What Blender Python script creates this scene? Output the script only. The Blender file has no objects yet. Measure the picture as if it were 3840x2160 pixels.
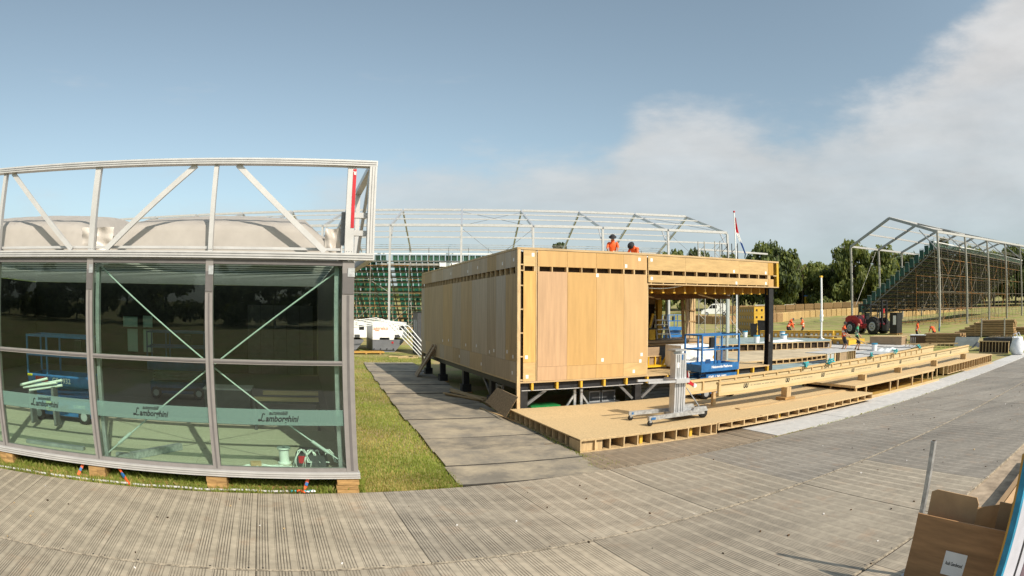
import bpy, bmesh, math, random
from mathutils import Vector, Matrix
rad = math.radians
SC = bpy.context.scene
COL = SC.collection
random.seed(7)

# ---------------------------------------------------------------- camera (wide action-camera lens with barrel distortion)
cd = bpy.data.cameras.new('camera')
cam = bpy.data.objects.new('camera', cd); COL.objects.link(cam)
pit, rol = rad(2.1), rad(-0.235)
def _cr(x, y, z):
    x, z = x*math.cos(rol) + z*math.sin(rol), -x*math.sin(rol) + z*math.cos(rol)
    return Vector((x, y*math.cos(pit) - z*math.sin(pit), y*math.sin(pit) + z*math.cos(pit)))
r_, u_, b_ = _cr(1, 0, 0), _cr(0, 0, 1), -_cr(0, 1, 0)
M = Matrix((r_, u_, b_)).transposed().to_4x4(); M.translation = (0, 0, 2.8)
cam.matrix_world = M
cd.type = 'PANO'
cd.panorama_type = 'FISHEYE_LENS_POLYNOMIAL'
cd.sensor_fit = 'HORIZONTAL'; cd.sensor_width = 36.0; cd.sensor_height = 20.25
q_ = 3.84/36.0
cd.fisheye_fov = math.pi
cd.fisheye_polynomial_k0 = 0.0
cd.fisheye_polynomial_k1 = -q_/2.311
cd.fisheye_polynomial_k2 = 0.0
cd.fisheye_polynomial_k3 = -0.0275*q_**3/2.311
cd.fisheye_polynomial_k4 = 0.0
cd.clip_start = 0.05; cd.clip_end = 3000
SC.camera = cam

# ---------------------------------------------------------------- light
SUN = Vector((3.126, -4.047, 4.36)).normalized()
sun = bpy.data.lights.new('sun', 'SUN'); sun.energy = 5.0; sun.angle = rad(0.5); sun.color = (1.0, 0.9, 0.76)
so = bpy.data.objects.new('sun', sun); COL.objects.link(so)
so.rotation_euler = (-SUN).to_track_quat('-Z', 'Y').to_euler(); so.location = (0, 0, 60)
SC.render.engine = 'CYCLES'
SC.view_settings.view_transform = 'Standard'; SC.view_settings.look = 'None'
SC.view_settings.exposure = 0.06; SC.view_settings.gamma = 1.0; SC.view_settings.use_curve_mapping = False
SC.cycles.max_bounces = 8; SC.cycles.transparent_max_bounces = 12; SC.cycles.caustics_reflective = False; SC.cycles.caustics_refractive = False
try: SC.cycles.use_denoising = True
except Exception: pass

# sky: Nishita plus a cloud bank that lies low over the right half
W = bpy.data.worlds.new('World'); SC.world = W; W.use_nodes = True
nt = W.node_tree; nt.nodes.clear()
def N(t, **k):
    n = nt.nodes.new(t)
    for a, b in k.items(): setattr(n, a, b)
    return n
def L(a, b): nt.links.new(a, b)
def math_(op, a, b=None, c=None, clamp=False):
    n = N('ShaderNodeMath', operation=op); n.use_clamp = clamp
    for i, x in enumerate((a, b, c)):
        if x is None: continue
        if isinstance(x, (int, float)): n.inputs[i].default_value = x
        else: L(x, n.inputs[i])
    return n.outputs[0]
sky = N('ShaderNodeTexSky', sky_type='NISHITA'); sky.sun_disc = False
sky.sun_elevation = math.asin(SUN.z); sky.sun_rotation = math.atan2(SUN.x, SUN.y)
sky.altitude = 0; sky.air_density = 1.0; sky.dust_density = 2.2; sky.ozone_density = 1.2
tc = N('ShaderNodeTexCoord'); sp = N('ShaderNodeSeparateXYZ'); L(tc.outputs['Generated'], sp.inputs[0])
X, Y, Zc = sp.outputs
el = math_('ARCSINE', Zc)
az = math_('ARCTAN2', X, Y)
# noise stretched along the horizon
cv = N('ShaderNodeCombineXYZ'); L(az, cv.inputs[0]); L(math_('MULTIPLY', el, 2.6), cv.inputs[1]); 
nz = N('ShaderNodeTexNoise'); nz.inputs['Scale'].default_value = 5.0; nz.inputs['Detail'].default_value = 9; nz.inputs['Roughness'].default_value = 0.58
L(cv.outputs[0], nz.inputs['Vector'])
nz2 = N('ShaderNodeTexNoise'); nz2.inputs['Scale'].default_value = 2.2; nz2.inputs['Detail'].default_value = 7; nz2.inputs['Roughness'].default_value = 0.6
cv2 = N('ShaderNodeCombineXYZ'); L(az, cv2.inputs[0]); L(math_('MULTIPLY', el, 4.5), cv2.inputs[1]); cv2.inputs[2].default_value = 3.7
L(cv2.outputs[0], nz2.inputs['Vector'])
edge = N('ShaderNodeFloatCurve')
azn = math_('ADD', math_('DIVIDE', az, 2*math.pi), 0.5, clamp=True)
L(azn, edge.inputs['Value'])
cu = edge.mapping.curves[0]
pts = [(-180, 14), (-60, 9), (-30, 9.5), (-18, 12.5), (-8, 15), (4, 15.5), (10, 17), (15, 20.5), (22, 19.5), (30, 18.6), (36, 19.6), (42, 22), (48, 25.5), (56, 30), (70, 36), (100, 28), (180, 14)]
ps = [(a/360+0.5, e/50) for a, e in pts]
cu.points[0].location = ps[0]; cu.points[1].location = ps[-1]
for p in ps[1:-1]: cu.points.new(*p)
for p in cu.points: p.handle_type = 'AUTO_CLAMPED'
edge.mapping.update()
ed = math_('MULTIPLY', edge.outputs[0], rad(50))
diff = math_('SUBTRACT', math_('ADD', ed, math_('MULTIPLY', math_('SUBTRACT', nz.outputs[0], 0.5), rad(12))), el)
sharp = N('ShaderNodeMapRange', interpolation_type='SMOOTHSTEP'); L(diff, sharp.inputs[0])
sharp.inputs[1].default_value = rad(-0.6); sharp.inputs[2].default_value = rad(4.6)
# the bank thins out again towards the horizon
low = N('ShaderNodeMapRange', interpolation_type='SMOOTHSTEP'); L(el, low.inputs[0]); low.inputs[1].default_value = rad(0); low.inputs[2].default_value = rad(13)
low.inputs[3].default_value = 0.58; low.inputs[4].default_value = 1.0
right = N('ShaderNodeMapRange', interpolation_type='SMOOTHSTEP'); L(az, right.inputs[0]); right.inputs[1].default_value = rad(-34); right.inputs[2].default_value = rad(8)
right.inputs[3].default_value = 0.62; right.inputs[4].default_value = 0.93
wis = N('ShaderNodeMapRange', interpolation_type='SMOOTHSTEP'); L(nz2.outputs[0], wis.inputs[0]); wis.inputs[1].default_value = 0.30; wis.inputs[2].default_value = 0.62
wis.inputs[3].default_value = 0.80; wis.inputs[4].default_value = 1.0
mask = math_('MULTIPLY', math_('MULTIPLY', sharp.outputs[0], low.outputs[0]), math_('MULTIPLY', right.outputs[0], wis.outputs[0]))
# a few thin wisps in the blue
ws = N('ShaderNodeMapRange', interpolation_type='SMOOTHSTEP'); L(nz2.outputs[0], ws.inputs[0]); ws.inputs[1].default_value = 0.63; ws.inputs[2].default_value = 0.80
ws.inputs[3].default_value = 0.0; ws.inputs[4].default_value = 0.25
mask = math_('MAXIMUM', mask, ws.outputs[0])
bgs = N('ShaderNodeBackground'); bgs.inputs['Strength'].default_value = 0.15
hs = N('ShaderNodeHueSaturation'); hs.inputs['Saturation'].default_value = 0.64; L(sky.outputs[0], hs.inputs['Color']); tn = N('ShaderNodeMix', data_type='RGBA', blend_type='MULTIPLY'); tn.inputs[0].default_value = 1.0; L(hs.outputs[0], tn.inputs[6]); tn.inputs[7].default_value = (0.90, 1.03, 1.0, 1); L(tn.outputs[2], bgs.inputs['Color'])
cr = N('ShaderNodeMapRange'); L(el, cr.inputs[0]); cr.inputs[1].default_value = rad(2); cr.inputs[2].default_value = rad(22)
cm = N('ShaderNodeMix', data_type='RGBA'); L(cr.outputs[0], cm.inputs[0]); cm.inputs[6].default_value = (0.44, 0.50, 0.53, 1); cm.inputs[7].default_value = (0.58, 0.575, 0.57, 1)
cn = N('ShaderNodeMix', data_type='RGBA', blend_type='MULTIPLY'); cn.inputs[0].default_value = 0.42; L(cm.outputs[2], cn.inputs[6]); L(nz.outputs[0], cn.inputs[7])
bgc = N('ShaderNodeBackground'); L(cn.outputs[2], bgc.inputs['Color']); bgc.inputs['Strength'].default_value = 1.46
mx = N('ShaderNodeMixShader'); L(mask, mx.inputs[0]); L(bgs.outputs[0], mx.inputs[1]); L(bgc.outputs[0], mx.inputs[2])
wo = N('ShaderNodeOutputWorld'); L(mx.outputs[0], wo.inputs[0])

# ---------------------------------------------------------------- site frame: u along the facades, v away from the camera
AS = rad(20.0)
def S(u, v, z=0.0): return Vector((u*math.cos(AS) - v*math.sin(AS), u*math.sin(AS) + v*math.cos(AS), z))

# ---------------------------------------------------------------- materials
MATS = {}
def mat(name, col, rough=0.6, metal=0.0, var=0.12, scale=6.0, stretch=(1, 1, 1), bump=0.0, col2=None, rnd=0.0, coords='Object', spec=0.35, alpha=None, detail=5, rhue=0.0):
    """A procedural material: base colour broken up by noise, a tint that varies from object to object, fine bump."""
    m = bpy.data.materials.new(name); m.use_nodes = True; t = m.node_tree; b = t.nodes['Principled BSDF']
    b.inputs['Roughness'].default_value = rough; b.inputs['Metallic'].default_value = metal
    b.inputs['Specular IOR Level'].default_value = spec
    tcn = t.nodes.new('ShaderNodeTexCoord'); mp = t.nodes.new('ShaderNodeMapping'); mp.inputs['Scale'].default_value = stretch
    oi = t.nodes.new('ShaderNodeObjectInfo')
    t.links.new(tcn.outputs[coords], mp.inputs[0])
    if rnd or rhue:
        ad = t.nodes.new('ShaderNodeVectorMath'); ad.operation = 'ADD'
        ml = t.nodes.new('ShaderNodeMath'); ml.operation = 'MULTIPLY'; ml.inputs[1].default_value = 37.0
        t.links.new(oi.outputs['Random'], ml.inputs[0]); t.links.new(mp.outputs[0], ad.inputs[0]); t.links.new(ml.outputs[0], ad.inputs[1]); vec = ad.outputs[0]
    else: vec = mp.outputs[0]
    nz = t.nodes.new('ShaderNodeTexNoise'); nz.inputs['Scale'].default_value = scale; nz.inputs['Detail'].default_value = detail; nz.inputs['Roughness'].default_value = 0.6
    t.links.new(vec, nz.inputs['Vector'])
    rp = t.nodes.new('ShaderNodeValToRGB')
    c2 = col2 or tuple(max(0, c*(1-2.2*var)) for c in col)
    c1 = tuple(min(1, c*(1+0.9*var)) for c in col) if not col2 else col
    rp.color_ramp.elements[0].position = 0.33; rp.color_ramp.elements[0].color = (*c2, 1)
    rp.color_ramp.elements[1].position = 0.67; rp.color_ramp.elements[1].color = (*c1, 1)
    t.links.new(nz.outputs[0], rp.inputs[0]); out = rp.outputs[0]
    if rnd or rhue:
        hsv = t.nodes.new('ShaderNodeHueSaturation')
        mr = t.nodes.new('ShaderNodeMapRange'); mr.inputs[3].default_value = 1-rnd; mr.inputs[4].default_value = 1+rnd*0.7
        t.links.new(oi.outputs['Random'], mr.inputs[0]); t.links.new(mr.outputs[0], hsv.inputs['Value'])
        if rhue:
            w = t.nodes.new('ShaderNodeTexWhiteNoise'); w.noise_dimensions = '1D'; t.links.new(oi.outputs['Random'], w.inputs['W'])
            m2 = t.nodes.new('ShaderNodeMapRange'); m2.inputs[3].default_value = 1-rhue; m2.inputs[4].default_value = 1+rhue*0.5
            t.links.new(w.outputs[0], m2.inputs[0]); t.links.new(m2.outputs[0], hsv.inputs['Saturation'])
        t.links.new(out, hsv.inputs['Color']); out = hsv.outputs[0]
    t.links.new(out, b.inputs['Base Color'])
    if bump:
        bp = t.nodes.new('ShaderNodeBump'); bp.inputs['Strength'].default_value = bump; bp.inputs['Distance'].default_value = 0.01
        t.links.new(nz.outputs[0], bp.inputs['Height']); t.links.new(bp.outputs[0], b.inputs['Normal'])
    MATS[name] = m
    return m
G_ = dict
mat('plywood', (0.525, 0.325, 0.132), 0.62, var=0.055, scale=1.8, stretch=(4, 4, 0.4), bump=0.03, rnd=0.05, rhue=0.08)
mat('plywood_pale', (0.54, 0.365, 0.165), 0.62, var=0.08, scale=2.2, stretch=(1, 1, 5), bump=0.05, rnd=0.05)
mat('plywood_pink', (0.50, 0.32, 0.185), 0.62, var=0.07, scale=2.2, stretch=(5, 5, 0.35), bump=0.05, rnd=0.03)
mat('plywood_side', (0.47, 0.33, 0.185), 0.62, var=0.09, scale=2.2, stretch=(5, 5, 0.35), bump=0.05, rnd=0.13, rhue=0.38)
mat('plywood_orange', (0.50, 0.28, 0.06), 0.6, var=0.08, scale=3, stretch=(4, 4, 0.5), rnd=0.06)
mat('plywood_yellow', (0.66, 0.40, 0.045), 0.6, var=0.06, scale=3, rnd=0.06)
mat('timber', (0.56, 0.40, 0.215), 0.65, var=0.12, scale=5, stretch=(4, 4, 0.6), bump=0.05, rnd=0.10)
mat('timber_long', (0.55, 0.39, 0.21), 0.65, var=0.12, scale=5, stretch=(0.4, 5, 5), bump=0.05, rnd=0.14)
mat('timber_brown', (0.40, 0.25, 0.12), 0.7, var=0.16, scale=5, stretch=(0.5, 4, 4), bump=0.06, rnd=0.16)
mat('timber_block', (0.40, 0.235, 0.09), 0.75, var=0.2, scale=7, stretch=(0.6, 3, 3), bump=0.1, rnd=0.15)
mat('osb', (0.57, 0.415, 0.225), 0.7, var=0.11, scale=26, stretch=(1, 1.6, 1), bump=0.08, rnd=0.06, detail=3)
mat('osb_worn', (0.36, 0.255, 0.15), 0.75, var=0.22, scale=22, stretch=(1, 1.6, 1), bump=0.1, detail=3)
mat('lvl', (0.53, 0.43, 0.25), 0.6, var=0.06, scale=3, stretch=(0.4, 4, 4), rnd=0.04)
mat('lvl_edge', (0.56, 0.40, 0.20), 0.6, var=0.08, scale=5, stretch=(0.3, 4, 4))
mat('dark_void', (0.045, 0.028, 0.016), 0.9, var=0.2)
mat('steel_black', (0.022, 0.022, 0.024), 0.5, var=0.2, scale=9)
mat('steel_grey', (0.20, 0.20, 0.205), 0.5, metal=0.5, var=0.12, scale=8)
mat('aluminium', (0.62, 0.62, 0.63), 0.38, metal=0.55, var=0.06, scale=6, stretch=(1, 1, 1))
mat('aluminium_white', (0.52, 0.51, 0.50), 0.42, metal=0.25, var=0.05, scale=4)
mat('galvanised', (0.50, 0.51, 0.52), 0.45, metal=0.6, var=0.16, scale=14)
mat('mullion', (0.255, 0.235, 0.225), 0.5, metal=0.2, var=0.05, scale=5)
mat('mullion_dark', (0.13, 0.12, 0.118), 0.5, var=0.05)
mat('white_paint', (0.80, 0.80, 0.79), 0.45, var=0.04, scale=3)
mat('white_plastic', (0.80, 0.80, 0.80), 0.35, var=0.06, scale=7, bump=0.2)
mat('black_plastic', (0.02, 0.02, 0.022), 0.4, var=0.2)
mat('rubber', (0.025, 0.024, 0.023), 0.8, var=0.25, scale=12)
mat('dark_wall', (0.018, 0.02, 0.02), 0.6, var=0.15, scale=2)
mat('dark_ceiling', (0.035, 0.04, 0.036), 0.6, var=0.1, scale=2)
mat('charcoal', (0.06, 0.062, 0.066), 0.5, var=0.1)
mat('grey_paint', (0.33, 0.34, 0.35), 0.5, var=0.08)
mat('blue_paint', (0.026, 0.14, 0.36), 0.38, var=0.12, scale=6, spec=0.5)
mat('blue_dark', (0.02, 0.07, 0.19), 0.4, var=0.12)
mat('red_paint', (0.50, 0.02, 0.03), 0.4, var=0.1)
mat('red_machine', (0.42, 0.03, 0.035), 0.4, var=0.16, spec=0.5)
mat('yellow_paint', (0.68, 0.42, 0.02), 0.45, var=0.1)
mat('yellow_sticker', (0.70, 0.62, 0.02), 0.5, var=0.05)
mat('green_plastic', (0.02, 0.22, 0.06), 0.4, var=0.12)
mat('seat_green', (0.018, 0.125, 0.075), 0.42, var=0.2, scale=4, rnd=0.25)
mat('scaffold', (0.42, 0.40, 0.36), 0.5, metal=0.35, var=0.16, scale=5)
mat('scaffold_rust', (0.40, 0.20, 0.07), 0.7, var=0.3, scale=5)
mat('fabric_cream', (0.47, 0.435, 0.40), 0.75, var=0.04, scale=3, bump=0.06)
mat('fabric_wrap', (0.56, 0.51, 0.46), 0.3, var=0.06, scale=6, bump=0.5)
mat('membrane', (0.27, 0.345, 0.34), 0.45, var=0.12, scale=1.4, stretch=(1, 1, 1), bump=0.3)
mat('membrane_white', (0.70, 0.73, 0.74), 0.5, var=0.08, scale=3, bump=0.3)
mat('board_white', (0.50, 0.485, 0.47), 0.65, var=0.07, scale=5, rnd=0.07, bump=0.04)
mat('board_grey', (0.42, 0.43, 0.44), 0.65, var=0.08, scale=3, rnd=0.08)
mat('board_brown', (0.34, 0.24, 0.15), 0.65, var=0.08, scale=3, stretch=(1, 1, 3))
mat('cardboard', (0.46, 0.30, 0.165), 0.8, var=0.07, scale=4, rnd=0.10)
mat('paper', (0.80, 0.78, 0.77), 0.7, var=0.02)
mat('ink', (0.012, 0.014, 0.014), 0.6, var=0.0)
mat('orange_print', (0.72, 0.18, 0.03), 0.6, var=0.0)
mat('hivis', (0.85, 0.13, 0.03), 0.6, var=0.1, scale=9)
mat('hivis_green', (0.06, 0.36, 0.18), 0.6, var=0.1, scale=9)
mat('reflective', (0.72, 0.72, 0.62), 0.4, var=0.04)
mat('skin', (0.48, 0.27, 0.18), 0.55, var=0.05)
mat('cloth_dark', (0.030, 0.030, 0.036), 0.8, var=0.2, scale=12)
mat('cloth_grey', (0.12, 0.12, 0.13), 0.8, var=0.2, scale=12)
mat('hair', (0.035, 0.022, 0.015), 0.7, var=0.2)
mat('leather', (0.10, 0.055, 0.025), 0.7, var=0.15)
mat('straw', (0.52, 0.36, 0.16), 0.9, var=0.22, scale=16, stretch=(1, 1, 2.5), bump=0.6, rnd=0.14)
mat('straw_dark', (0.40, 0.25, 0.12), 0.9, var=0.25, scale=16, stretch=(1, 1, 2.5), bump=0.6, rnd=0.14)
mat('bark', (0.10, 0.075, 0.05), 0.9, var=0.2, scale=5, bump=0.5)
mat('sand', (0.38, 0.30, 0.22), 0.95, var=0.2, scale=3, bump=0.3, detail=9)
mat('flag_red', (0.62, 0.02, 0.03), 0.6, var=0.05); mat('flag_white', (0.78, 0.78, 0.78), 0.6, var=0.03); mat('flag_blue', (0.03, 0.10, 0.34), 0.6, var=0.05)
mat('cable_white', (0.72, 0.74, 0.70), 0.5, var=0.04)
mat('cyan_strap', (0.05, 0.42, 0.46), 0.5, var=0.1)
mat('cyan_edge', (0.03, 0.27, 0.46), 0.4, var=0.15)
mat('window_dark', (0.012, 0.014, 0.016), 0.08, var=0.0, spec=0.6)
mat('brass', (0.35, 0.26, 0.10), 0.4, metal=0.6, var=0.1)

mat('interior_floor', (0.46, 0.42, 0.32), 0.7, var=0.12, scale=30, stretch=(8, 0.3, 1), bump=0.05, rnd=0.06)
mat('ceiling_beam', (0.70, 0.74, 0.70), 0.5, var=0.06, scale=3)
mat('rod_pale', (0.42, 0.46, 0.44), 0.45, var=0.04)

mat('painted_daylight', (0.30, 0.46, 0.40), 0.5, var=0.03)
mat('panel_lilac', (0.50, 0.50, 0.58), 0.5, var=0.06, scale=4)
mat('panel_purple', (0.16, 0.11, 0.14), 0.5, var=0.08)
mat('scaffold_shaded', (0.24, 0.205, 0.155), 0.6, metal=0.2, var=0.2)  # scaffold colour darkened, shade of the right stand painted in
mat('seat_side', (0.014, 0.065, 0.055), 0.5, var=0.15)
mat('mat_edge', (0.05, 0.045, 0.04), 0.9, var=0.2)
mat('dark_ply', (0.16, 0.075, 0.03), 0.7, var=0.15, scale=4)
mat('plywood_base', (0.46, 0.29, 0.08), 0.65, var=0.08, scale=2)
mat('stamp_grey', (0.28, 0.24, 0.16), 0.7, var=0.0)

mat('sack_white', (0.74, 0.76, 0.80), 0.6, var=0.06, scale=7, bump=0.4)
mat('ply_near', (0.38, 0.21, 0.10), 0.6, var=0.16, scale=2.0, stretch=(1, .5, 4.5), bump=0.05)
mat('board_tan', (0.52, 0.42, 0.28), 0.65, var=0.12, scale=1.2)

mat('grey_gen', (0.15, 0.155, 0.17), 0.5, var=0.08, scale=2)
mat('steel_pale', (0.33, 0.335, 0.34), 0.45, metal=0.4, var=0.1)
mat('steel_dark', (0.07, 0.07, 0.065), 0.5, var=0.15)

def leafmat(name, c):
    m = mat(name, c, 0.6, var=0.22, scale=0.7, rnd=0.16, spec=0.2); t = m.node_tree; b = t.nodes['Principled BSDF']
    tr = t.nodes.new('ShaderNodeBsdfTranslucent'); tr.inputs[0].default_value = (c[0]*1.6, c[1]*1.5, c[2]*0.7, 1)
    ms = t.nodes.new('ShaderNodeMixShader'); ms.inputs[0].default_value = 0.38
    t.links.new(b.outputs[0], ms.inputs[1]); t.links.new(tr.outputs[0], ms.inputs[2]); t.links.new(ms.outputs[0], t.nodes['Material Output'].inputs[0])
leafmat('leaf_mid', (0.175, 0.205, 0.062)); leafmat('leaf_light', (0.25, 0.265, 0.085)); leafmat('leaf_dark', (0.115, 0.148, 0.055)); leafmat('leaf_pine', (0.045, 0.062, 0.028))
leafmat('blade', (0.26, 0.31, 0.065)); leafmat('blade_dry', (0.46, 0.39, 0.15))

def glassmat(name, tint, diff=0.0, dcol=(0.4, 0.5, 0.45)):
    m = bpy.data.materials.new(name); m.use_nodes = True; t = m.node_tree; t.nodes.clear()
    tr = t.nodes.new('ShaderNodeBsdfTransparent'); tr.inputs[0].default_value = (*tint, 1)
    gl = t.nodes.new('ShaderNodeBsdfGlossy'); gl.inputs['Roughness'].default_value = 0.0; gl.inputs[0].default_value = (0.8, 0.87, 0.84, 1)
    fr = t.nodes.new('ShaderNodeFresnel'); fr.inputs[0].default_value = 1.62
    nz = t.nodes.new('ShaderNodeTexNoise'); nz.inputs['Scale'].default_value = 1.1
    bp = t.nodes.new('ShaderNodeBump'); bp.inputs['Strength'].default_value = 0.012; bp.inputs['Distance'].default_value = 0.1
    tcn = t.nodes.new('ShaderNodeTexCoord'); t.links.new(tcn.outputs['Object'], nz.inputs[0]); t.links.new(nz.outputs[0], bp.inputs['Height']); t.links.new(bp.outputs[0], gl.inputs['Normal'])
    mx = t.nodes.new('ShaderNodeMixShader'); ge = t.nodes.new('ShaderNodeNewGeometry'); sb = t.nodes.new('ShaderNodeMath'); sb.operation = 'SUBTRACT'; sb.use_clamp = True; t.links.new(fr.outputs[0], sb.inputs[0]); t.links.new(ge.outputs['Backfacing'], sb.inputs[1]); t.links.new(sb.outputs[0], mx.inputs[0]); t.links.new(tr.outputs[0], mx.inputs[1]); t.links.new(gl.outputs[0], mx.inputs[2])
    o = t.nodes.new('ShaderNodeOutputMaterial'); last = mx.outputs[0]
    if diff:
        df = t.nodes.new('ShaderNodeBsdfDiffuse'); df.inputs[0].default_value = (*dcol, 1)
        m2 = t.nodes.new('ShaderNodeMixShader'); m2.inputs[0].default_value = diff; t.links.new(last, m2.inputs[1]); t.links.new(df.outputs[0], m2.inputs[2]); last = m2.outputs[0]
    t.links.new(last, o.inputs[0]); MATS[name] = m
glassmat('glass_green', (0.86, 0.95, 0.90)); glassmat('glass_clear', (0.80, 0.85, 0.84)); glassmat('frosted', (0.74, 0.86, 0.80), 0.42, (0.20, 0.32, 0.28)); glassmat('film', (0.85, 0.88, 0.9), 0.25, (0.6, 0.62, 0.65))
for nm in ('glass_green', 'frosted'):
    pass

def groundmat():
    m = mat('grass_ground', (0.27, 0.285, 0.075), 0.9, var=0.2, scale=0.35, detail=8, bump=0.2, coords='Object'); t = m.node_tree; b = t.nodes['Principled BSDF']
    src = b.inputs['Base Color'].links[0].from_socket
    tcn = [n for n in t.nodes if n.type == 'TEX_COORD'][0]
    n1 = t.nodes.new('ShaderNodeTexNoise'); n1.inputs['Scale'].default_value = 0.42; n1.inputs['Detail'].default_value = 7; t.links.new(tcn.outputs['Object'], n1.inputs[0])
    r1 = t.nodes.new('ShaderNodeMapRange'); r1.inputs[1].default_value = 0.43; r1.inputs[2].default_value = 0.60; t.links.new(n1.outputs[0], r1.inputs[0])
    mx = t.nodes.new('ShaderNodeMix'); mx.data_type = 'RGBA'; t.links.new(r1.outputs[0], mx.inputs[0]); t.links.new(src, mx.inputs[6]); mx.inputs[7].default_value = (0.33, 0.255, 0.12, 1)
    n2 = t.nodes.new('ShaderNodeTexNoise'); n2.inputs['Scale'].default_value = 14; n2.inputs['Detail'].default_value = 6; t.links.new(tcn.outputs['Object'], n2.inputs[0])
    m3 = t.nodes.new('ShaderNodeMix'); m3.data_type = 'RGBA'; m3.blend_type = 'OVERLAY'; m3.inputs[0].default_value = 0.55; t.links.new(mx.outputs[2], m3.inputs[6]); t.links.new(n2.outputs[0], m3.inputs[7])
    t.links.new(m3.outputs[2], b.inputs['Base Color'])
groundmat()

def dustymat():
    m = mat('rubber_mat', (0.215, 0.19, 0.155), 0.85, var=0.10, scale=1.3, rnd=0.14, detail=10, bump=0.1); t = m.node_tree; b = t.nodes['Principled BSDF']
    src = b.inputs['Base Color'].links[0].from_socket; geo = t.nodes.new('ShaderNodeNewGeometry')
    n1 = t.nodes.new('ShaderNodeTexNoise'); n1.inputs['Scale'].default_value = 0.9; n1.inputs['Detail'].default_value = 11; n1.inputs['Roughness'].default_value = 0.72; t.links.new(geo.outputs['Position'], n1.inputs[0])
    r1 = t.nodes.new('ShaderNodeMapRange'); r1.inputs[1].default_value = 0.42; r1.inputs[2].default_value = 0.64; r1.inputs[4].default_value = 0.9; t.links.new(n1.outputs[0], r1.inputs[0])
    mx = t.nodes.new('ShaderNodeMix'); mx.data_type = 'RGBA'; t.links.new(r1.outputs[0], mx.inputs[0]); t.links.new(src, mx.inputs[6]); mx.inputs[7].default_value = (0.42, 0.35, 0.25, 1); t.links.new(mx.outputs[2], b.inputs['Base Color'])
    tcn = t.nodes.new('ShaderNodeTexCoord'); vo = t.nodes.new('ShaderNodeTexVoronoi'); vo.inputs['Scale'].default_value = 22; t.links.new(tcn.outputs['Object'], vo.inputs['Vector'])
    bp = t.nodes.new('ShaderNodeBump'); bp.inputs['Strength'].default_value = 0.35; bp.inputs['Distance'].default_value = 0.008; t.links.new(vo.outputs[0], bp.inputs['Height']); t.links.new(bp.outputs[0], b.inputs['Normal'])
dustymat()
def translucent(name, c, k):
    m = mat(name, c, 0.7, var=0.05, scale=3); t = m.node_tree; b = t.nodes['Principled BSDF']
    tr = t.nodes.new('ShaderNodeBsdfTranslucent'); tr.inputs[0].default_value = (*c, 1)
    ms = t.nodes.new('ShaderNodeMixShader'); ms.inputs[0].default_value = k
    t.links.new(b.outputs[0], ms.inputs[1]); t.links.new(tr.outputs[0], ms.inputs[2]); t.links.new(ms.outputs[0], t.nodes['Material Output'].inputs[0])
mat('ceiling_purlin', (0.10, 0.12, 0.105), 0.6, var=0.1)
translucent('roof_cushion', (0.50, 0.46, 0.42), 0.30)
translucent('roof_fabric', (0.86, 0.85, 0.82), 0.62)
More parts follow.
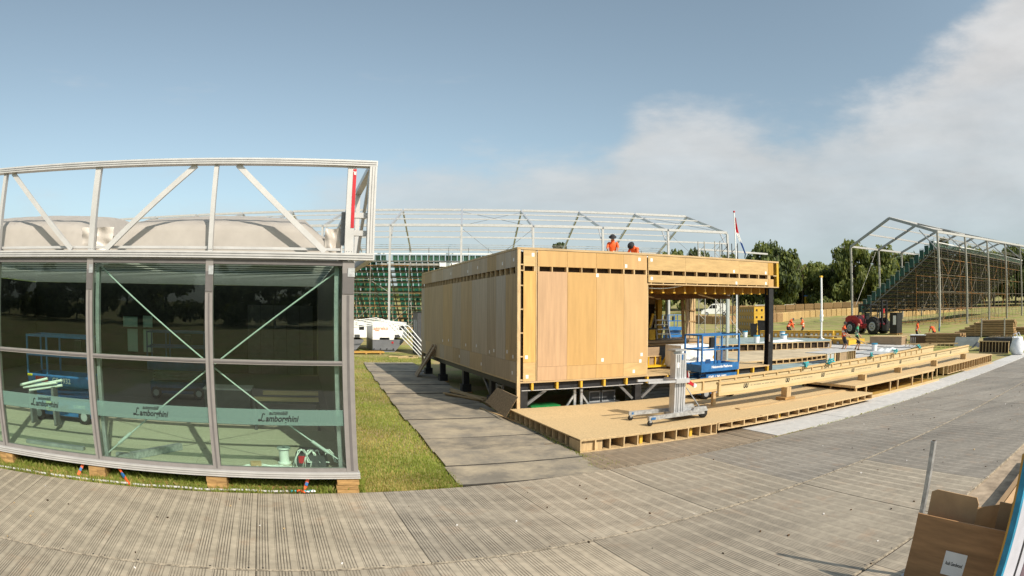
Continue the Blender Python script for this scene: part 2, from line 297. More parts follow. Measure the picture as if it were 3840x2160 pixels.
def trackmat(name, col, rust=0.35):
    """Aluminium road panel: groups of fine grooves across the panel (object x), dust and reddish stains in world-sized noise."""
    m = bpy.data.materials.new(name); m.use_nodes = True; t = m.node_tree; b = t.nodes['Principled BSDF']
    def nn(tp, **k):
        n = t.nodes.new(tp)
        for a, c in k.items(): setattr(n, a, c)
        return n
    def mm(op, a, bb=None, clamp=False):
        n = nn('ShaderNodeMath', operation=op); n.use_clamp = clamp
        for i, x in enumerate((a, bb)):
            if x is None: continue
            if isinstance(x, (int, float)): n.inputs[i].default_value = x
            else: t.links.new(x, n.inputs[i])
        return n.outputs[0]
    tcn = nn('ShaderNodeTexCoord'); sep = nn('ShaderNodeSeparateXYZ'); t.links.new(tcn.outputs['Object'], sep.inputs[0])
    geo = nn('ShaderNodeNewGeometry'); oi = nn('ShaderNodeObjectInfo')
    x = sep.outputs[0]
    P = 0.2475   # plank pitch
    a = mm('FRACT', mm('DIVIDE', mm('ADD', x, 20*P), P))
    g = mm('FRACT', mm('MULTIPLY', a, 7.0))
    groove = mm('LESS_THAN', mm('ABSOLUTE', mm('SUBTRACT', g, 0.5)), 0.19)
    band = mm('LESS_THAN', a, 0.715)
    groove = mm('MULTIPLY', groove, band)
    joint = mm('GREATER_THAN', a, 0.972)
    wear = nn('ShaderNodeTexNoise'); wear.inputs['Scale'].default_value = 0.55; wear.inputs['Detail'].default_value = 8; wear.inputs['Roughness'].default_value = 0.65; t.links.new(geo.outputs['Position'], wear.inputs[0])
    wr = nn('ShaderNodeMapRange'); wr.inputs[1].default_value = 0.36; wr.inputs[2].default_value = 0.60; wr.inputs[3].default_value = 0.25; wr.inputs[4].default_value = 1.0; t.links.new(wear.outputs[0], wr.inputs[0])
    gro = mm('MAXIMUM', mm('MULTIPLY', groove, mm('MULTIPLY', wr.outputs[0], 0.85)), mm('MULTIPLY', joint, 0.5))
    fine = nn('ShaderNodeTexNoise'); fine.inputs['Scale'].default_value = 9; fine.inputs['Detail'].default_value = 8; t.links.new(geo.outputs['Position'], fine.inputs[0])
    rp = nn('ShaderNodeValToRGB'); rp.color_ramp.elements[0].position = 0.3; rp.color_ramp.elements[1].position = 0.7
    rp.color_ramp.elements[0].color = (*[c*0.82 for c in col], 1); rp.color_ramp.elements[1].color = (*[c*1.1 for c in col], 1); t.links.new(fine.outputs[0], rp.inputs[0])
    st = nn('ShaderNodeTexNoise'); st.inputs['Scale'].default_value = 1.7; st.inputs['Detail'].default_value = 9; st.inputs['Roughness'].default_value = 0.7; t.links.new(geo.outputs['Position'], st.inputs[0])
    sr = nn('ShaderNodeMapRange'); sr.inputs[1].default_value = 0.56; sr.inputs[2].default_value = 0.72; sr.inputs[4].default_value = rust; t.links.new(st.outputs[0], sr.inputs[0])
    m1 = nn('ShaderNodeMix', data_type='RGBA'); t.links.new(sr.outputs[0], m1.inputs[0]); t.links.new(rp.outputs[0], m1.inputs[6]); m1.inputs[7].default_value = (0.42, 0.27, 0.17, 1)
    hsv = nn('ShaderNodeHueSaturation'); mr = nn('ShaderNodeMapRange'); mr.inputs[3].default_value = 0.88; mr.inputs[4].default_value = 1.07; t.links.new(oi.outputs['Random'], mr.inputs[0]); t.links.new(mr.outputs[0], hsv.inputs['Value']); t.links.new(m1.outputs[2], hsv.inputs['Color'])
    m2 = nn('ShaderNodeMix', data_type='RGBA'); t.links.new(gro, m2.inputs[0]); t.links.new(hsv.outputs[0], m2.inputs[6]); m2.inputs[7].default_value = (0.07, 0.058, 0.045, 1)
    # tyre marks and dragged mud running along the trackway
    mp = nn('ShaderNodeMapping'); mp.inputs['Rotation'].default_value = (0, 0, -rad(22.3)); mp.inputs['Scale'].default_value = (0.16, 1.9, 1); t.links.new(geo.outputs['Position'], mp.inputs[0])
    ty = nn('ShaderNodeTexNoise'); ty.inputs['Scale'].default_value = 1.0; ty.inputs['Detail'].default_value = 7; ty.inputs['Roughness'].default_value = 0.62; t.links.new(mp.outputs[0], ty.inputs[0])
    tr_ = nn('ShaderNodeMapRange'); tr_.inputs[1].default_value = 0.35; tr_.inputs[2].default_value = 0.68; tr_.inputs[3].default_value = 0.84; tr_.inputs[4].default_value = 1.12; t.links.new(ty.outputs[0], tr_.inputs[0])
    h2 = nn('ShaderNodeHueSaturation'); t.links.new(tr_.outputs[0], h2.inputs['Value']); t.links.new(m2.outputs[2], h2.inputs['Color'])
    t.links.new(h2.outputs[0], b.inputs['Base Color'])
    b.inputs['Roughness'].default_value = 0.55; b.inputs['Metallic'].default_value = 0.15; b.inputs['Specular IOR Level'].default_value = 0.4
    bp = nn('ShaderNodeBump'); bp.inputs['Strength'].default_value = 0.5; bp.inputs['Distance'].default_value = 0.006; bp.invert = True
    t.links.new(gro, bp.inputs['Height']); t.links.new(bp.outputs[0], b.inputs['Normal'])
    MATS[name] = m
trackmat('track_panel', (0.465, 0.395, 0.30), .55); trackmat('track_mid', (0.41, 0.353, 0.275), .5); trackmat('track_dark', (0.305, 0.272, 0.23), .45)
trackmat('track_brown', (0.33, 0.262, 0.19), 0.6)
mat('joint_dirt', (0.37, 0.315, 0.24), 0.85, var=0.3, scale=18)

# ---------------------------------------------------------------- mesh helpers
class MB:
    def __init__(s, org=(0, 0, 0)): s.v = []; s.f = []; s.m = []; s.mats = []; s.o = Vector(org); s.sm = []
    def mi(s, m):
        if m not in s.mats: s.mats.append(m)
        return s.mats.index(m)
    def add(s, vs, fs, m, smooth=False):
        n = len(s.v); s.v += [Vector(v) - s.o for v in vs]; k = s.mi(m)
        for f in fs: s.f.append([n+i for i in f]); s.m.append(k); s.sm.append(smooth)
        return s
    def b(s, x0, x1, y0, y1, z0, z1, m):
        vs = [(x0, y0, z0), (x1, y0, z0), (x1, y1, z0), (x0, y1, z0), (x0, y0, z1), (x1, y0, z1), (x1, y1, z1), (x0, y1, z1)]
        return s.add(vs, [(3, 2, 1, 0), (4, 5, 6, 7), (0, 1, 5, 4), (1, 2, 6, 5), (2, 3, 7, 6), (3, 0, 4, 7)], m)
    def bar(s, p, q, w, h, m, up=(0, 0, 1)):
        """rectangular bar from p to q, w across, h along up"""
        p, q = Vector(p), Vector(q); d = (q-p).normalized(); up = Vector(up)
        if abs(d.dot(up)) > 0.98: up = Vector((0, 1, 0)) if abs(d.y) < 0.9 else Vector((1, 0, 0))
        a = d.cross(up).normalized(); c = a.cross(d).normalized()
        vs = []
        for e in (p, q): vs += [e-a*w/2-c*h/2, e+a*w/2-c*h/2, e+a*w/2+c*h/2, e-a*w/2+c*h/2]
        return s.add(vs, [(0, 1, 2, 3), (7, 6, 5, 4), (0, 4, 5, 1), (1, 5, 6, 2), (2, 6, 7, 3), (3, 7, 4, 0)], m)
    def tube(s, p, q, r, m, n=8, r2=None):
        p, q = Vector(p), Vector(q); d = (q-p).normalized(); up = Vector((0, 0, 1)) if abs(d.z) < 0.95 else Vector((1, 0, 0))
        a = d.cross(up).normalized(); c = a.cross(d); r2 = r if r2 is None else r2; vs = []
        for e, rr in ((p, r), (q, r2)):
            for i in range(n): t = 2*math.pi*i/n; vs.append(e + a*math.cos(t)*rr + c*math.sin(t)*rr)
        n0 = len(s.v)
        s.add(vs, [(i, (i+1) % n, n+(i+1) % n, n+i) for i in range(n)], m, True)
        return s.add(vs, [tuple(range(n-1, -1, -1)), tuple(range(n, 2*n))], m) if n0 >= 0 else s
    def path(s, pts, r, m, n=6):
        """smooth tube along points"""
        pts = [Vector(p) for p in pts]; vs = []; k = len(pts); pa = None
        for i, p in enumerate(pts):
            d = (pts[min(i+1, k-1)] - pts[max(i-1, 0)]).normalized(); up = Vector((0, 0, 1)) if abs(d.z) < 0.9 else Vector((0, 1, 0))
            a = d.cross(up).normalized()
            if pa is not None and a.dot(pa) < 0: a = -a
            pa = a; c = a.cross(d)
            for j in range(n): t = 2*math.pi*j/n; vs.append(p + a*math.cos(t)*r + c*math.sin(t)*r)
        fs = [(i*n+j, i*n+(j+1) % n, (i+1)*n+(j+1) % n, (i+1)*n+j) for i in range(k-1) for j in range(n)]
        fs += [tuple(range(n-1, -1, -1)), tuple(range((k-1)*n, k*n))]
        return s.add(vs, fs, m, True)
    def prism(s, poly, axis, a, c, m):
        """extrude a 2D polygon; axis 'x': poly=(y,z); 'y': poly=(x,z); 'z': poly=(x,y)"""
        mk = {'x': lambda p, t: (t, p[0], p[1]), 'y': lambda p, t: (p[0], t, p[1]), 'z': lambda p, t: (p[0], p[1], t)}[axis]
        n = len(poly); vs = [mk(p, a) for p in poly] + [mk(p, c) for p in poly]
        return s.add(vs, [tuple(range(n-1, -1, -1)), tuple(range(n, 2*n))] + [(i, (i+1) % n, n+(i+1) % n, n+i) for i in range(n)], m)
    def lathe(s, prof, c, m, n=16, axis='z', smooth=True):
        vs = []
        for r, h in prof:
            for i in range(n):
                t = 2*math.pi*i/n; x, y = r*math.cos(t), r*math.sin(t)
                vs.append({'z': (c[0]+x, c[1]+y, c[2]+h), 'y': (c[0]+x, c[1]+h, c[2]+y), 'x': (c[0]+h, c[1]+x, c[2]+y)}[axis])
        k = len(prof); fs = [(i*n+j, i*n+(j+1) % n, (i+1)*n+(j+1) % n, (i+1)*n+j) for i in range(k-1) for j in range(n)]
        s.add(vs, fs, m, smooth); s.add(vs[:n], [tuple(range(n))], m); s.add(vs[-n:], [tuple(range(n))], m)
        return s
    def grid(s, fn, nu, nv, m, smooth=True):
        vs = [fn(i/nu, j/nv) for j in range(nv+1) for i in range(nu+1)]
        return s.add(vs, [(j*(nu+1)+i, j*(nu+1)+i+1, (j+1)*(nu+1)+i+1, (j+1)*(nu+1)+i) for j in range(nv) for i in range(nu)], m, smooth)
    def mesh(s, name):
        me = bpy.data.meshes.new(name); me.from_pydata([tuple(v) for v in s.v], [], s.f)
        for k in s.mats: me.materials.append(MATS[k])
        me.polygons.foreach_set('material_index', s.m); me.polygons.foreach_set('use_smooth', s.sm)
        bm = bmesh.new(); bm.from_mesh(me); bmesh.ops.recalc_face_normals(bm, faces=bm.faces[:]); bm.to_mesh(me); bm.free()
        me.update(); return me
    def build(s, name, parent=None):
        o = bpy.data.objects.new(name, s.mesh(name)); COL.objects.link(o)
        if parent: o.parent = parent
        return o
def site(o, u, v, z=0, rz=0):
    o.location = S(u, v, z); o.rotation_euler = (0, 0, AS + rad(rz)); return o
def tag(o, label, cat, group=None):
    o['label'] = label; o['category'] = cat
    if group: o['group'] = group
    return o
def thing(name, label, cat, u, v, z=0, rz=0, group=None):
    o = bpy.data.objects.new(name, None); COL.objects.link(o); o.empty_display_size = 0.2
    site(o, u, v, z, rz); return tag(o, label, cat, group)
def struct(o, k='structure'): o['kind'] = k; return o
def inst(me, name, parent=None, loc=(0, 0, 0), rot=(0, 0, 0), sc=(1, 1, 1)):
    o = bpy.data.objects.new(name, me); COL.objects.link(o)
    if parent: o.parent = parent
    o.location = loc; o.rotation_euler = rot; o.scale = sc; return o
def copy_tree(o, parent=None):
    c = o.copy(); COL.objects.link(c)
    if parent: c.parent = parent; c.matrix_parent_inverse = o.matrix_parent_inverse
    for ch in list(o.children): copy_tree(ch, c)
    return c
def text(s, size, loc, rot, m, parent, name='lettering', shear=0.0, bold=0.0, sx=1.0, align='LEFT', ext=0.001):
    cu = bpy.data.curves.new(name, 'FONT'); cu.body = s; cu.size = size; cu.shear = shear; cu.offset = bold; cu.align_x = align; cu.extrude = ext; cu.resolution_u = 3
    t = bpy.data.objects.new(name, cu); COL.objects.link(t)
    dg = bpy.context.evaluated_depsgraph_get(); dg.update(); me = bpy.data.meshes.new_from_object(t.evaluated_get(dg)); bpy.data.objects.remove(t); bpy.data.curves.remove(cu)
    me.materials.clear(); me.materials.append(MATS[m])
    return inst(me, name, parent, loc, rot, (sx, 1, 1))
FR = (math.pi/2, 0, 0)      # text standing upright, read from -v
# ================================================================= ground
RR = [0, 35, 50, 56, 70, 95, 118, 140, 200, 400, 1500]; ZZ = [0, 0, .34, .49, .6, .85, 1.6, 2.3, 5.0, 14, 60]
def tz(r):
    for i in range(len(RR)-1):
        if r <= RR[i+1]: return ZZ[i] + (ZZ[i+1]-ZZ[i])*(r-RR[i])/(RR[i+1]-RR[i])
    return ZZ[-1]
def tzuv(u, v):
    return tz(math.hypot(u, v)) if v > 0 else 0.0
mb = MB()
rs = [0, 3, 6, 10, 15, 20, 25, 30, 35, 40, 45, 50, 53, 56, 63, 70, 82, 95, 106, 118, 129, 140, 160, 180, 200, 250, 300, 400, 700, 1100, 1500]; na = 96
vs = []
for r in rs:
    for i in range(na):
        t = 2*math.pi*i/na; x, y = r*math.cos(t), r*math.sin(t); v = -x*math.sin(AS)*0 + y
        vs.append((x, y, (tz(r) if y > 0 else tz(r)*0.2) - 0.02))
fs = [(j*na+i, j*na+(i+1) % na, (j+1)*na+(i+1) % na, (j+1)*na+i) for j in range(1, len(rs)-1) for i in range(na)]
fs += [(na+i, na+(i+1) % na, 0) for i in range(na)]
mb.add(vs, fs, 'grass_ground', True)
struct(mb.build('ground'))
# sandy earth on the right of the trackway, near the camera
mb = MB(); mb.grid(lambda a, b: (7.0 + a*60, -8 + b*11.55 + 0.041*(a*60), 0.004 + 0.012*math.sin(a*40)*math.sin(b*9)), 40, 8, 'sand')
e = struct(mb.build('sandy_ground')); site(e, 0, 0, 0, 0)

# ================================================================= aluminium trackway
TR = 2.3
tw = bpy.data.objects.new('trackway', None); COL.objects.link(tw); site(tw, 0, 0, 0, TR); struct(tw)
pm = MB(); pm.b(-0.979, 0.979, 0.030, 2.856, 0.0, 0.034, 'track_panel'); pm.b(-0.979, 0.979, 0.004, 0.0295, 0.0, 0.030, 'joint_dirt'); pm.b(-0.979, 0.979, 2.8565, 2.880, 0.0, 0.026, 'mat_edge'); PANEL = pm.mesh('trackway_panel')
PANEL_M = PANEL.copy(); PANEL_M.materials[0] = MATS['track_mid']; PANEL_D = PANEL.copy(); PANEL_D.materials[0] = MATS['track_dark']
lug = MB()
for x in (-0.9, -0.45, 0.45, 0.9): lug.lathe([(0.016, 0.034), (0.012, 0.0355)], (x, 0.06, 0), 'steel_black', 6)
LUG = lug.mesh('bolt_head')
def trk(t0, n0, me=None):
    if me is None: q = t0 + n0*.25 + random.uniform(-1.6, 1.6); me = PANEL if q < 4.6 else (PANEL_M if q < 9.5 else PANEL_D)  # panel tone steps darker further along the trackway
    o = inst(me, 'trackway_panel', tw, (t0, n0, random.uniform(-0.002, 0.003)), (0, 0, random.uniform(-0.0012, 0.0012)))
    if t0 < 12 and n0 > 0: inst(LUG, 'bolt_head', o)
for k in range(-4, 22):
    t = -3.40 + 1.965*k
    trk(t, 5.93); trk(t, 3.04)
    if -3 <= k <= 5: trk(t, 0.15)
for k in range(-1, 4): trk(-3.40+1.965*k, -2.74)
pb = MB(); pb.b(-0.975, 0.975, 0.006, 2.874, 0.0, 0.03, 'track_brown'); PB = pb.mesh('trackway_panel')
for k in range(0, 3): trk(6.32 + 1.965*k, 8.845, PB)
# grass and dirt caught in the long joint
# ================================================================= rubber mat path between the lawn and the timber building
pth = bpy.data.objects.new('path', None); COL.objects.link(pth); site(pth, 2.42, 9.02, 0, -2.3); struct(pth)
mmesh = MB(); mmesh.b(0, 2.62, 0.018, 1.16, 0.0, 0.028, 'rubber_mat'); mmesh.b(0, 2.62, 0.0, 0.0175, 0.0, 0.024, 'mat_edge'); MAT_ = mmesh.mesh('ground_mat')
y = 0.02
for k in range(19):
    gap = random.choice([.02, .03, .045]) if k != 5 else 0.14
    o = inst(MAT_, 'ground_mat', pth, (random.uniform(-.05, .05), y, random.choice([0.0, 0.006, 0.02])), (random.uniform(-.004, .016), 0, random.uniform(-.010, .010)))
    y += 1.16 + gap
# ================================================================= pale floor boards laid along the trackway edge
wk = bpy.data.objects.new('walkway', None); COL.objects.link(wk); site(wk, 9.55, 9.22, 0.0, TR); struct(wk)
bm_ = MB(); bm_.b(0.0, 2.84, 0.0, 1.22, 0.0, 0.045, 'board_white'); BW = bm_.mesh('floor_board')
for k in range(9): inst(BW, 'floor_board', wk, (2.86*k, 0.02 + random.uniform(-.02, .02), 0), (0, 0, random.uniform(-.004, .004)))
mb = MB(); mb.b(26.0, 40, -0.5, 4.5, 0.0, 0.03, 'board_grey'); 
o = mb.build('pavement'); site(o, 9.55, 9.95, 0, TR); struct(o)

# ================================================================= grass blades
def blades(name, regions, seed, m1='blade', m2='blade_dry', hmin=.05, hmax=.13, label=None):
    rnd = random.Random(seed); vs = []; fs = []; mi = []
    for (fn, n, h0, h1, dry) in regions:
        for _ in range(n):
            u, v = fn(rnd)
            h = rnd.uniform(h0, h1); a = rnd.uniform(0, 6.28); w = 0.006 + 0.004*h/0.1; lx, ly = rnd.uniform(-.6, .6)*h, rnd.uniform(-.6, .6)*h
            k = len(vs); dx, dy = math.cos(a)*w, math.sin(a)*w
            vs += [(u-dx, v-dy, -0.01), (u+dx, v+dy, -0.01), (u+lx*.4+dx*.6, v+ly*.4+dy*.6, h*.6), (u+lx, v+ly, h)]
            fs += [(k, k+1, k+2), (k, k+2, k+3)]; d = 1 if rnd.random() < dry*(1+.9*math.sin(u*2.1+v*.9)*math.sin(v*.7-u)) else 0; mi += [d, d]
    me = bpy.data.meshes.new(name); me.from_pydata(vs, [], fs); me.materials.append(MATS[m1]); me.materials.append(MATS[m2]); me.polygons.foreach_set('material_index', mi); me.update()
    o = bpy.data.objects.new(name, me); COL.objects.link(o); site(o, 0, 0, 0, 0); struct(o, 'stuff'); return o
def lin(t): return 8.86 + 0.0402*t
def r_strip(r): 
    u = r.uniform(-7.2, 0.9); return u, lin(u) + r.uniform(0.02, 0.55)
def r_under(r):
    u = r.uniform(-7.2, 0.9); return u, lin(u) + 0.25 + abs(r.gauss(0, 0.45))
def r_lawn(r):
    v = 9.0 + (r.random()**1.7)*22; return r.uniform(0.85, 2.46 + 0.04*(v-9)), v
def r_matjoint(r):
    x = r.uniform(0.1, 2.5); return 2.55 + x + 0.28, 9.02 + 5*1.18 + 0.98 + r.uniform(-.02, .06)
def r_deckside(r):
    v = 10.0 + r.random()*4.6; return 5.07 + 0.04*(v-10) + abs(r.gauss(0, .06)), v
def r_walk(r):
    t = r.uniform(9.3, 22); return t, 9.18 + 0.0402*(t-9.5) + r.gauss(0.05, .02)
def r_corner(r):
    return r.uniform(4.9, 5.5), 9.15 + r.uniform(0, 1.2)
def r_far(r): 
    return r.uniform(0.5, 7), r.uniform(31, 37)
blades('grass', [(r_strip, 15000, .03, .13, .18), (r_under, 9000, .05, .18, .08), (r_lawn, 26000, .02, .06, .38), (r_matjoint, 500, .02, .06, .6), (r_deckside, 1100, .02, .09, .1), (r_walk, 900, .02, .07, .25), (r_corner, 500, .02, .06, .2), (r_far, 6000, .03, .09, .3)], 3)
# bits of litter and gravel on the trackway
rnd = random.Random(5); mb = MB()
for _ in range(150):
    u = rnd.uniform(-5, 22); v = rnd.uniform(2.5, 8.6) + 0.04*u; s = rnd.uniform(.006, .018); a = rnd.uniform(0, 6)
    mb.bar((u, v, 0.036 + s/2), (u + math.cos(a)*s*2.2, v + math.sin(a)*s*2.2, 0.036 + s/2), s, s, rnd.choice(['dark_void', 'paper', 'leather', 'timber']))
o = mb.build('litter'); site(o, 0, 0, 0, 0); struct(o, 'stuff')
# ================================================================= glass pavilion on the left
PV = 9.0
pav = thing('glass_pavilion', 'glass walled pavilion under white aluminium roof trusses, standing on timber blocks', 'pavilion', -3.0, PV, 0)
O = (-3.0, PV, 0)
class PMB(MB):
    def b(s, x0, x1, y0, y1, z0, z1, m): return MB.b(s, x0, x1, y0+PV, y1+PV, z0, z1, m)
def pp(): return PMB(O)
XL = -12.35                    # the front runs on out of the frame to the left
MU = [0.72, -1.45, -3.625, -5.80, -7.97, -10.14, -12.31]
# mullions and rails of the glazing
for i, u in enumerate(MU):
    w = 0.09 if i == 0 else 0.062
    m = pp(); m.b(u-w, u+w, -0.05, 0.07, 0.335, 3.50, 'mullion'); m.b(u-w*0.22, u+w*0.22, -0.056, -0.0501, 0.36, 3.0, 'mullion_dark')
    o = m.build('mullion', pav)
    c = pp(); c.b(u-w+.004, u+w-.004, -0.062, -0.051, 3.02, 3.32, 'mullion_dark'); c.b(u-0.01, u+w+.006, -0.07, -0.0625, 3.27, 3.40, 'galvanised'); c.build('joint_cover', o)
for i in range(len(MU)-1):
    a, c = MU[i+1], MU[i]; wl, wr = 0.062, (0.09 if i == 0 else 0.062)
    m = pp(); m.b(a+wl, c-wr, -0.04, 0.05, 1.968, 2.034, 'mullion'); m.b(a+wl, c-wr, -0.052, -0.041, 1.99, 2.012, 'mullion_dark'); m.build('transom', pav)
    m = pp(); m.b(a+wl, c-wr, -0.04, 0.05, 0.335, 0.395, 'mullion'); m.build('bottom_rail', pav)
    m = pp(); m.b(a+wl, c-wr, -0.04, 0.05, 3.43, 3.50, 'mullion_dark'); m.build('head_rail', pav)
    m = pp(); m.b(a+wl, c-wr, -0.004, 0.004, 0.395, 1.968, 'glass_green'); lo = m.build('glass_pane', pav)
    m = pp(); m.b(a+wl, c-wr, -0.004, 0.004, 2.034, 3.43, 'glass_green'); m.build('glass_pane', pav)
    m = pp(); m.b(a+wl+.004, c-wr-.004, -0.0075, -0.0055, 1.06, 1.30, 'frosted'); m.build('frosted_band', lo)
    # script logo on the band
    cx = (-0.37 if i == 0 else (a+c)/2 + 0.02)
    m = MB(); K = 0.30/4.2
    Lp = [(1.25, 2.75), (1.05, 3.05), (0.7, 3.0), (0.55, 2.5), (0.4, 1.6), (0.15, 0.9), (-0.25, 0.55), (-0.6, 0.62), (-0.62, 0.9), (-0.3, 1.0), (0.1, 0.75), (0.6, 0.5), (1.1, 0.62)]
    m.path([(x*0.058 - 0.30, 0, y*0.044) for x, y in Lp], 0.0072, 'ink', 5)
    lg = m.build('logo_letter', lo); lg.location = Vector((cx, PV-0.0115, 1.10)) - Vector(O)
    t = text('amborghini', 0.132, Vector((cx-0.225, PV-0.0105, 1.118)) - Vector(O), FR, 'ink', lo, 'logo_lettering', 0.34, 0.0028, 0.86)
    t = text('automobili', 0.078, Vector((cx-0.16, PV-0.0105, 1.222)) - Vector(O), FR, 'ink', lo, 'logo_lettering', 0.34, 0.0016, 0.86)
# sill beam with grooves
m = pp(); m.b(XL-2, 0.83, -0.11, 0.09, 0.245, 0.335, 'aluminium_white'); m.build('sill_beam', pav)
for z in (0.272, 0.305): 
    m = pp(); m.b(XL-2, 0.828, -0.116, -0.1105, z, z+.008, 'mullion'); m.build('sill_groove', pav)
# lower and upper chords of the truss band, a picture-frame profile
def chord(z0, z1, nm, x1=1.10):
    m = pp(); h = z1-z0
    m.b(XL-2, x1, -0.10, 0.06, z0, z1, 'aluminium_white')
    o = m.build(nm, pav)
    for f in (0.30, 0.66):
        g = pp(); g.b(XL-2, x1-.02, -0.1045, -0.1005, z0+h*f-.005, z0+h*f+.005, 'steel_grey'); g.build('groove', o)
chord(3.515, 3.615, 'lower_chord'); chord(4.925, 5.015, 'upper_chord')
m = pp(); m.b(XL-2, 0.6, 0.10, 0.16, 3.66, 3.70, 'aluminium_white'); m.build('edge_rail', pav)
m = pp(); m.b(0.985, 1.097, -0.098, 0.058, 3.615, 4.925, 'aluminium_white'); m.b(1.02, 1.028, -0.103, -0.0985, 3.62, 4.92, 'steel_grey'); m.b(1.06, 1.066, -0.103, -0.0985, 3.62, 4.92, 'steel_grey'); m.build('end_post', pav)
for k, u in enumerate(MU):
    w = 0.066 if k in (0,) else (0.055 if k == 2 else 0.036)
    m = pp(); m.b(u-w, u+w, -0.055, 0.05, 3.615, 4.925, 'aluminium_white')
    for z in (3.64, 4.90): 
        for dx in (-w*.6, 0, w*.6): m.b(u+dx-.006, u+dx+.006, -0.06, -0.0555, z-.006, z+.006, 'steel_grey')
    p = m.build('truss_post', pav)
    if k == 0:
        r = pp(); r.b(u+0.012, u+0.064, -0.062, -0.056, 3.99, 4.88, 'red_paint'); r.build('red_banner', p)
        text('R', 0.075, Vector((u+0.062, PV-0.0635, 4.845)) - Vector(O), (math.pi/2, math.pi, 0), 'paper', p, 'lettering', 0, 0.002)
for (x0, x1) in ((-5.62, -4.04), (-1.80, -3.34), (-1.10, 0.36), (-7.8, -6.2), (-10.3, -8.5)):
    m = pp(); m.bar((x0, PV, 4.925), (x1, PV, 3.63), 0.05, 0.085, 'aluminium_white', up=(0, 0, 1)); m.build('brace', pav)
# side truss running back from the corner
for z0, z1 in ((3.515, 3.615), (4.925, 5.015)):
    m = pp(); m.b(0.985, 1.097, 0.0605, 9.0, z0, z1, 'aluminium_white'); m.build('side_chord', pav)
for y in (2.2, 4.4, 6.6, 8.9):
    m = pp(); m.b(1.0, 1.08, y, y+.09, 3.6155, 4.9245, 'aluminium_white'); m.build('side_post', pav)
for y0, y1 in ((0.3, 2.1), (4.3, 2.4)):
    m = pp(); m.bar((1.04, PV+y0, 4.9), (1.04, PV+y1, 3.64), 0.05, 0.07, 'aluminium_white'); m.build('brace', pav)
for z in (3.93, 4.20):
    m = pp(); m.b(0.79, 0.985, 0.06, 0.14, z-.04, z+.04, 'aluminium_white'); m.build('bracket', pav)
m = pp(); m.b(0.6, 0.66, 0.12, 0.2, 3.75, 4.25, 'steel_grey'); m.build('bracket', pav)
# fabric roof cushions rising behind the truss
def cushion(u0, u1, top):
    def fn(a, b):
        u = u0 + (u1-u0)*a; e_ = min(1, min(a, 1-a)*(u1-u0)/.45); s = e_*e_*(3-2*e_)*.42 + .56 + .10*math.sin(math.pi*a); f = b
        # cross-section: vertical skirt then a bulging top going back
        if f < 0.4: y, z = 0.24 + f*0.3, 3.60 + f/0.4*(top-3.60)*0.50*s
        else:
            g = (f-0.4)/0.6; y, z = 0.36 + g*4.6, 3.60 + (top-3.60)*s*(0.50 + 0.50*math.sin(g*math.pi*0.62)/0.93)
        return (u, PV+y, z + 0.006*math.sin(u*23))
    m = pp(); m.grid(fn, 28, 14, 'roof_cushion'); return m.build('roof_cushion', pav)
cushion(-3.42, 0.45, 4.52); cushion(-8.2, -3.72, 4.56)
for (u0, u1) in ((-3.95, -3.30), (0.36, 0.62)):
    rr = random.Random(int(u0*10))
    m = pp(); m.grid(lambda a, b: (u0+(u1-u0)*a, PV+0.26+0.035*math.sin(a*9+b*4)+0.015*math.sin(b*13+a*5), 3.61+0.40*b), 14, 10, 'fabric_wrap'); m.build('fabric_flap', pav)
# inside: floor, ceiling, dark partition wall, cross bracing
FD = 14.0
n = 0
for i, (y0, y1) in enumerate(((0.06, 0.55), (0.555, 1.5), (1.505, 2.45), (2.455, 3.4), (3.405, 4.4), (4.405, 5.6), (5.605, 7.0), (7.005, 10), (10.005, 14.0))):
    for j in range(5):
        x0, x1 = -12.3 + 2.6*j, -12.3 + 2.6*(j+1) - .005
        m = pp(); m.b(x0, x1, y0, y1-.012, 0.20, 0.30 + 0.001*((i+j) % 2), 'interior_floor' if i < 5 else 'charcoal'); m.build('floor_panel', pav)  # far floor rows get a dark colour that paints in the unlit depth
m = pp(); m.b(-12.3, 0.66, 0.36, FD, 3.625, 3.632, 'roof_fabric'); m.build('ceiling', pav)
for y in [0.35+0.72*k for k in range(19)]:
    m = pp(); m.b(-12.3, 0.64, y, y+.22, 3.612, 3.6245, 'ceiling_purlin'); m.build('ceiling_beam', pav)
# back wall; pale panels in its openings have daylight painted into their colour
ops = [(-7.6, -6.9, 1.95, 2.35), (-7.4, -6.9, 1.0, 1.88), (-6.65, -6.2, 1.95, 2.4), (-6.65, -6.2, 1.0, 1.88)]
def wall_with_holes(m, x0, x1, z0, z1, y0, y1, holes, mt):
    xs = sorted({x0, x1, *[h[0] for h in holes], *[h[1] for h in holes]}); zs = sorted({z0, z1, *[h[2] for h in holes], *[h[3] for h in holes]})
    for i in range(len(xs)-1):
        for j in range(len(zs)-1):
            cx, cz = (xs[i]+xs[i+1])/2, (zs[j]+zs[j+1])/2
            if any(h[0] < cx < h[1] and h[2] < cz < h[3] for h in holes): continue
            m.b(xs[i], xs[i+1], y0, y1, zs[j], zs[j+1], mt)
m = pp(); wall_with_holes(m, -12.3, 0.66, 0.3, 3.62, FD, FD+0.1, ops, 'dark_wall'); m.build('back_wall', pav)
for h in ops:
    m = pp(); m.b(h[0], h[1], FD+.04, FD+.05, h[2], h[3], 'painted_daylight'); m.build('window', pav)
m = pp(); m.b(-12.4, -12.3, 0.1, FD+.1, 0.3, 3.6, 'dark_wall'); m.build('side_wall', pav)
m = pp(); m.b(0.665, 0.72, 0.10, FD+.1, 0.30, 3.64, 'mullion_dark'); m.build('side_wall', pav)  # stands in for side glass, opaque to keep sun off the interior
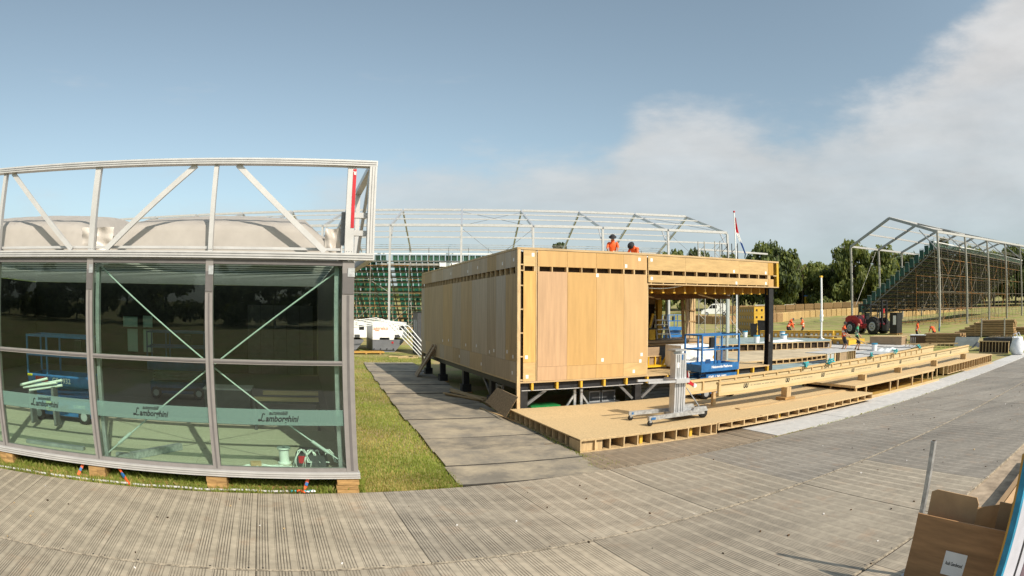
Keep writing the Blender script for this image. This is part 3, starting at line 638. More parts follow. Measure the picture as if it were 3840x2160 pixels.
for x0, x1, z0, z1 in ((-2.1, 0.5, 0.32, 2.9),):
    for k in range(5):
        m = pp(); m.b(x0+k*.52, x0+k*.52+.50, FD-.06, FD-.02, z0, z1, 'charcoal'); m.build('wall_panel', pav)
for (a, c) in (((-3.50, 3.40), (0.62, 0.42)), ((0.62, 3.40), (-3.50, 0.42))):
    m = pp(); m.tube((a[0], PV+.16, a[1]), (c[0], PV+.16, c[1]), 0.0125, 'rod_pale', 8)
    o = m.build('brace_rod', pav)
    m = pp(); p0, p1 = Vector((a[0], PV+.16, a[1])), Vector((c[0], PV+.16, c[1])); d = (p1-p0).normalized()
    m.tube(p1-d*0.62, p1-d*0.30, 0.03, 'rod_pale', 6); m.build('turnbuckle', o)
for u in (-3.56, 0.52):
    m = pp(); m.b(u, u+.07, 0.12, 0.22, 0.3, 3.47, 'steel_pale'); m.build('inner_post', pav)
# ---------------- things inside
def scissor(name, label, u, v, z, rz=0, W=1.35, D=0.82, detail=True, dark=False, cat='scissor lift'):
    B = 'blue_dark' if dark else 'blue_paint'
    r = thing(name, label, cat, u, v, z, rz, 'blue scissor lifts')
    m = MB(); m.b(0.04, W-.04, 0.06, D-.06, 0.14, 0.46, B); m.b(0.1, W-.1, 0.055, 0.0599, 0.22, 0.30, 'black_plastic'); m.build('chassis', r)
    wm = MB(); wm.lathe([(0.06, -.05), (0.155, -.05), (0.165, -.03), (0.165, .05), (0.06, .06)], (0, 0, 0), 'rubber', 18, 'y'); wm.lathe([(0.09, -.058), (0.075, -.052)], (0, 0, 0), 'grey_paint', 12, 'y'); WM = wm.mesh('wheel')
    for x in (0.22, W-.22):
        for y in (0.06, D-.06): inst(WM, 'wheel', r, (x, y, 0.165))
    for k in range(3):
        zz = 0.50 + 0.09*k
        for y in (0.2, D-.2):
            m = MB(); m.bar((0.12, y, zz), (W-.12, y, zz+.075), 0.035, 0.045, B if not dark else 'steel_grey'); m.bar((0.12, y+.04, zz+.075), (W-.12, y+.04, zz), 0.035, 0.045, B if not dark else 'steel_grey'); m.build('scissor_arm', r)
    m = MB(); m.b(0, W, 0, D, 0.78, 0.82, B); m.b(0, W, -.012, 0.0, 0.78, 1.0, B); m.b(0, W, D, D+.012, 0.78, 1.0, B); m.b(-.012, 0, -.012, D+.012, 0.78, 0.98, B); m.b(W, W+.012, -.012, D+.012, 0.78, 0.98, B); m.build('platform', r)
    m = MB()
    rr = 0.021
    for x in (0, W*.34, W):
        for y in (0, D): MB().bar((x, y, 1.0), (x, y, 1.7775), .042, .042, B).build('guardrail_post', r)
    for z1 in (1.40, 1.80):
        m = MB()
        for y in (0, D): m.bar((-.02, y, z1), (W+.02, y, z1), .045, .045, B)
        for x in (0, W): m.bar((x, .022, z1), (x, D-.022, z1), .04, .04, B)
        m.build('guardrail', r)
    m = MB(); m.b(W*.62, W*.62+.20, D-.12, D-.03, 1.42, 1.70, 'black_plastic'); m.build('control_box', r)
    return r
L1 = scissor('scissor_lift', 'dark blue scissor lift inside the glass pavilion behind the left pane', -6.55, 11.7, 0.30, 0, W=1.75)
text('GS-1932', 0.15, (0.72, -0.0135, 0.84), FR, 'paper', L1, 'lettering', 0, 0.003); 
m = MB(); m.b(0.22, 0.60, -.0165, -.0125, 0.84, 0.95, 'red_paint'); m.build('sticker', L1)
for (x, z, w, h) in ((0.45, 0.36, .16, .07), (0.66, 0.33, .1, .12), (0.44, 0.22, .3, .08)):
    m = MB(); m.b(x, x+w, 0.045, 0.053, z, z+h, 'yellow_sticker'); m.build('warning_sticker', L1)
text('E-DRIVE', 0.09, (1.25, 0.052, 0.33), FR, 'paper', L1, 'lettering', 0, 0.002)
m = MB(); m.b(-.02, 0.13, -.018, -.0135, 0.94, 0.99, 'yellow_sticker'); m.build('hazard_stripe', L1)
L2 = scissor('scissor_lift', 'second blue scissor lift deep in the pavilion, mostly lost in reflections', -4.5, 16.0, 0.30, 5, W=1.75, dark=True)
m = MB()
for i, (a, c) in enumerate((((-5.75, .62), (-4.95, .80)), ((-5.70, .57), (-4.72, .73)), ((-5.55, .52), (-4.6, .68)), ((-5.5, .60), (-4.62, .77)))):
    m.tube((a[0], 10.9+.05*i, a[1]+.42), (c[0], 10.9+.05*i, c[1]+.42), 0.028, 'cable_white', 7)
m.b(-5.5, -5.44, 10.85, 11.1, 0.30, 0.93, 'steel_grey'); m.b(-4.85, -4.79, 10.85, 11.1, 0.30, 1.06, 'steel_grey')
o = m.build('pipe_bundle'); site(o, 0, 0, 0); o.location = S(-.62, 0, .1); tag(o, 'bundle of pale pipes on trestles in front of the pavilion scissor lift', 'pipes')
# toolbox, cable reel, cables, offcuts on the sunlit floor
t = thing('toolbox', 'dark toolbox with a red sticker beside tangled white cables in pavilion', 'toolbox', 0.10, 9.42, 0.305, -12)
m = MB(); m.prism([(-.26, 0), (.26, 0), (.24, .23), (-.24, .23)], 'y', -.13, .13, 'charcoal'); m.build('case', t); m = MB(); m.prism([(-.245, .232), (.245, .232), (.21, .29), (-.21, .29)], 'y', -.12, .12, 'black_plastic'); m.build('lid', t); m = MB(); m.b(-.19, -.07, -.138, -.1305, .08, .2, 'red_paint'); m.build('sticker', t)
t = thing('cable_reel', 'white cable reel standing on the pavilion floor', 'cable reel', -0.36, 9.62, 0.305, 0)
for z in (0, .25): MB().lathe([(0.115, z), (0.115, z+.02)], (0, 0, 0), 'cable_white', 20).build('flange', t)
m = MB(); m.lathe([(0.085, .02), (0.085, .25)], (0, 0, 0), 'cable_white', 20); m.build('drum', t); m = MB(); m.lathe([(0.03, .271), (0.03, .273)], (0, 0, 0), 'black_plastic', 12); m.build('hub', t)
rr = random.Random(11); m = MB()
for k in range(16):
    cx, cy, R0 = rr.uniform(-.95, -.05), rr.uniform(9.18, 9.35), rr.uniform(.06, .17); a0 = rr.uniform(0, 6); zb = rr.uniform(.315, .34)
    m.path([(cx+R0*1.7*math.cos(a0+j*.45), cy+R0*.55*math.sin(a0+j*.45), zb+.012*math.sin(j*1.3+k)) for j in range(rr.randint(9, 16))], .0085, 'cable_white', 5)
for k in range(12):
    x = rr.uniform(-.25, .25); m.path([(x+.05*j+rr.uniform(-.03, .03), 9.30+rr.uniform(-.04, .04), .32+.30*math.sin(min(1, j/5)*math.pi*.9)) for j in range(7)], .0085, 'cable_white', 5)
o = m.build('cable_tangle'); site(o, 0, 0, 0); tag(o, 'tangle of white cables heaped on the pavilion floor by the corner post', 'cables')
o = MB().b(-.09, .09, -.06, .06, 0, .10, 'cardboard').build('parcel'); site(o, -0.83, 9.30, .303, 8); tag(o, 'small brown cardboard carton at the end of the white cable tangle', 'box')
for i, (x0, x1, yy, w) in enumerate(((-2.72, -1.56, 9.13, .05), (-1.34, -0.78, 9.13, .05))):
    o = MB().b(x0, x1, yy, yy+w, .303, .335, 'white_paint').build('trim_strip'); site(o, 0, 0, 0); tag(o, ['long white trim strip lying inside the middle pane sill', 'short white trim strip lying inside the right pane sill'][i], 'trim', 'white trim strips')
o = MB().bar((-3.1, 9.35, .36), (-2.35, 10.3, .36), .12, .11, 'galvanised').build('metal_channel'); site(o, 0, 0, 0); tag(o, 'grey metal channel lying across the pavilion floor behind the middle pane', 'metal profile')
for i, (x0, x1, y) in enumerate(((-3.45, -2.95, 9.42), (-5.6, -4.2, 9.55))):
    o = MB().b(x0, x1, y, y+.12, .303, .36, 'steel_pale').build('pale_profile'); site(o, 0, 0, 0); tag(o, ['short pale profile on the pavilion floor by the second mullion', 'long pale profile on the pavilion floor behind the left pane'][i], 'profile')
for i in range(2):
    o = MB().b(-1.05+.2*i, 0.35, 12.4+.1*i, 12.5+.1*i, .9+.12*i, .98+.12*i, 'timber_long').build('timber_length'); site(o, 0, 0, 0); tag(o, ['lower pale timber stacked inside the pavilion at right', 'upper pale timber stacked inside the pavilion at right'][i], 'timber')
o = MB().b(-1.06, -1.0, 12.35, 12.65, .3, .9, 'charcoal').b(0.3, 0.36, 12.35, 12.65, .3, .9, 'charcoal').b(-1.06, .36, 12.38, 12.62, .85, .9, 'charcoal').build('trestle_table'); site(o, 0, 0, 0); tag(o, 'dark trestle holding pale timbers inside the pavilion', 'trestle')
o = MB().b(-2.3, -1.2, 13.2, 13.9, .303, 1.0, 'charcoal').b(-2.33, -1.17, 13.17, 13.93, 1.0, 1.03, 'grey_paint').build('storage_case'); site(o, 0, 0, 0); tag(o, 'dark storage case with a pale rim inside the pavilion', 'case')
# ---------------- timber blocks carrying the sill
bl = MB(); bl.b(-.17, .17, -.19, .19, 0, .075, 'timber_block'); BLK = bl.mesh('timber_piece')
hb = MB(); hb.b(-.083, .083, -.19, .19, 0, .075, 'timber_block'); HB = hb.mesh('timber_piece')
for i, u in enumerate((0.63, -1.47, -3.68, -5.78)):
    t = thing('timber_pad', ['right end timber pad under the pavilion corner post', 'timber pad under the pavilion mullion between middle and right panes', 'timber pad under the pavilion mullion beside the orange strap', 'timber pad at left edge under the pavilion sill'][i], 'timber pad', u, PV+.06, -0.005, 0, 'timber pads under the pavilion')
    for k in range(3):
        if k % 2 == 0 and i >= 2 or (k == 1 and i in (1, 2)):
            inst(HB, 'timber_piece', t, (-.086, 0, k*.079), (0, 0, random.uniform(-.02, .02))); inst(HB, 'timber_piece', t, (.086, 0, k*.079), (0, 0, random.uniform(-.02, .02)))
        else: inst(BLK, 'timber_piece', t, (random.uniform(-.01, .01), random.uniform(-.01, .01), k*.079), (0, 0, random.uniform(-.03, .03)))
# ratchet straps from the sill down to pegs
for i, (x0, x1, y1) in enumerate(((-3.98, -4.1, -.12), (-3.28, -3.02, -.22), (0.02, -0.06, -.05))):
    t = thing('ratchet_strap', ['orange ratchet strap left of the pavilion mullion pad', 'orange and blue ratchet strap right of the mullion pad', 'orange ratchet strap near the pavilion corner with slack webbing'][i], 'strap', x0, PV-.02, 0, 0, 'orange ratchet straps under the pavilion')
    m = MB(); m.bar((0, 0, .25), (x1-x0, y1, .04), .05, .006, 'hivis', up=(0, 1, .3)); m.build('webbing', t)
    m = MB(); m.bar(((x1-x0)*.35, y1*.35-.012, .175), ((x1-x0)*.6, y1*.6-.012, .125), .045, .03, 'blue_paint', up=(0, 1, .3)); m.build('ratchet', t)
    if i == 2:
        m = MB()
        for k in range(6): m.path([(-.18+.05*k+rr.uniform(-.03, .03), y1-.05+rr.uniform(-.05, .05), .03+.03*rr.random()) for _ in range(4)], .014, rr.choice(['hivis', 'hivis', 'white_plastic']), 5)
        m.build('slack_webbing', t)
m = MB(); m.path([(-6.6+.35*k, lin(-6.6+.35*k)+.07+.012*math.sin(k*1.7), .036+.006*math.sin(k*2.1)) for k in range(19)], .019, 'board_white', 8)
m.path([(-.31+.09*k, lin(-.3+.09*k)+.07, .036) for k in range(5)], .0205, 'cyan_strap', 8)
o = m.build('white_pipe'); site(o, 0, 0, 0); tag(o, 'long white pipe lying in the grass along the trackway below pavilion', 'pipe')
m = MB(); 
for k in range(3): m.bar((-6.5+2.3*k, lin(-6.5+2.3*k)+.25, .03), (-4.35+2.3*k, lin(-4.35+2.3*k)+.25, .03), .05, .06, 'timber_block')
o = m.build('ground_batten'); site(o, 0, 0, 0); tag(o, 'thin timber batten lying in the grass under the pavilion sill', 'batten')
o = MB().grid(lambda a, b: (0.98+.05*math.sin(b*7)+.1*b, 13.1+1.2*a, 0.02+1.05*b), 8, 8, 'fabric_wrap').b(.93, .975, 13.1, 14.3, 0, 1.05, 'white_plastic').build('wrapped_sheet'); site(o, 0, 0, 0); tag(o, 'white plastic wrapped panel standing on the lawn beside the pavilion', 'panel')
# ================================================================= timber building
BV = 14.48; BU = 5.41; BD = 11.9      # front plane, side plane, depth
bld = thing('timber_building', 'plywood clad timber pavilion under construction with a cantilevered fascia and open right side', 'building', BU, BV, 0)
O2 = (BU, BV, 0)
def bb(): return MB(O2)
def one(name, mtl, *b, parent=None):
    m = bb(); m.b(*b, mtl); return m.build(name, parent or bld)
# ---- front wall: corner stud, ladder of noggins, cladding sheets with a row of open boxes near the top
one('corner_post', 'timber', 5.405, 5.49, BV-.03, BV+.05, 0.30, 4.36)
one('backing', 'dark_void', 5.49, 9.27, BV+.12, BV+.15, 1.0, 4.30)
for z in (1.02, 1.62, 2.22, 2.82, 3.42, 3.80, 3.95): one('noggin', 'timber', 5.4905, 5.572, BV-.01, BV+.10, z, z+.03)
cols = [(5.573, 5.905, 'plywood_orange'), (5.96, 6.79, 'plywood_pink'), (6.796, 7.655, 'plywood'), (7.661, 8.505, 'plywood'), (8.511, 9.275, 'plywood')]
mat('plywood_front', (0.62, 0.375, 0.125), 0.62, var=0.10, scale=2.2, stretch=(5, 5, 0.35), bump=0.05, rnd=0.04)
cols[0] = (5.573, 5.905, 'plywood_front')
ZL, ZS0, ZS1, ZT = 1.40, 3.80, 3.93, 4.335
for i, (a, c, mt) in enumerate(cols):
    one('cladding_panel', 'plywood_pale' if i in (0, 4) else mt, a, c, BV-.018, BV, 1.0, (1.48 if i == 0 else (1.36 if i else 1.4)))
    one('cladding_panel', mt, a, c, BV-.018, BV, (1.484 if i == 0 else 1.364), ZS0)
    one('cladding_panel', 'plywood_pale' if i == 0 else ('plywood' if i == 1 else mt), a, c, BV-.018, BV, ZS1, ZT)
for u in (5.932,): one('joint_batten', 'timber', u-.012, u+.012, BV-.006, BV+.1, 1.0, ZT)
# divider blocks between the open boxes (front)
fs_ = [(5.6, 5.86), (6.01, 6.35), (6.38, 6.77), (6.82, 7.21), (7.23, 7.63), (7.67, 8.07), (8.09, 8.49), (8.53, 8.83), (8.87, 9.23)]
ff_ = [(9.33, 9.74), (9.77, 10.17), (10.2, 10.62), (10.65, 11.06), (11.09, 11.5), (11.53, 11.94), (11.97, 12.39), (12.41, 12.81), (12.86, 13.27), (13.3, 13.71), (13.75, 14.16)]
def dividers(sl, x0, x1):
    prev = x0
    for a, c in sl + [(x1, x1)]:
        if a-prev > .005: one('divider_block', 'timber', prev, a, BV-.014, BV+.11, ZS0+.001, ZS1-.001)
        prev = c
    one('slot_sill', 'timber', x0, x1, BV-.012, BV+.115, ZS0-.022, ZS0+.0005); one('slot_head', 'timber', x0, x1, BV-.012, BV+.115, ZS1-.0005, ZS1+.022)
dividers([fs_[0]], 5.573, 5.905); dividers(fs_[1:], 5.96, 9.275)
one('bottom_plate', 'timber_long', 5.49, 9.275, BV-.02, BV+.12, 0.955, 0.995)
one('end_stud', 'timber', 9.276, 9.31, BV-.016, BV+.2, 0.96, 3.56)
# ---- fascia over the open bay
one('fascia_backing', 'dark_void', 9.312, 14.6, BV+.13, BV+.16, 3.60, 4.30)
for i, (a, c) in enumerate(((9.315, 10.648), (10.653, 12.826), (12.831, 14.185))):
    one('fascia_panel', 'plywood_pale', a, c, BV-.018, BV, ZS1+.005, ZT); 
for i, (a, c) in enumerate(((9.315, 10.648), (10.653, 14.185))): one('fascia_panel', 'plywood_pale', a, c, BV-.018, BV, 3.59, ZS0-.005)
dividers(ff_, 9.315, 14.185)
one('fascia_bottom', 'timber_long', 9.315, 14.72, BV-.02, BV+.12, 3.525, 3.555)
for k in range(12): one('divider_block', 'timber', 9.4+.42*k, 9.43+.42*k, BV-.01, BV+.09, 3.556, 3.589)
one('fascia_end_panel', 'plywood', 14.195, 14.455, BV-.018, BV, 3.555, ZS0); one('fascia_end_panel', 'plywood_orange', 14.195, 14.455, BV-.018, BV, ZS1, ZT); one('fascia_end_panel', 'plywood_pale', 14.195, 14.30, BV-.017, BV+.001, ZS0, ZS1)
one('end_post', 'plywood_yellow', 14.62, 14.72, BV-.02, BV+.08, 3.556, 4.34)
for z in (3.90,): one('noggin', 'timber', 14.4555, 14.6195, BV-.01, BV+.08, z, z+.035)
one('end_return', 'plywood_orange', 14.60, 14.62, BV+.081, BV+4.5, 3.56, 4.34)
# ---- capping and roof
one('roof_capping', 'timber_long', 5.40, 14.73, BV-.03, BV+.14, 4.345, 4.40)
one('roof_capping', 'timber', 5.40, 5.54, BV+.1405, BV+BD, 4.345, 4.40)
one('roof_deck', 'osb', 5.545, 14.55, BV+.15, BV+BD, 4.22, 4.26)
# ---- left side wall
sv = [14.52, 14.93, 15.34, 16.13, 16.95, 17.74, 18.52, 19.05, 19.83, 20.98, 22.37, 23.66, 24.39, 25.77, 26.36]
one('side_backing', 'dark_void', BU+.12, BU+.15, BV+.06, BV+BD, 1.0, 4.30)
rr = random.Random(4)
for i in range(len(sv)-1):
    a, c = sv[i]+.003, sv[i+1]-.003
    zl = 1.50
    one('cladding_panel', 'plywood_side', BU-.006, BU+.012, a, c, zl+.004, ZS0-.06)
    one('cladding_panel', 'plywood_side', BU-.006, BU+.012, a, c, ZS1-.02, ZT)
low = [14.52, 14.95, 16.2, 17.45, 18.75, 19.9, 20.9, 22.2, 22.9, 23.6, 24.4, 25.5, 26.36]
for i in range(len(low)-1): one('cladding_panel', 'plywood_side', BU-.006, BU+.012, low[i]+.003, low[i+1]-.003, 1.0, 1.50)
v = 14.6; 
while v < 26.2:
    one('divider_block', 'timber', BU-.003, BU+.11, v-.02, v+.02, ZS0-.059, ZS1-.021); v += .415
one('slot_sill', 'timber', BU-.003, BU+.115, 14.53, 26.36, ZS0-.08, ZS0-.0595)
one('bottom_plate', 'timber', BU-.005, BU+.12, 14.53, 26.36, 0.955, 0.998)
one('back_corner', 'timber', BU, BU+.09, 26.362, 26.44, 0.3, 4.36)
# white labels stuck on the panels
lab = MB(); lab.b(-.036, .036, -.003, 0, -.045, .045, 'paper'); LAB = lab.mesh('paper_label')
for (u, z) in ((5.83, 4.22), (9.02, 4.22), (8.58, 4.02), (7.68, 3.74), (5.66, 1.62), (5.68, 1.12), (7.85, 1.48), (9.06, 1.40), (9.1, 1.58), (8.85, 1.12), (9.43, 4.22), (9.43, 3.70), (12.6, 4.0), (12.7, 3.64), (14.07, 4.0), (14.07, 3.66)):
    inst(LAB, 'paper_label', bld, Vector((u-BU, -.0185, z)))
for (v, z) in ((14.75, 1.62), (15.2, 1.72), (16.3, 1.68), (16.7, 1.62), (18.0, 1.72), (19.2, 1.68), (21.5, 1.72), (22.4, 1.66), (14.8, 1.2), (17.5, 1.2), (20, 1.25), (14.72, 4.1), (15.6, 4.06), (17.9, 4.1), (19, 4.05), (21.2, 4.1)):
    inst(LAB, 'paper_label', bld, Vector((-.0075, v-BV, z)), (0, 0, -math.pi/2))
# ---- floor, steel frame and legs underneath
one('floor_edge', 'timber_long', 9.315, 14.3, BV-.005, BV+.12, 0.945, 0.985)
one('floor_deck', 'osb', 9.315, 14.5, BV+.121, BV+7.8, 0.955, 0.985)
one('floor_deck', 'osb', 5.55, 9.31, BV+.16, BV+BD, 0.955, 0.985)
for k in range(13): one('joist_end', 'plywood_yellow', 5.8+.70*k, 5.86+.70*k, BV-.02, BV+.4, 0.765, 0.944)
one('steel_beam', 'steel_black', 5.5, 14.4, BV+.10, BV+.22, 0.77, 0.945)
one('steel_beam', 'steel_black', BU+.09, BU+.21, BV+.221, BV+BD, 0.77, 0.945)
one('steel_beam', 'steel_black', 14.28, 14.4, BV+.221, BV+8, 0.77, 0.945)
one('edge_trim', 'aluminium', 5.55, 9.2, BV+.02, BV+.06, 0.745, 0.765)
for (u, v) in ((5.62, 14.62), (9.05, 14.62), (12.2, 14.62), (5.62, 17.0), (5.62, 20.0), (5.62, 23.3), (5.62, 26), (9.05, 18), (9.05, 22)):
    m = bb(); m.b(u-.1, u+.1, v-.1, v+.1, .30, .768, 'steel_black'); m.b(u-.16, u+.16, v-.16, v+.16, .0, .30, 'steel_black'); m.b(u-.2, u+.2, v-.2, v+.2, 0.0, .04, 'timber_block'); m.build('support_leg', bld)
for (a, c) in (((5.72, 14.64, .36), (6.35, 14.70, .76)), ((8.9, 14.6, .34), (8.45, 14.6, .76)), ((9.2, 14.6, .34), (9.75, 14.6, .76)), ((5.62, 17.2, .3), (5.62, 17.9, .76)), ((12.1, 14.66, .34), (11.6, 14.7, .76))):
    m = bb(); m.bar(a, c, .07, .07, 'steel_grey'); m.build('steel_brace', bld)
# ---- open bay: columns, partition, ceiling joists
m = bb(); u = 14.38; v = BV+.14
m.b(u-.11, u+.11, v-.11, v-.09, .30, 3.52, 'steel_black'); m.b(u-.11, u+.11, v+.09, v+.11, .30, 3.52, 'steel_black'); m.b(u-.018, u+.018, v-.09, v+.09, .30, 3.52, 'steel_black'); o = m.build('steel_column', bld)
for z in (0.95, 1.5, 2.5, 3.2):
    m = bb(); m.b(u+.112, u+.119, v-.06, v+.06, z, z+.28, 'galvanised'); m.build('splice_plate', o)
m = bb(); m.b(u-.112, u-.105, v-.16, v-.112, 1.75, 2.0, 'paper'); m.build('paper_label', o)
m = bb(); m.b(14.46, 14.62, 19.3, 19.46, .986, 3.45, 'steel_black'); o = m.build('steel_column', bld)
m = bb(); m.b(14.44, 14.455, 19.32, 19.44, 1.55, 1.85, 'galvanised'); m.build('splice_plate', o)
one('partition_wall', 'board_brown', 9.32, 9.36, BV+.2, BV+6.0, .986, 3.45)
one('back_wall', 'board_brown', 9.37, 13.52, 20.5, 20.56, .986, 3.45)
m = bb(); a, c = 12.95, 13.46
m.b(a, a+.09, 20.44, 20.499, 1.0, 3.34, 'timber'); m.b(a+.0905, c, 20.44, 20.499, 3.26, 3.34, 'timber'); m.build('door_frame', bld)
one('door_opening', 'dark_void', a+.13, c+.03, 20.47, 20.499, 1.0, 3.05)
m = bb(); m.b(13.53, 13.74, 20.3, 20.5, 1.0, 3.42, 'plywood_yellow'); m.build('yellow_panel', bld)
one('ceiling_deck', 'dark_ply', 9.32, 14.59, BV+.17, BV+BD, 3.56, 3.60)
for k in range(13):
    m = bb(); x = 9.55 + .40*k; m.b(x, x+.05, BV+.2, BV+7.6, 3.34, 3.555, 'plywood_orange'); m.b(x-.012, x+.062, BV+.195, BV+.3, 3.30, 3.339, 'plywood_yellow'); m.build('ceiling_joist', bld)
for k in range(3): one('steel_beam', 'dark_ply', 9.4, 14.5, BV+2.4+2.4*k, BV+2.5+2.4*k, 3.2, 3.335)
m = bb(); m.path([(9.35+.25*k, BV+.12, 3.44-.03*math.sin(k*.5)+.004*k*k) for k in range(9)], .014, 'cable_white', 5); m.build('hanging_cable', bld)
for (x0, x1, y0, z0) in ((9.5, 10.4, 1.0, 3.32), (11.0, 12.0, 3.0, 3.32), (12.3, 13.3, 1.5, 3.32)):
    m = bb(); m.bar((x0, BV+y0, z0), (x1, BV+y0+.4, z0-.12), .09, .03, 'timber'); m.build('loose_batten', bld)
# ---------------- things under and around the building
for i, (x, y) in enumerate(((7.15, 14.72), (7.35, 14.72))):
    t = thing('prop_stand', ['left of two white prop stands under the timber building', 'right of two white prop stands under the timber building'][i], 'prop', x, y, .02, 0, 'white prop stands')
    m = MB(); m.b(-.035, .035, -.035, .035, 0, .68, 'galvanised'); m.build('post', t); s = -1 if i == 0 else 1
    m = MB(); m.bar((s*.37, 0, .03), (0.03*s, 0, .5), .05, .05, 'galvanised'); m.build('strut', t)
t = thing('storage_crate', 'green plastic crate lid lying under the timber building beside corner', 'crate', 6.1, 15.0, .02)
MB().b(-.15, .65, -.2, .35, 0, .22, 'green_plastic').build('tray', t); MB().b(-.17, .67, -.22, .37, .2205, .26, 'green_plastic').build('lid', t)
for i, (x, w) in enumerate(((7.75, .34), (8.15, .42))):
    o = MB().b(0, w, 0, .35, 0, .32, 'grey_paint').b(.02, w-.02, -.006, -.0005, .04, .28, 'charcoal').build('tool_case'); site(o, x, 15.0, .25); tag(o, ['small grey case in the shade under the timber building', 'larger grey case in the shade under the timber building'][i], 'case')
o = MB().b(7.6, 8.7, 14.9, 15.4, .2, .249, 'steel_grey').build('pallet_plate'); site(o, 0, 0, 0); tag(o, 'grey plate carrying the cases under the building', 'plate')
t = thing('profile_stack', 'stack of silver aluminium profiles on the ground right of the front leg', 'profiles', 9.6, 14.95, .03)
for k in range(7): 
    o = MB().b(0, 1.05+.05*(k % 3), -.2+.09*(k % 3), -.12+.09*(k % 3), .055*(k//3), .055*(k//3)+.05, 'aluminium').build('profile', t)
t = thing('board_stack', 'stack of grey boards on edge under the open bay floor', 'boards', 9.5, 15.6, .03)
for k in range(6): MB().b(0, 1.5, 0, .4, .105*k, .105*k+.09, 'board_grey').build('board', t)
# offcuts on the ground along the side
rr = random.Random(9)
for i in range(8):
    L_ = rr.uniform(1.6, 3.2); x, y = 5.45 + rr.uniform(-.12, .5), 17.0+rr.uniform(0, 1.0); a = rad(rr.uniform(96, 112))
    o = MB().b(0, L_, -.04, .04, 0, .035, 'timber_long').build('timber_offcut'); o.location = S(x, y, .035+.012*i); o.rotation_euler = (0, 0, AS+a); tag(o, 'loose timber batten in the heap on the mats beside the building, ' + ['lowest', 'second from below', 'third from below', 'fourth from below', 'fourth from the top', 'third from the top', 'second from the top', 'topmost'][i], 'timber', 'loose battens beside the timber building')
o = MB().b(0, 2.4, -.03, .03, 0, .03, 'timber_long').build('timber_offcut'); o.location = S(5.25, 13.9, .04); o.rotation_euler = (0, 0, AS+rad(96)); tag(o, 'single batten lying along the mats towards the deck corner', 'timber')
# sheet of chipboard leaning at the corner, bundle of battens leaning further back
q = MB(); q.prism([(15.45, .74), (13.86, .70), (14.27, .12), (16.05, .27)], 'x', 0, .018, 'osb_worn')
for w_ in q.v: w_.x += 5.02 + .30*(w_.z-.1)
o = q.build('chipboard_sheet'); site(o, 0, 0, 0); tag(o, 'sheet of chipboard leaning on the front left corner of the timber building', 'board')
t = thing('batten_bundle', 'bundle of grey brown moulded battens leaning on the side wall', 'battens', 4.98, 24.9, .03)
for k in range(7): m = MB(); m.bar((-.05-.02*k, .62-.16*k, .02+.03*(k % 2)), (.38, -.50-.16*k, 1.38-.10*(k % 3)-(.3 if k < 2 else 0)), .10, .05, 'board_brown', up=(-1, 0, .3)); m.build('batten', t)
# light steel trestle frame standing under the side wall
t = thing('steel_trestle', 'grey steel trestle standing under the side of the timber building', 'trestle', 5.55, 16.2, .02)
for y in (-.25, .25): MB().b(-.03, .03, y-.03, y+.03, 0, .72, 'steel_grey').build('leg', t)
for z in (.2, .66): MB().b(-.02, .02, -.219, .219, z, z+.04, 'steel_grey').build('rail', t)

# ================================================================= deck in front of the building
dk = thing('floor_deck', 'low chipboard deck with open plywood boxes along its front edge', 'deck', 5.2, 10.40, 0)
OD = (5.2, 10.40, 0)
def dd(): return MB(OD)
def rim(parent, x0, x1, y, z0, z1, pitch, n=None, depth=.5, m1='timber', yellow=.35, axis='x'):
    """a row of open boxes: top and bottom plates, dividers, dark back with a few pale blocks"""
    rr = random.Random(int(x0*100)); q = dd()
    def bx(a, c, d0, d1, e0, e1, mt, nm):
        k = dd()
        if axis == 'x': k.b(a, c, y+d0, y+d1, e0, e1, mt)
        else: k.b(y+d0, y+d1, a, c, e0, e1, mt)
        return k.build(nm, parent)
    bx(x0, x1, 0, depth, z0, z0+.022, m1, 'bottom_plate'); bx(x0, x1, 0, .03, z1-.022, z1-.001, m1, 'edge_plate')
    x = x0
    while x <= x1-.03:
        bx(x, x+.028, 0.002, depth, z0+.0225, z1-.0225, m1, 'rib'); 
        if rr.random() < yellow: bx(x+.12, x+.19, .10, .20, z0+.0225, z1-.0225, 'plywood_yellow', 'block')
        x += pitch
    bx(x1-.028, x1, 0.002, depth, z0+.0225, z1-.0225, m1, 'rib')
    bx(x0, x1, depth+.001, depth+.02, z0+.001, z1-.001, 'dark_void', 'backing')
rim(dk, 5.2, 8.66, 10.40, .03, .285, .327)
rim(dk, 8.665, 15.1, 10.36, .115, .285, .40, yellow=.1)
rim(dk, 10.47, 14.5, 5.225, .03, .285, .33, axis='y', yellow=.6)
for i, (a, c) in enumerate(((5.2, 7.6), (7.603, 10.05), (10.053, 12.5), (12.503, 15.1))):
    for j, (e, g) in enumerate(((10.36 if i > 1 else 10.40, 11.6), (11.603, 12.8), (12.803, 14.45))):
        m = dd(); m.b(a, c, e, g, .286, .304, 'osb'); m.build('deck_board', dk)
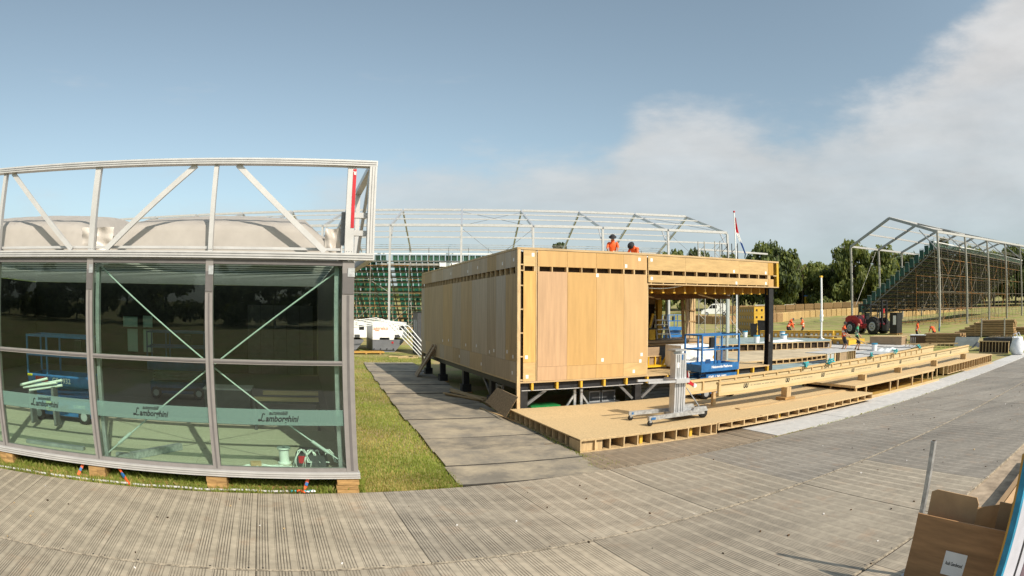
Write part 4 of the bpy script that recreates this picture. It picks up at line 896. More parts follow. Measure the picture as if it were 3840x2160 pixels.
# raised table section and the low section beyond it
tb = thing('raised_deck', 'raised open fronted deck section on thin posts beyond the beams', 'deck', 15.0, 10.8, 0)
OT = (15.0, 10.8, 0)
def td(nm, mt, *b): m = MB(OT); m.b(*b, mt); return m.build(nm, tb)
td('deck_top', 'osb', 14.95, 20.85, 11.0, 13.6, .445, .475); td('front_edge', 'timber_long', 14.95, 20.85, 10.975, 10.999, .40, .475)
td('front_edge', 'timber', 14.925, 14.949, 10.975, 13.6, .40, .475)
td('base_board', 'plywood_base', 14.95, 20.85, 10.80, 13.6, .05, .075); td('kerb', 'timber_long', 15.1, 20.9, 10.74, 10.79, .03, .12)
for x in (15.0, 15.6, 17.2, 17.75, 18.9, 19.75, 20.7): td('post', 'timber', x, x+.06, 11.0, 11.06, .076, .40)
for x, y in ((15.0, 12.1), (15.0, 13.3), (16.4, 12.3), (18, 12.4), (19.4, 12.2), (20.7, 12.2)): td('post', 'timber', x, x+.06, y, y+.06, .076, .444)
td('back_panel', 'dark_void', 14.95, 20.85, 13.4, 13.42, .076, .444)
ld = thing('low_deck', 'low far deck with a row of open boxes along its edge by the pale boards', 'deck', 21.0, 11.3, 0)
OL = (21.0, 11.3, 0); _dd = dd
def dd(): return MB(OL)
rim(ld, 23.0, 29.2, 11.35, .04, .40, .34, yellow=0)
m = MB(OL); m.b(20.9, 29.2, 11.35, 14.5, .401, .42, 'osb'); m.build('deck_board', ld)
for x in (21.0, 21.9, 22.6): m = MB(OL); m.b(x, x+.06, 11.4, 11.46, .03, .40, 'timber'); m.build('post', ld)
m = MB(OL); m.b(24.5, 28.6, 10.95, 11.25, .02, .05, 'timber_long'); m.build('loose_board', ld)
dd = _dd
# two long engineered timber I-beams on blocks
def ibeam(label, u0, v0, u1, v1, z0, h, group, block_us):
    L_ = math.hypot(u1-u0, v1-v0); a = math.degrees(math.atan2(v1-v0, u1-u0))
    t = thing('timber_beam', label, 'beam', u0, v0, z0, a, group)
    MB().b(0, L_, -.022, .022, .0605, h-.0605, 'lvl').build('web', t)
    MB().b(0, L_, -.065, .065, 0, .06, 'lvl_edge').build('flange', t); MB().b(0, L_, -.065, .065, h-.06, h, 'lvl_edge').build('flange', t)
    MB().b(-.001, .07, -.062, -.0225, .0605, h-.0605, 'lvl_edge').build('end_block', t)
    return t, L_
B1, LB = ibeam('front long timber I-beam on blocks, stamped with black marks', 9.68, 11.70, 26.7, 11.93, .67, .345, 'long timber beams', ())
x = .9; k = 0
while x < LB-1:
    text('UU', .15, (x, -.0235, .125), FR, 'ink', B1, 'stamp', .25, .010, .8)
    for j in range(9):
        o = MB().b(x+.28+.11*j, x+.34+.11*j+.02*(j % 3), -.0245, -.0225, .165, .19, 'stamp_grey').build('stamp', B1)
    x += 1.7
B2, _ = ibeam('rear long timber I-beam just behind the stamped one', 8.75, 12.3, 25.5, 13.6, .68, .36, 'long timber beams', ())
for x in [0.3+.62*k for k in range(25)]: MB().b(x, x+.05, -.062, -.0225, .0605, .2995, 'lvl_edge').build('stiffener', B2)
for i, (x, y, z, big) in enumerate(((12.28, 11.66, .305, 1), (10.15, 12.42, .305, 2), (16.3, 11.7, .476, 0), (19.0, 11.8, .476, 0), (22.3, 11.8, .421, 0), (25.9, 11.85, .421, 0))):
    if big == 1:
        t = thing('timber_support', 'timber block and foot propping the stamped beam on the deck', 'support', x, y, z, 0)
        MB().b(-.09, .09, -.12, .12, .095, .364, 'timber').build('post', t); MB().b(-.22, .2, -.2, .2, 0, .094, 'timber_block').build('foot', t)
    else:
        o = MB().b(-.05, .05, -.17 if big == 0 else -.05, .17 if big == 0 else .05, 0, .67-z-.002 if z < .5 else .19, 'timber').build('timber_spacer'); site(o, x, y, z); tag(o, ['spacer block under the near end of the rear beam', 'spacer under the stamped beam at the raised deck start', 'spacer under the stamped beam halfway along raised deck', 'spacer under the stamped beam at the low deck', 'spacer under the far end of the stamped beam'][i-1], 'spacer', 'timber spacers under beams')
for i, (x, y) in enumerate(((14.1, 12.55), (15.6, 12.7), (18.6, 12.95), (20.6, 13.0), (23.5, 13.4))):
    m = MB(); rr = random.Random(i)
    for k in range(4): m.path([(rr.uniform(-.2, .2), rr.uniform(-.1, .1), .0+.05*j) for j in range(4)], .022, 'cyan_strap', 5)
    o = m.build('lifting_strap'); site(o, x, y, 1.03); tag(o, 'crumpled turquoise strap lying on top of the long beams, ' + ['nearest the steel column', 'second along', 'above the raised deck', 'fourth along', 'farthest away'][i], 'strap', 'turquoise straps on the beams')
# shallow channel of darker boards under the beams on the deck
o = MB().b(10.2, 15.0, 11.35, 11.55, .305, .33, 'timber_long').build('floor_batten'); site(o, 0, 0, 0); tag(o, 'long batten lying on the deck under the beams', 'batten')

# ================================================================= aluminium material lift on the deck
ml = thing('material_lift', 'silver aluminium material lift with a red winch handle on the deck', 'material lift', 8.15, 11.35, .305, 0)
A = 'aluminium'
for k, (w, y0, y1, zt) in enumerate(((.155, -.12, .0, 1.52), (.13, .001, .08, 1.56), (.115, .081, .15, 1.58))):
    m = MB(); m.b(-w, w, y0, y1, .10, zt, A)
    o = m.build('mast_section', ml)
    if k == 0:
        for x in (-.10, -.05, .03, .09): MB().b(x-.008, x+.008, y0-.006, y0-.0005, .12, 1.5, 'steel_grey').build('groove', o)
MB().b(-.19, .12, -.16, .17, 1.5805, 1.62, 'galvanised').build('mast_cap', ml)
MB().b(-.12, -.03, -.126, -.1205, 1.2, 1.32, 'paper').build('label', ml); MB().b(.02, .06, -.127, -.1205, 1.38, 1.5, 'blue_paint').build('label', ml)
for s, y in ((0, -.42), (1, .42)):
    m = MB(); m.bar((-1.05, y, .17), (.25, y*.72, .17), .07, .09, 'galvanised'); m.build('base_leg', ml)
    c = MB(); c.b(-.03, .03, -.035, .035, .075, .124, 'galvanised'); c.lathe([(.02, -.022), (.06, -.022), (.06, .022), (.02, .022)], (0, 0, .062), 'rubber', 14, 'y'); o = c.build('caster', ml); o.location = (-1.0, y*.99, 0)
    MB().b(-.99, -.88, y-.045, y-.036, .14, .19, 'blue_paint').build('label', ml)
MB().b(-.15, .62, -.3, .3, .10, .16, 'galvanised').build('base_plate', ml)
for y in (-.26, .26):
    m = MB(); m.lathe([(.02, -.03), (.12, -.03), (.12, .03), (.02, .03)], (.6, y, .12), 'rubber', 18, 'y'); o = m.build('rear_wheel', ml); MB().prism([(.25, .16), (.72, .16), (.66, .27), (.3, .27)], 'y', y-.05+(.1 if y > 0 else -.1)*.0, y+.05, 'galvanised').build('wheel_guard', ml)
for y in (-.2, .25):
    m = MB(); m.bar((-.95, y, .93), (.0, y, .90), .05, .05, A); m.build('fork_arm', ml)
MB().b(-.2, .18, -.24, .28, .86, .96, A).build('carriage', ml)
m = MB(); m.prism([(.16, 1.12), (.22, 1.12), (.24, .82), (.44, .72), (.44, .79), (.26, .9), (.22, 1.12)], 'y', -.1, -.04, 'red_paint'); m.build('winch_bracket', ml)
MB().lathe([(.05, -.03), (.05, .03)], (.45, -.07, .755), 'white_plastic', 12, 'y').build('winch_knob', ml)
MB().lathe([(.09, -.06), (.09, .06)], (.26, .05, 1.0), 'galvanised', 14, 'y').build('winch_drum', ml)
m = MB(); m.tube((.2, -.1, .72), (.64, -.16, .16), .014, 'galvanised', 6); m.build('stay', ml)
# black cable on the deck by the lift
m = MB(); m.path([(8.6+.12*k, 12.2+.10*math.sin(k*.9)+.03*k, .315) for k in range(12)], .010, 'black_plastic', 5); o = m.build('power_cable'); site(o, 0, 0, 0); tag(o, 'thin black cable lying on the deck behind the material lift', 'cable')

# blue scissor lift behind the beams
L3 = scissor('scissor_lift', 'bright blue scissor lift with white lettering behind the long beams', 10.42, 13.35, .305, 0, W=1.42)
text('Nationwide Platforms', .098, (.36, -.0135, .875), FR, 'paper', L3, 'lettering', 0, .003, .92)
text('0345 1 745 0000', .105, (.30, .040, .585), FR, 'paper', L3, 'lettering', 0, .003, .95)
MB().b(.22, 1.4, .045, .06, .56, .70, 'blue_paint').build('cover_plate', L3)
MB().b(.12, .3, -.03, -.0125, 1.02, 1.14, 'blue_dark').build('document_box', L3)
t = thing('wrapped_pallet', 'pallet load wrapped in white plastic behind the bright blue lift', 'pallet', 10.95, 15.1, .987, 0)
m = MB(); m.grid(lambda a, b: (1.32*a, -.02+.03*math.sin(a*17+b*9)+.02*math.sin(b*21), .06+.70*b+.04*math.sin(a*13)*b), 16, 8, 'white_plastic'); m.b(.02, 1.30, .03, .9, .06, .74, 'white_plastic'); m.build('wrapped_load', t)
MB().b(1.301, 1.34, .0, .9, .06, .76, 'plywood_orange').build('side_board', t)
for x in (.1, .6, 1.1): MB().b(x, x+.12, 0, .9, 0, .059, 'timber_block').build('bearer', t)
# ================================================================= half-built floors to the right of the building
def tzs(u, v): return tz(math.hypot(u, v))
def platform(name, label, cat, poly, z0, z1, top, front, pitch, org):
    """a floor slab on a polygon; `front` lists the indices of the edges that show open boxes"""
    t = thing(name, label, cat, org[0], org[1], 0)
    O_ = (org[0], org[1], 0)
    m = MB(O_); m.prism(poly, 'z', z1-.02, z1, top); m.build('top_sheet', t)
    cx = sum(p[0] for p in poly)/len(poly); cy = sum(p[1] for p in poly)/len(poly)
    inn = [(p[0]+(cx-p[0])*.02, p[1]+(cy-p[1])*.02) for p in poly]
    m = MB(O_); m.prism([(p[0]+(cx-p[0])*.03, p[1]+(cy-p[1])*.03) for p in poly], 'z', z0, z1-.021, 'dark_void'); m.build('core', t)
    for i in front:
        a, c = Vector((*poly[i], 0)), Vector((*poly[(i+1) % len(poly)], 0)); d = (c-a); n = max(1, round(d.length/pitch)); dn = d.normalized()
        m = MB(O_); m.bar(a+Vector((0, 0, z0+.02)), c+Vector((0, 0, z0+.02)), .12, .04, 'timber_long'); m.build('bottom_plate', t)
        m = MB(O_); m.bar(a+Vector((0, 0, z1-.045)), c+Vector((0, 0, z1-.045)), .10, .045, 'timber_long'); m.build('edge_plate', t)
        for k in range(n+1):
            p = a + d*(k/n); m = MB(O_); m.bar(p+Vector((0, 0, z0+.0405)), p+Vector((0, 0, z1-.068)), .055, .10, 'timber', up=(-dn.y, dn.x, 0)); m.build('rib', t)
    return t
PA = [(20, 29.6), (23, 29.2), (25.5, 28.7), (26.9, 27.8), (29.7, 27.25), (31.8, 25.95), (33.2, 27.0), (33.9, 29.5), (33.6, 32.4), (31.5, 35.2), (26, 36.6), (20, 36), (18, 33)]
platform('round_platform', 'rounded raised floor under grey green membrane with buckets on it', 'platform', PA, .22, .70, 'membrane', (0, 1, 2, 3, 4, 5), .5, (26, 31))
PB_ = [(13.5, 22.3), (17, 21.9), (20, 21.8), (23.8, 21.5), (26.2, 21.7), (28.6, 23.2), (29, 25.2), (26.4, 26.9), (22, 28.2), (14, 28)]
platform('round_platform', 'lower rounded floor of bare chipboard in front of the membrane floor', 'platform', PB_, .06, .33, 'board_tan', (0, 1, 2, 3, 4), .45, (20, 24))
o = MB().prism([(11, 16.6), (14.6, 16.2), (19.2, 18.2), (23.2, 18.75), (25.4, 18.85), (25.5, 20.9), (20, 21.4), (13, 21.5)], 'z', .02, .10, 'membrane').build('membrane_floor'); site(o, 0, 0, 0); tag(o, 'low floor area covered in grey green membrane behind the long beams', 'floor')
# crumpled membrane sheets and folds
def sheet(label, u, v, z, w, d, mt, seed, amp=.06, rz=0):
    rr = random.Random(seed); p = [rr.uniform(0, 6) for _ in range(6)]
    m = MB(); m.grid(lambda a, b: (w*(a-.5), d*(b-.5), amp*(1.2+math.sin(a*9+p[0]+b*3)*.5+math.sin(b*11+p[1]+a*5)*.5+.4*math.sin(a*23+p[2]))*min(1, 6*min(a, 1-a, b, 1-b)+.1)), 18, 10, mt)
    o = m.build('membrane_sheet'); site(o, u, v, z, rz); return tag(o, label, 'sheet')
sheet('crumpled grey green membrane spread on the chipboard floor behind the steel column', 17.2, 24.6, .335, 6.5, 3.2, 'membrane', 1, .05)
sheet('white edged membrane fold at the front of the chipboard floor', 16.8, 22.9, .335, 5.5, 1.0, 'membrane_white', 2, .07)
sheet('white membrane fold along the rounded floor edge', 28.8, 27.9, .705, 3.6, .7, 'membrane_white', 3, .07, -20)
sheet('grey green membrane flap on the near right of the low floor', 21.5, 19.5, .10, 3.6, 1.4, 'membrane', 4, .05)
sheet('dark membrane crumple beside the two workers', 28.7, 22.1, .10, 2.2, .7, 'cloth_dark', 5, .06)
sheet('blue grey membrane heap on the pale floor beyond the workers', 32.8, 21.3, .10, 2.0, 1.0, 'membrane_white', 6, .09)
# pale floor panels round the workers
fl = bpy.data.objects.new('site_floor', None); COL.objects.link(fl); site(fl, 27.5, 20.0, 0, 4); struct(fl)
fb = MB(); fb.b(0, 2.42, 0, 1.20, 0, .03, 'board_white'); FB = fb.mesh('floor_panel'); fb = MB(); fb.b(0, 2.42, 0, 1.20, 0, .03, 'board_grey'); FB2 = fb.mesh('floor_panel')
for i in range(4):
    for j in range(7):
        u, v = 2.44*i, 1.22*j; R = math.hypot(27.5+u, 20+v)
        inst(random.choice([FB, FB, FB2]), 'floor_panel', fl, (u, v, .045 + tz(R+1.5)))
# buckets
def bucket(label, u, v, z, s=1.0):
    t = thing('bucket', label, 'bucket', u, v, z, 0, 'buckets on the floors')
    MB().lathe([(.13*s, 0), (.16*s, .30*s)], (0, 0, 0), 'white_plastic', 14).build('tub', t); MB().lathe([(.168*s, .3005*s), (.168*s, .36*s)], (0, 0, 0), 'cyan_edge', 14).build('lid', t)
for i, (u, v, z) in enumerate(((31.87, 35.2, .70), (26.96, 28.6, .705), (33.0, 32.0, .705), (29.24, 28.2, .705), (31.95, 21.97, .14))):
    bucket(['bucket at the back edge of the membrane floor by the black bins', 'bucket on the membrane floor just left of the steel column', 'bucket on the membrane floor near the bending workers', 'bucket at the front rim of the membrane floor right of the column', 'bucket on the pale floor beyond the long beams'][i], u, v, z, 1.35)
# tall white pole
t = thing('white_pole', 'tall white pole wrapped in plastic, standing at the end of membrane floor', 'pole', 33.2, 28.0, .705)
MB().tube((0, 0, .12), (0, 0, 4.3), .075, 'white_paint', 12).build('tube', t); MB().lathe([(.30, 0), (.30, .04), (.12, .06), (.12, .14)], (0, 0, 0), 'galvanised', 14).build('foot', t)
m = MB(); m.lathe([(.09, 1.2), (.15, 1.32), (.11, 1.5), (.17, 1.62), (.10, 1.8), (.13, 1.95), (.085, 2.05)], (0, 0, 0), 'white_plastic', 9); m.build('plastic_wrap', t)
MB().b(-.15, .1, -.08, .08, 4.301, 4.42, 'plywood_yellow').build('cap_block', t)
# open plywood trough near the beams
t = thing('plywood_trough', 'open fronted plywood box with grey and brown panels behind the long beams', 'box', 23.0, 18.95, .05, 4)
MB().b(0, 3.0, 0, 1.5, .58, .61, 'board_white').build('top', t)
for k, (x, w, mt) in enumerate(((.02, .30, 'board_grey'), (.42, .28, 'board_grey'), (.78, .12, 'timber'), (1.0, .2, 'leather'), (1.3, .7, 'board_brown'))): MB().b(x, x+w, .03, .06, .03, .575, mt).build('panel', t)
for x in (0, .34, .72, 1.24, 2.05): MB().b(x, x+.05, 0, .05, 0, .579, 'timber').build('post', t)
for k in range(5): MB().b(2.1+.2*k, 2.13+.2*k, .02, 1.4, 0, .579, 'timber').build('rib', t)
MB().b(2.1, 3.0, .5, .55, .0, .57, 'dark_void').build('backing', t)
for i, (x, y, L_) in enumerate(((25.8, 17.6, 2.4), (26.3, 17.2, 1.5))):
    o = MB().b(0, L_, 0, .22, .06, .20, 'timber_long').build('timber_length'); site(o, x, y, .05, 4); tag(o, ['pale timber lying on the floor right of the open plywood box', 'shorter pale timber in front of it, by the rear beam'][i], 'timber')
# long plywood box and orange boxes by the workers
t = thing('plywood_case', 'long closed brown plywood case on the grass in front of the rough terrain forklift', 'case', 36.35, 23.9, .17, 12)
MB().b(-.15, 1.15, -1.45, 1.35, .06, .62, 'board_brown').build('body', t); MB().b(-.18, 1.18, -1.48, 1.38, .621, .66, 'timber').build('lid', t)
for y in (-1.2, 1.1): MB().b(-.1, 1.1, y-.05, y+.05, 0, .059, 'timber_block').build('runner', t)
def windowbox(label, u, v, z, rz, L_, D_, H_, n, m1='plywood_orange', m2='plywood_yellow', group='plywood crates with square holes', nend=2):
    t = thing('plywood_crate', label, 'crate', u, v, z, rz, group)
    MB().b(0, L_, 0, D_, 0, H_, m1).build('body', t); MB().b(-.02, L_+.02, -.02, D_+.02, H_+.0005, H_+.03, m2).build('lid', t)
    MB().b(L_+.0005, L_+.02, 0.0, D_, 0.01, H_-.01, m2).build('end_panel', t)
    for k in range(n):
        x = L_*(k+.5)/n; w = min(.15, L_/n*.28)
        MB().b(x-w, x+w, -.012, -.001, H_*.3, H_*.72, 'dark_void').build('hole', t); MB().b(x-w+.01, x+w*.7, -.028, -.0125, H_*.30, H_*.66, 'board_white').build('hole_cover', t)
    for k in range(nend):
        y = D_*(k+.5)/nend; MB().b(L_+.0205, L_+.026, y-.09, y+.09, H_*.36, H_*.68, 'dark_void').build('hole', t)
    return t
for k in range(4): windowbox('crate of the yellow plywood stack beside the black bins, ' + ['lowest of four', 'second from the ground', 'third from the ground', 'topmost'][k], 41.9, 47.6, .5+.645*k, -117.5, 6.9, 1.05, .63, 7)
windowbox('long orange plywood box with openings beside the two walking workers', 34.55, 28.4, .20, -96, 2.3, 1.9, .42, 3, nend=1)
for i, (u, v) in enumerate(((36.4, 38.2), (37.6, 36.1), (38.6, 34.0))): windowbox(['row of orange boxes left of the bending workers', 'orange boxes the bending workers lean on', 'orange boxes right of the bending workers'][i], u, v, .36, -60, 2.2, .8, .62, 5, nend=1)
o = windowbox('small yellow box behind the white pole', 41.0, 34.3, .4, -64, 1.9, .7, .5, 2, 'plywood_yellow', 'plywood_yellow', nend=1)
t = thing('work_bench', 'long pale bench top on short legs left of the orange box', 'bench', 36.2, 32.6, .3, -78)
MB().b(0, 4.6, 0, .6, .36, .42, 'timber').build('top', t)
for x in (.1, 1.5, 3.0, 4.4): MB().b(x, x+.07, .05, .5, 0, .359, 'timber').build('leg', t)
# black wheelie bins
for i, (u, v, s) in enumerate(((37.25, 39.95, 1.0), (37.85, 39.45, 1.25))):
    t = thing('wheelie_bin', ['smaller black wheelie bin beside the yellow crate stack', 'larger black wheelie bin next to the steel column in view'][i], 'bin', u, v, .44, -40, 'black bins')
    MB().prism([(-.26*s, 0), (.26*s, 0), (.32*s, 1.05*s), (-.32*s, 1.05*s)], 'y', -.3*s, .3*s, 'black_plastic').build('body', t); MB().prism([(-.34*s, 1.051*s), (.34*s, 1.051*s), (.3*s, 1.13*s), (-.3*s, 1.16*s)], 'y', -.33*s, .33*s, 'black_plastic').build('lid', t)
# inside the open bay: ladder, platform, boards, boxes
def ladder(label, u, v, z, rz, H_, W_, mt, n, grp=None):
    t = thing('step_ladder', label, 'ladder', u, v, z, rz, grp)
    for x in (-W_/2, W_/2): m = MB(); m.bar((x, 0, 0), (x*.8, .35, H_), .05, .07, mt); m.build('stile', t); m = MB(); m.bar((x, .9, 0), (x*.8, .42, H_), .04, .05, mt); m.build('back_leg', t)
    for k in range(1, n): f = k/n; MB().b(-W_/2*(1-.2*f)+.026, W_/2*(1-.2*f)-.026, .35*f-.06, .35*f+.06, H_*f, H_*f+.03, mt).build('step', t)
    return t
t = thing('board_pile', 'broad dark pile of stacked boards filling the back of the open bay', 'boards', 11.8, 18.7, .987, 0)
for k in range(7): MB().b(.04*(k % 3), 2.75-.06*(k % 2), 0.03*(k % 2), 1.7, .105*k, .105*k+.085, 'timber_brown' if k % 2 else 'board_brown').build('board', t)
MB().b(.0, 2.3, -.12, -.02, .02, .50, 'charcoal').build('dark_sheet', t)
ladder('aluminium step platform on the board pile in front of the yellow panel', 12.95, 19.0, 1.74, -10, .86, .56, 'aluminium', 5)
t = thing('yellow_hoist', 'yellow machine with a slanted arm beside the bay partition', 'machine', 12.25, 18.9, 1.73, 0)
MB().b(-.10, .16, -.12, .14, 0, .38, 'yellow_paint').build('body', t); m = MB(); m.bar((-.05, 0, .38), (.12, 0, .95), .07, .08, 'yellow_paint'); m.build('arm', t); MB().b(-.14, .2, -.16, .18, .3801, .43, 'black_plastic').build('cover', t)
t = thing('leaning_boards', 'long pale boards leaning against the rear black column of the bay', 'boards', 14.15, 18.95, 1.73, 0)
for k, (x, w, mt) in enumerate(((-.20, .13, 'timber_brown'), (-.04, .06, 'timber'), (.05, .12, 'board_brown'), (.20, .08, 'timber'), (.30, .09, 'timber'), (.42, .07, 'timber'))):
    m = MB(); m.bar((x-.10, 0+.02*k, 0), (x+.06, .33, 1.66), w, .03, mt); m.build('board', t)
for z in (.62, 1.05): m = MB(); m.b(-.28, .42, .10+.2*z*.3, .13+.2*z*.3, z, z+.05, 'timber_brown'); m.build('cross_batten', t)
t = thing('barrow', 'yellow framed trolley with plywood side low in the bay behind the mast', 'trolley', 10.0, 15.75, .987, 0)
MB().b(0, .92, .1, .5, .06, .11, 'yellow_paint').build('bed', t); MB().b(0, .88, .46, .50, .1105, .66, 'board_brown').build('side_panel', t)
for x in (.14, .42, .68, .88): MB().b(x, x+.035, .40, .455, .1105, .36, 'yellow_paint').build('upright', t)
MB().b(0, .92, .40, .45, .361, .39, 'timber').build('top_rail', t); m = MB(); m.bar((.90, .3, .10), (1.15, .3, .55), .05, .05, 'yellow_paint'); m.build('handle', t)
for i, (u, v, z, w, h, mt) in enumerate(((23.4, 29.9, .705, .62, .60, 'cardboard'), (24.1, 29.75, .705, .55, .34, 'cardboard'), (21.2, 29.0, .335, 1.3, .62, 'leather'), (13.25, 16.1, .987, .4, .42, 'steel_grey'), (13.15, 17.2, .987, .45, .5, 'white_plastic'))):
    o = MB().b(0, w, 0, .4, 0, h, mt).b(-.005, w+.005, .18, .22, h, h+.004, 'timber').build('carton'); site(o, u, v, z); tag(o, ['tall brown carton on the membrane floor behind the blue lift', 'low brown carton beside the tall one behind the blue lift', 'dark brown chest below the cartons, behind the blue lift', 'grey metal box seen through the blue lift rails', 'white tub seen through the blue lift rails'][i], 'box', 'boxes behind the blue lift')
L4 = scissor('scissor_lift', 'small blue lift standing far back, seen between bay column and pale column', 23.3, 33.6, .705, 0, W=1.3)
t = thing('white_column', 'pale tube column behind the open bay beside yellow panel', 'column', 13.95, 20.3, 0.987)
MB().tube((0, 0, 0), (0, 0, 2.45), .05, 'rod_pale', 12).build('tube', t)
t = thing('white_column', 'pale tube column seen between the bay columns in front of the van', 'column', 18.8, 22.1, 0.34)
MB().tube((0, 0, 0), (0, 0, 3.4), .075, 'rod_pale', 12).build('tube', t); MB().b(-.15, .15, -.15, .15, -.0, .03, 'steel_grey').build('foot', t)

# ================================================================= timber stacks at the right
def stack(label, u, v, z, rz, L_, rows, mt, step=0, hb=.16, depth=1.0, bear=True):
    t = thing('timber_stack', label, 'timber stack', u, v, z, rz)
    rr = random.Random(int(u*10+v))
    for r in range(rows):
        for c in range(3):
            o0 = step*max(0, r-1) + rr.uniform(0, .25); MB().b(o0, L_-rr.uniform(0, .2), depth/3*c, depth/3*(c+.93), .06+r*(hb+.035), .06+r*(hb+.035)+hb, mt).build('plank', t)
        if bear: MB().b(L_*.35, L_*.35+.08, 0, depth, .06+r*(hb+.035)-.034, .06+r*(hb+.035)-.001, 'timber').build('bearer', t)
    return t
stack('brown timber stack with pale top, the two right hand workers behind it', 38.0, 21.3, .18, -84, 3.6, 4, 'timber_brown')
stack('tall stepped stack of brown planks near the right grandstand', 46.2, 22.4, .36, -83, 6.6, 7, 'timber_brown', step=.55, hb=.145, depth=1.4)
stack('low brown plank stack at the right edge behind the white sack', 49.5, 17.2, .36, -85, 4.5, 3, 'timber_brown', depth=1.2)
for i, (x, y) in enumerate(((45.4, 18.9), (45.6, 16.5))):
    o = MB().b(-.05, .05, -.05, .05, 0, 1.5, 'scaffold').build('marker_post'); site(o, x, y, .3); tag(o, ['left grey stake in front of the stepped plank stack', 'right grey stake in front of the stepped plank stack'][i], 'post')
o = MB().prism([(0, 0), (1.9, 0), (2.2, .62), (.1, .62)], 'y', 0, .05, 'board_grey').build('grey_board'); o.location = S(38.0, 18.3, .16); o.rotation_euler = (rad(-14), 0, AS+rad(-80)); tag(o, 'grey board leaning on the end of the brown timber stack', 'board')
m = MB(); m.grid(lambda a, b: (1.0*a, .6*b, .15+.42*math.sin(math.pi*a)*(.4+.6*b)+.03*math.sin(a*17)), 12, 6, 'charcoal'); o = m.build('tarpaulin'); site(o, 35.2, 15.6, .02, -78); tag(o, 'dark tarpaulin heap beside the far beam ends', 'tarpaulin')
t = thing('stud_frame', 'timber stud frame panel standing on edge beside the white sack', 'frame', 34.5, 14.5, .03, -94)
MB().b(0, 2.5, 0, .09, .0, .05, 'timber').build('plate', t); MB().b(0, 2.5, 0, .09, .66, .71, 'timber').build('plate', t); MB().b(.02, 2.48, .091, .10, .02, .7, 'dark_void').build('backing', t)
for k in range(10): MB().b(.0+.27*k, .045+.27*k, .002, .088, .0505, .6595, 'timber').build('stud', t)
t = thing('dark_skip', 'dark low skip with scrap behind the stud frame panel', 'skip', 36.2, 14.9, .05, -94)
MB().b(0, 3.0, 0, 1.2, 0, .78, 'charcoal').build('body', t)
rr = random.Random(8)
for k in range(10): m = MB(); x = rr.uniform(.3, 2.7); m.bar((x-.3, .2+.08*k, .80), (x+.3, .3+.07*k, .86), .07, .05, 'timber'); m.build('scrap', t)
m = MB()
prof = [(.30, 0), (.48, .06), (.52, .3), (.50, .6), (.42, .86), (.40, .98)]
m.lathe(prof, (0, 0, 0), 'sack_white', 14); 
for v_ in m.v: v_.x += .05*math.sin(v_.z*9+v_.y*5); v_.y += .04*math.sin(v_.z*7+v_.x*6); v_.z += .12*max(0, v_.z-.8)*math.sin(v_.x*6)
t = thing('bulk_bag', 'white bulk sack with open top at the right of stud frame', 'sack', 33.9, 11.2, .03, 0)
m.build('sack', t)
for s in (-1, 1): m = MB(); m.path([(-.35*s, .2, .9), (-.38*s, .22, 1.15), (-.3*s, 0, 1.22), (-.32*s, -.2, .9)], .025, 'sack_white', 5); m.build('strap', t)
t = thing('tool_cabinet', 'dark cabinet with a white top in front of brown timber stack', 'cabinet', 37.6, 22.3, .18, -75)
MB().b(0, 1.3, 0, .7, 0, .66, 'leather').build('body', t); MB().b(-.05, 1.35, -.03, .73, .661, .72, 'white_paint').build('top', t)
for k in range(3): MB().b(.08+.18*k, .12+.18*k, -.03, -.001, .1, .55, 'white_paint').build('frame_bar', t)
for i, (u, v, L_) in enumerate(((35.4, 21.4, 1.9), (34.6, 20.0, 1.7), (36.2, 19.5, 2.2))):
    t = thing('small_frame', ['first pale ladder shaped frame lying by the dark cabinet', 'second pale ladder frame nearer the beams', 'pale ladder frame in front of the brown timber stack'][i], 'frame', u, v, .15, -60, 'pale ladder frames')
    for y in (0, .34): MB().b(0, L_, y, y+.06, .2, .26, 'timber').build('rail', t)
    for k in range(6): MB().b(L_/6*k, L_/6*k+.05, .02, .38, 0, .199, 'timber').build('rung', t)
rr = random.Random(21)
for i in range(6):
    u, v = 38.5+rr.uniform(-2, 2), 26+rr.uniform(-2, 3); L_ = rr.uniform(1.2, 2.6)
    o = MB().b(0, L_, 0, .12, 0, .08, 'timber_long').build('timber_length'); site(o, u, v, tzs(u, v)+.01, rr.uniform(-40, 40)-40); tag(o, 'loose timber on the grass near the forklift, ' + ['first', 'second', 'third', 'fourth', 'fifth', 'sixth'][i] + ' from the left', 'timber', 'loose timber on the grass')

# ================================================================= rough terrain forklift
fk = thing('rough_terrain_forklift', 'dark red rough terrain forklift with black mast on the grass', 'forklift', 46.6, 32.6, .44, -90)
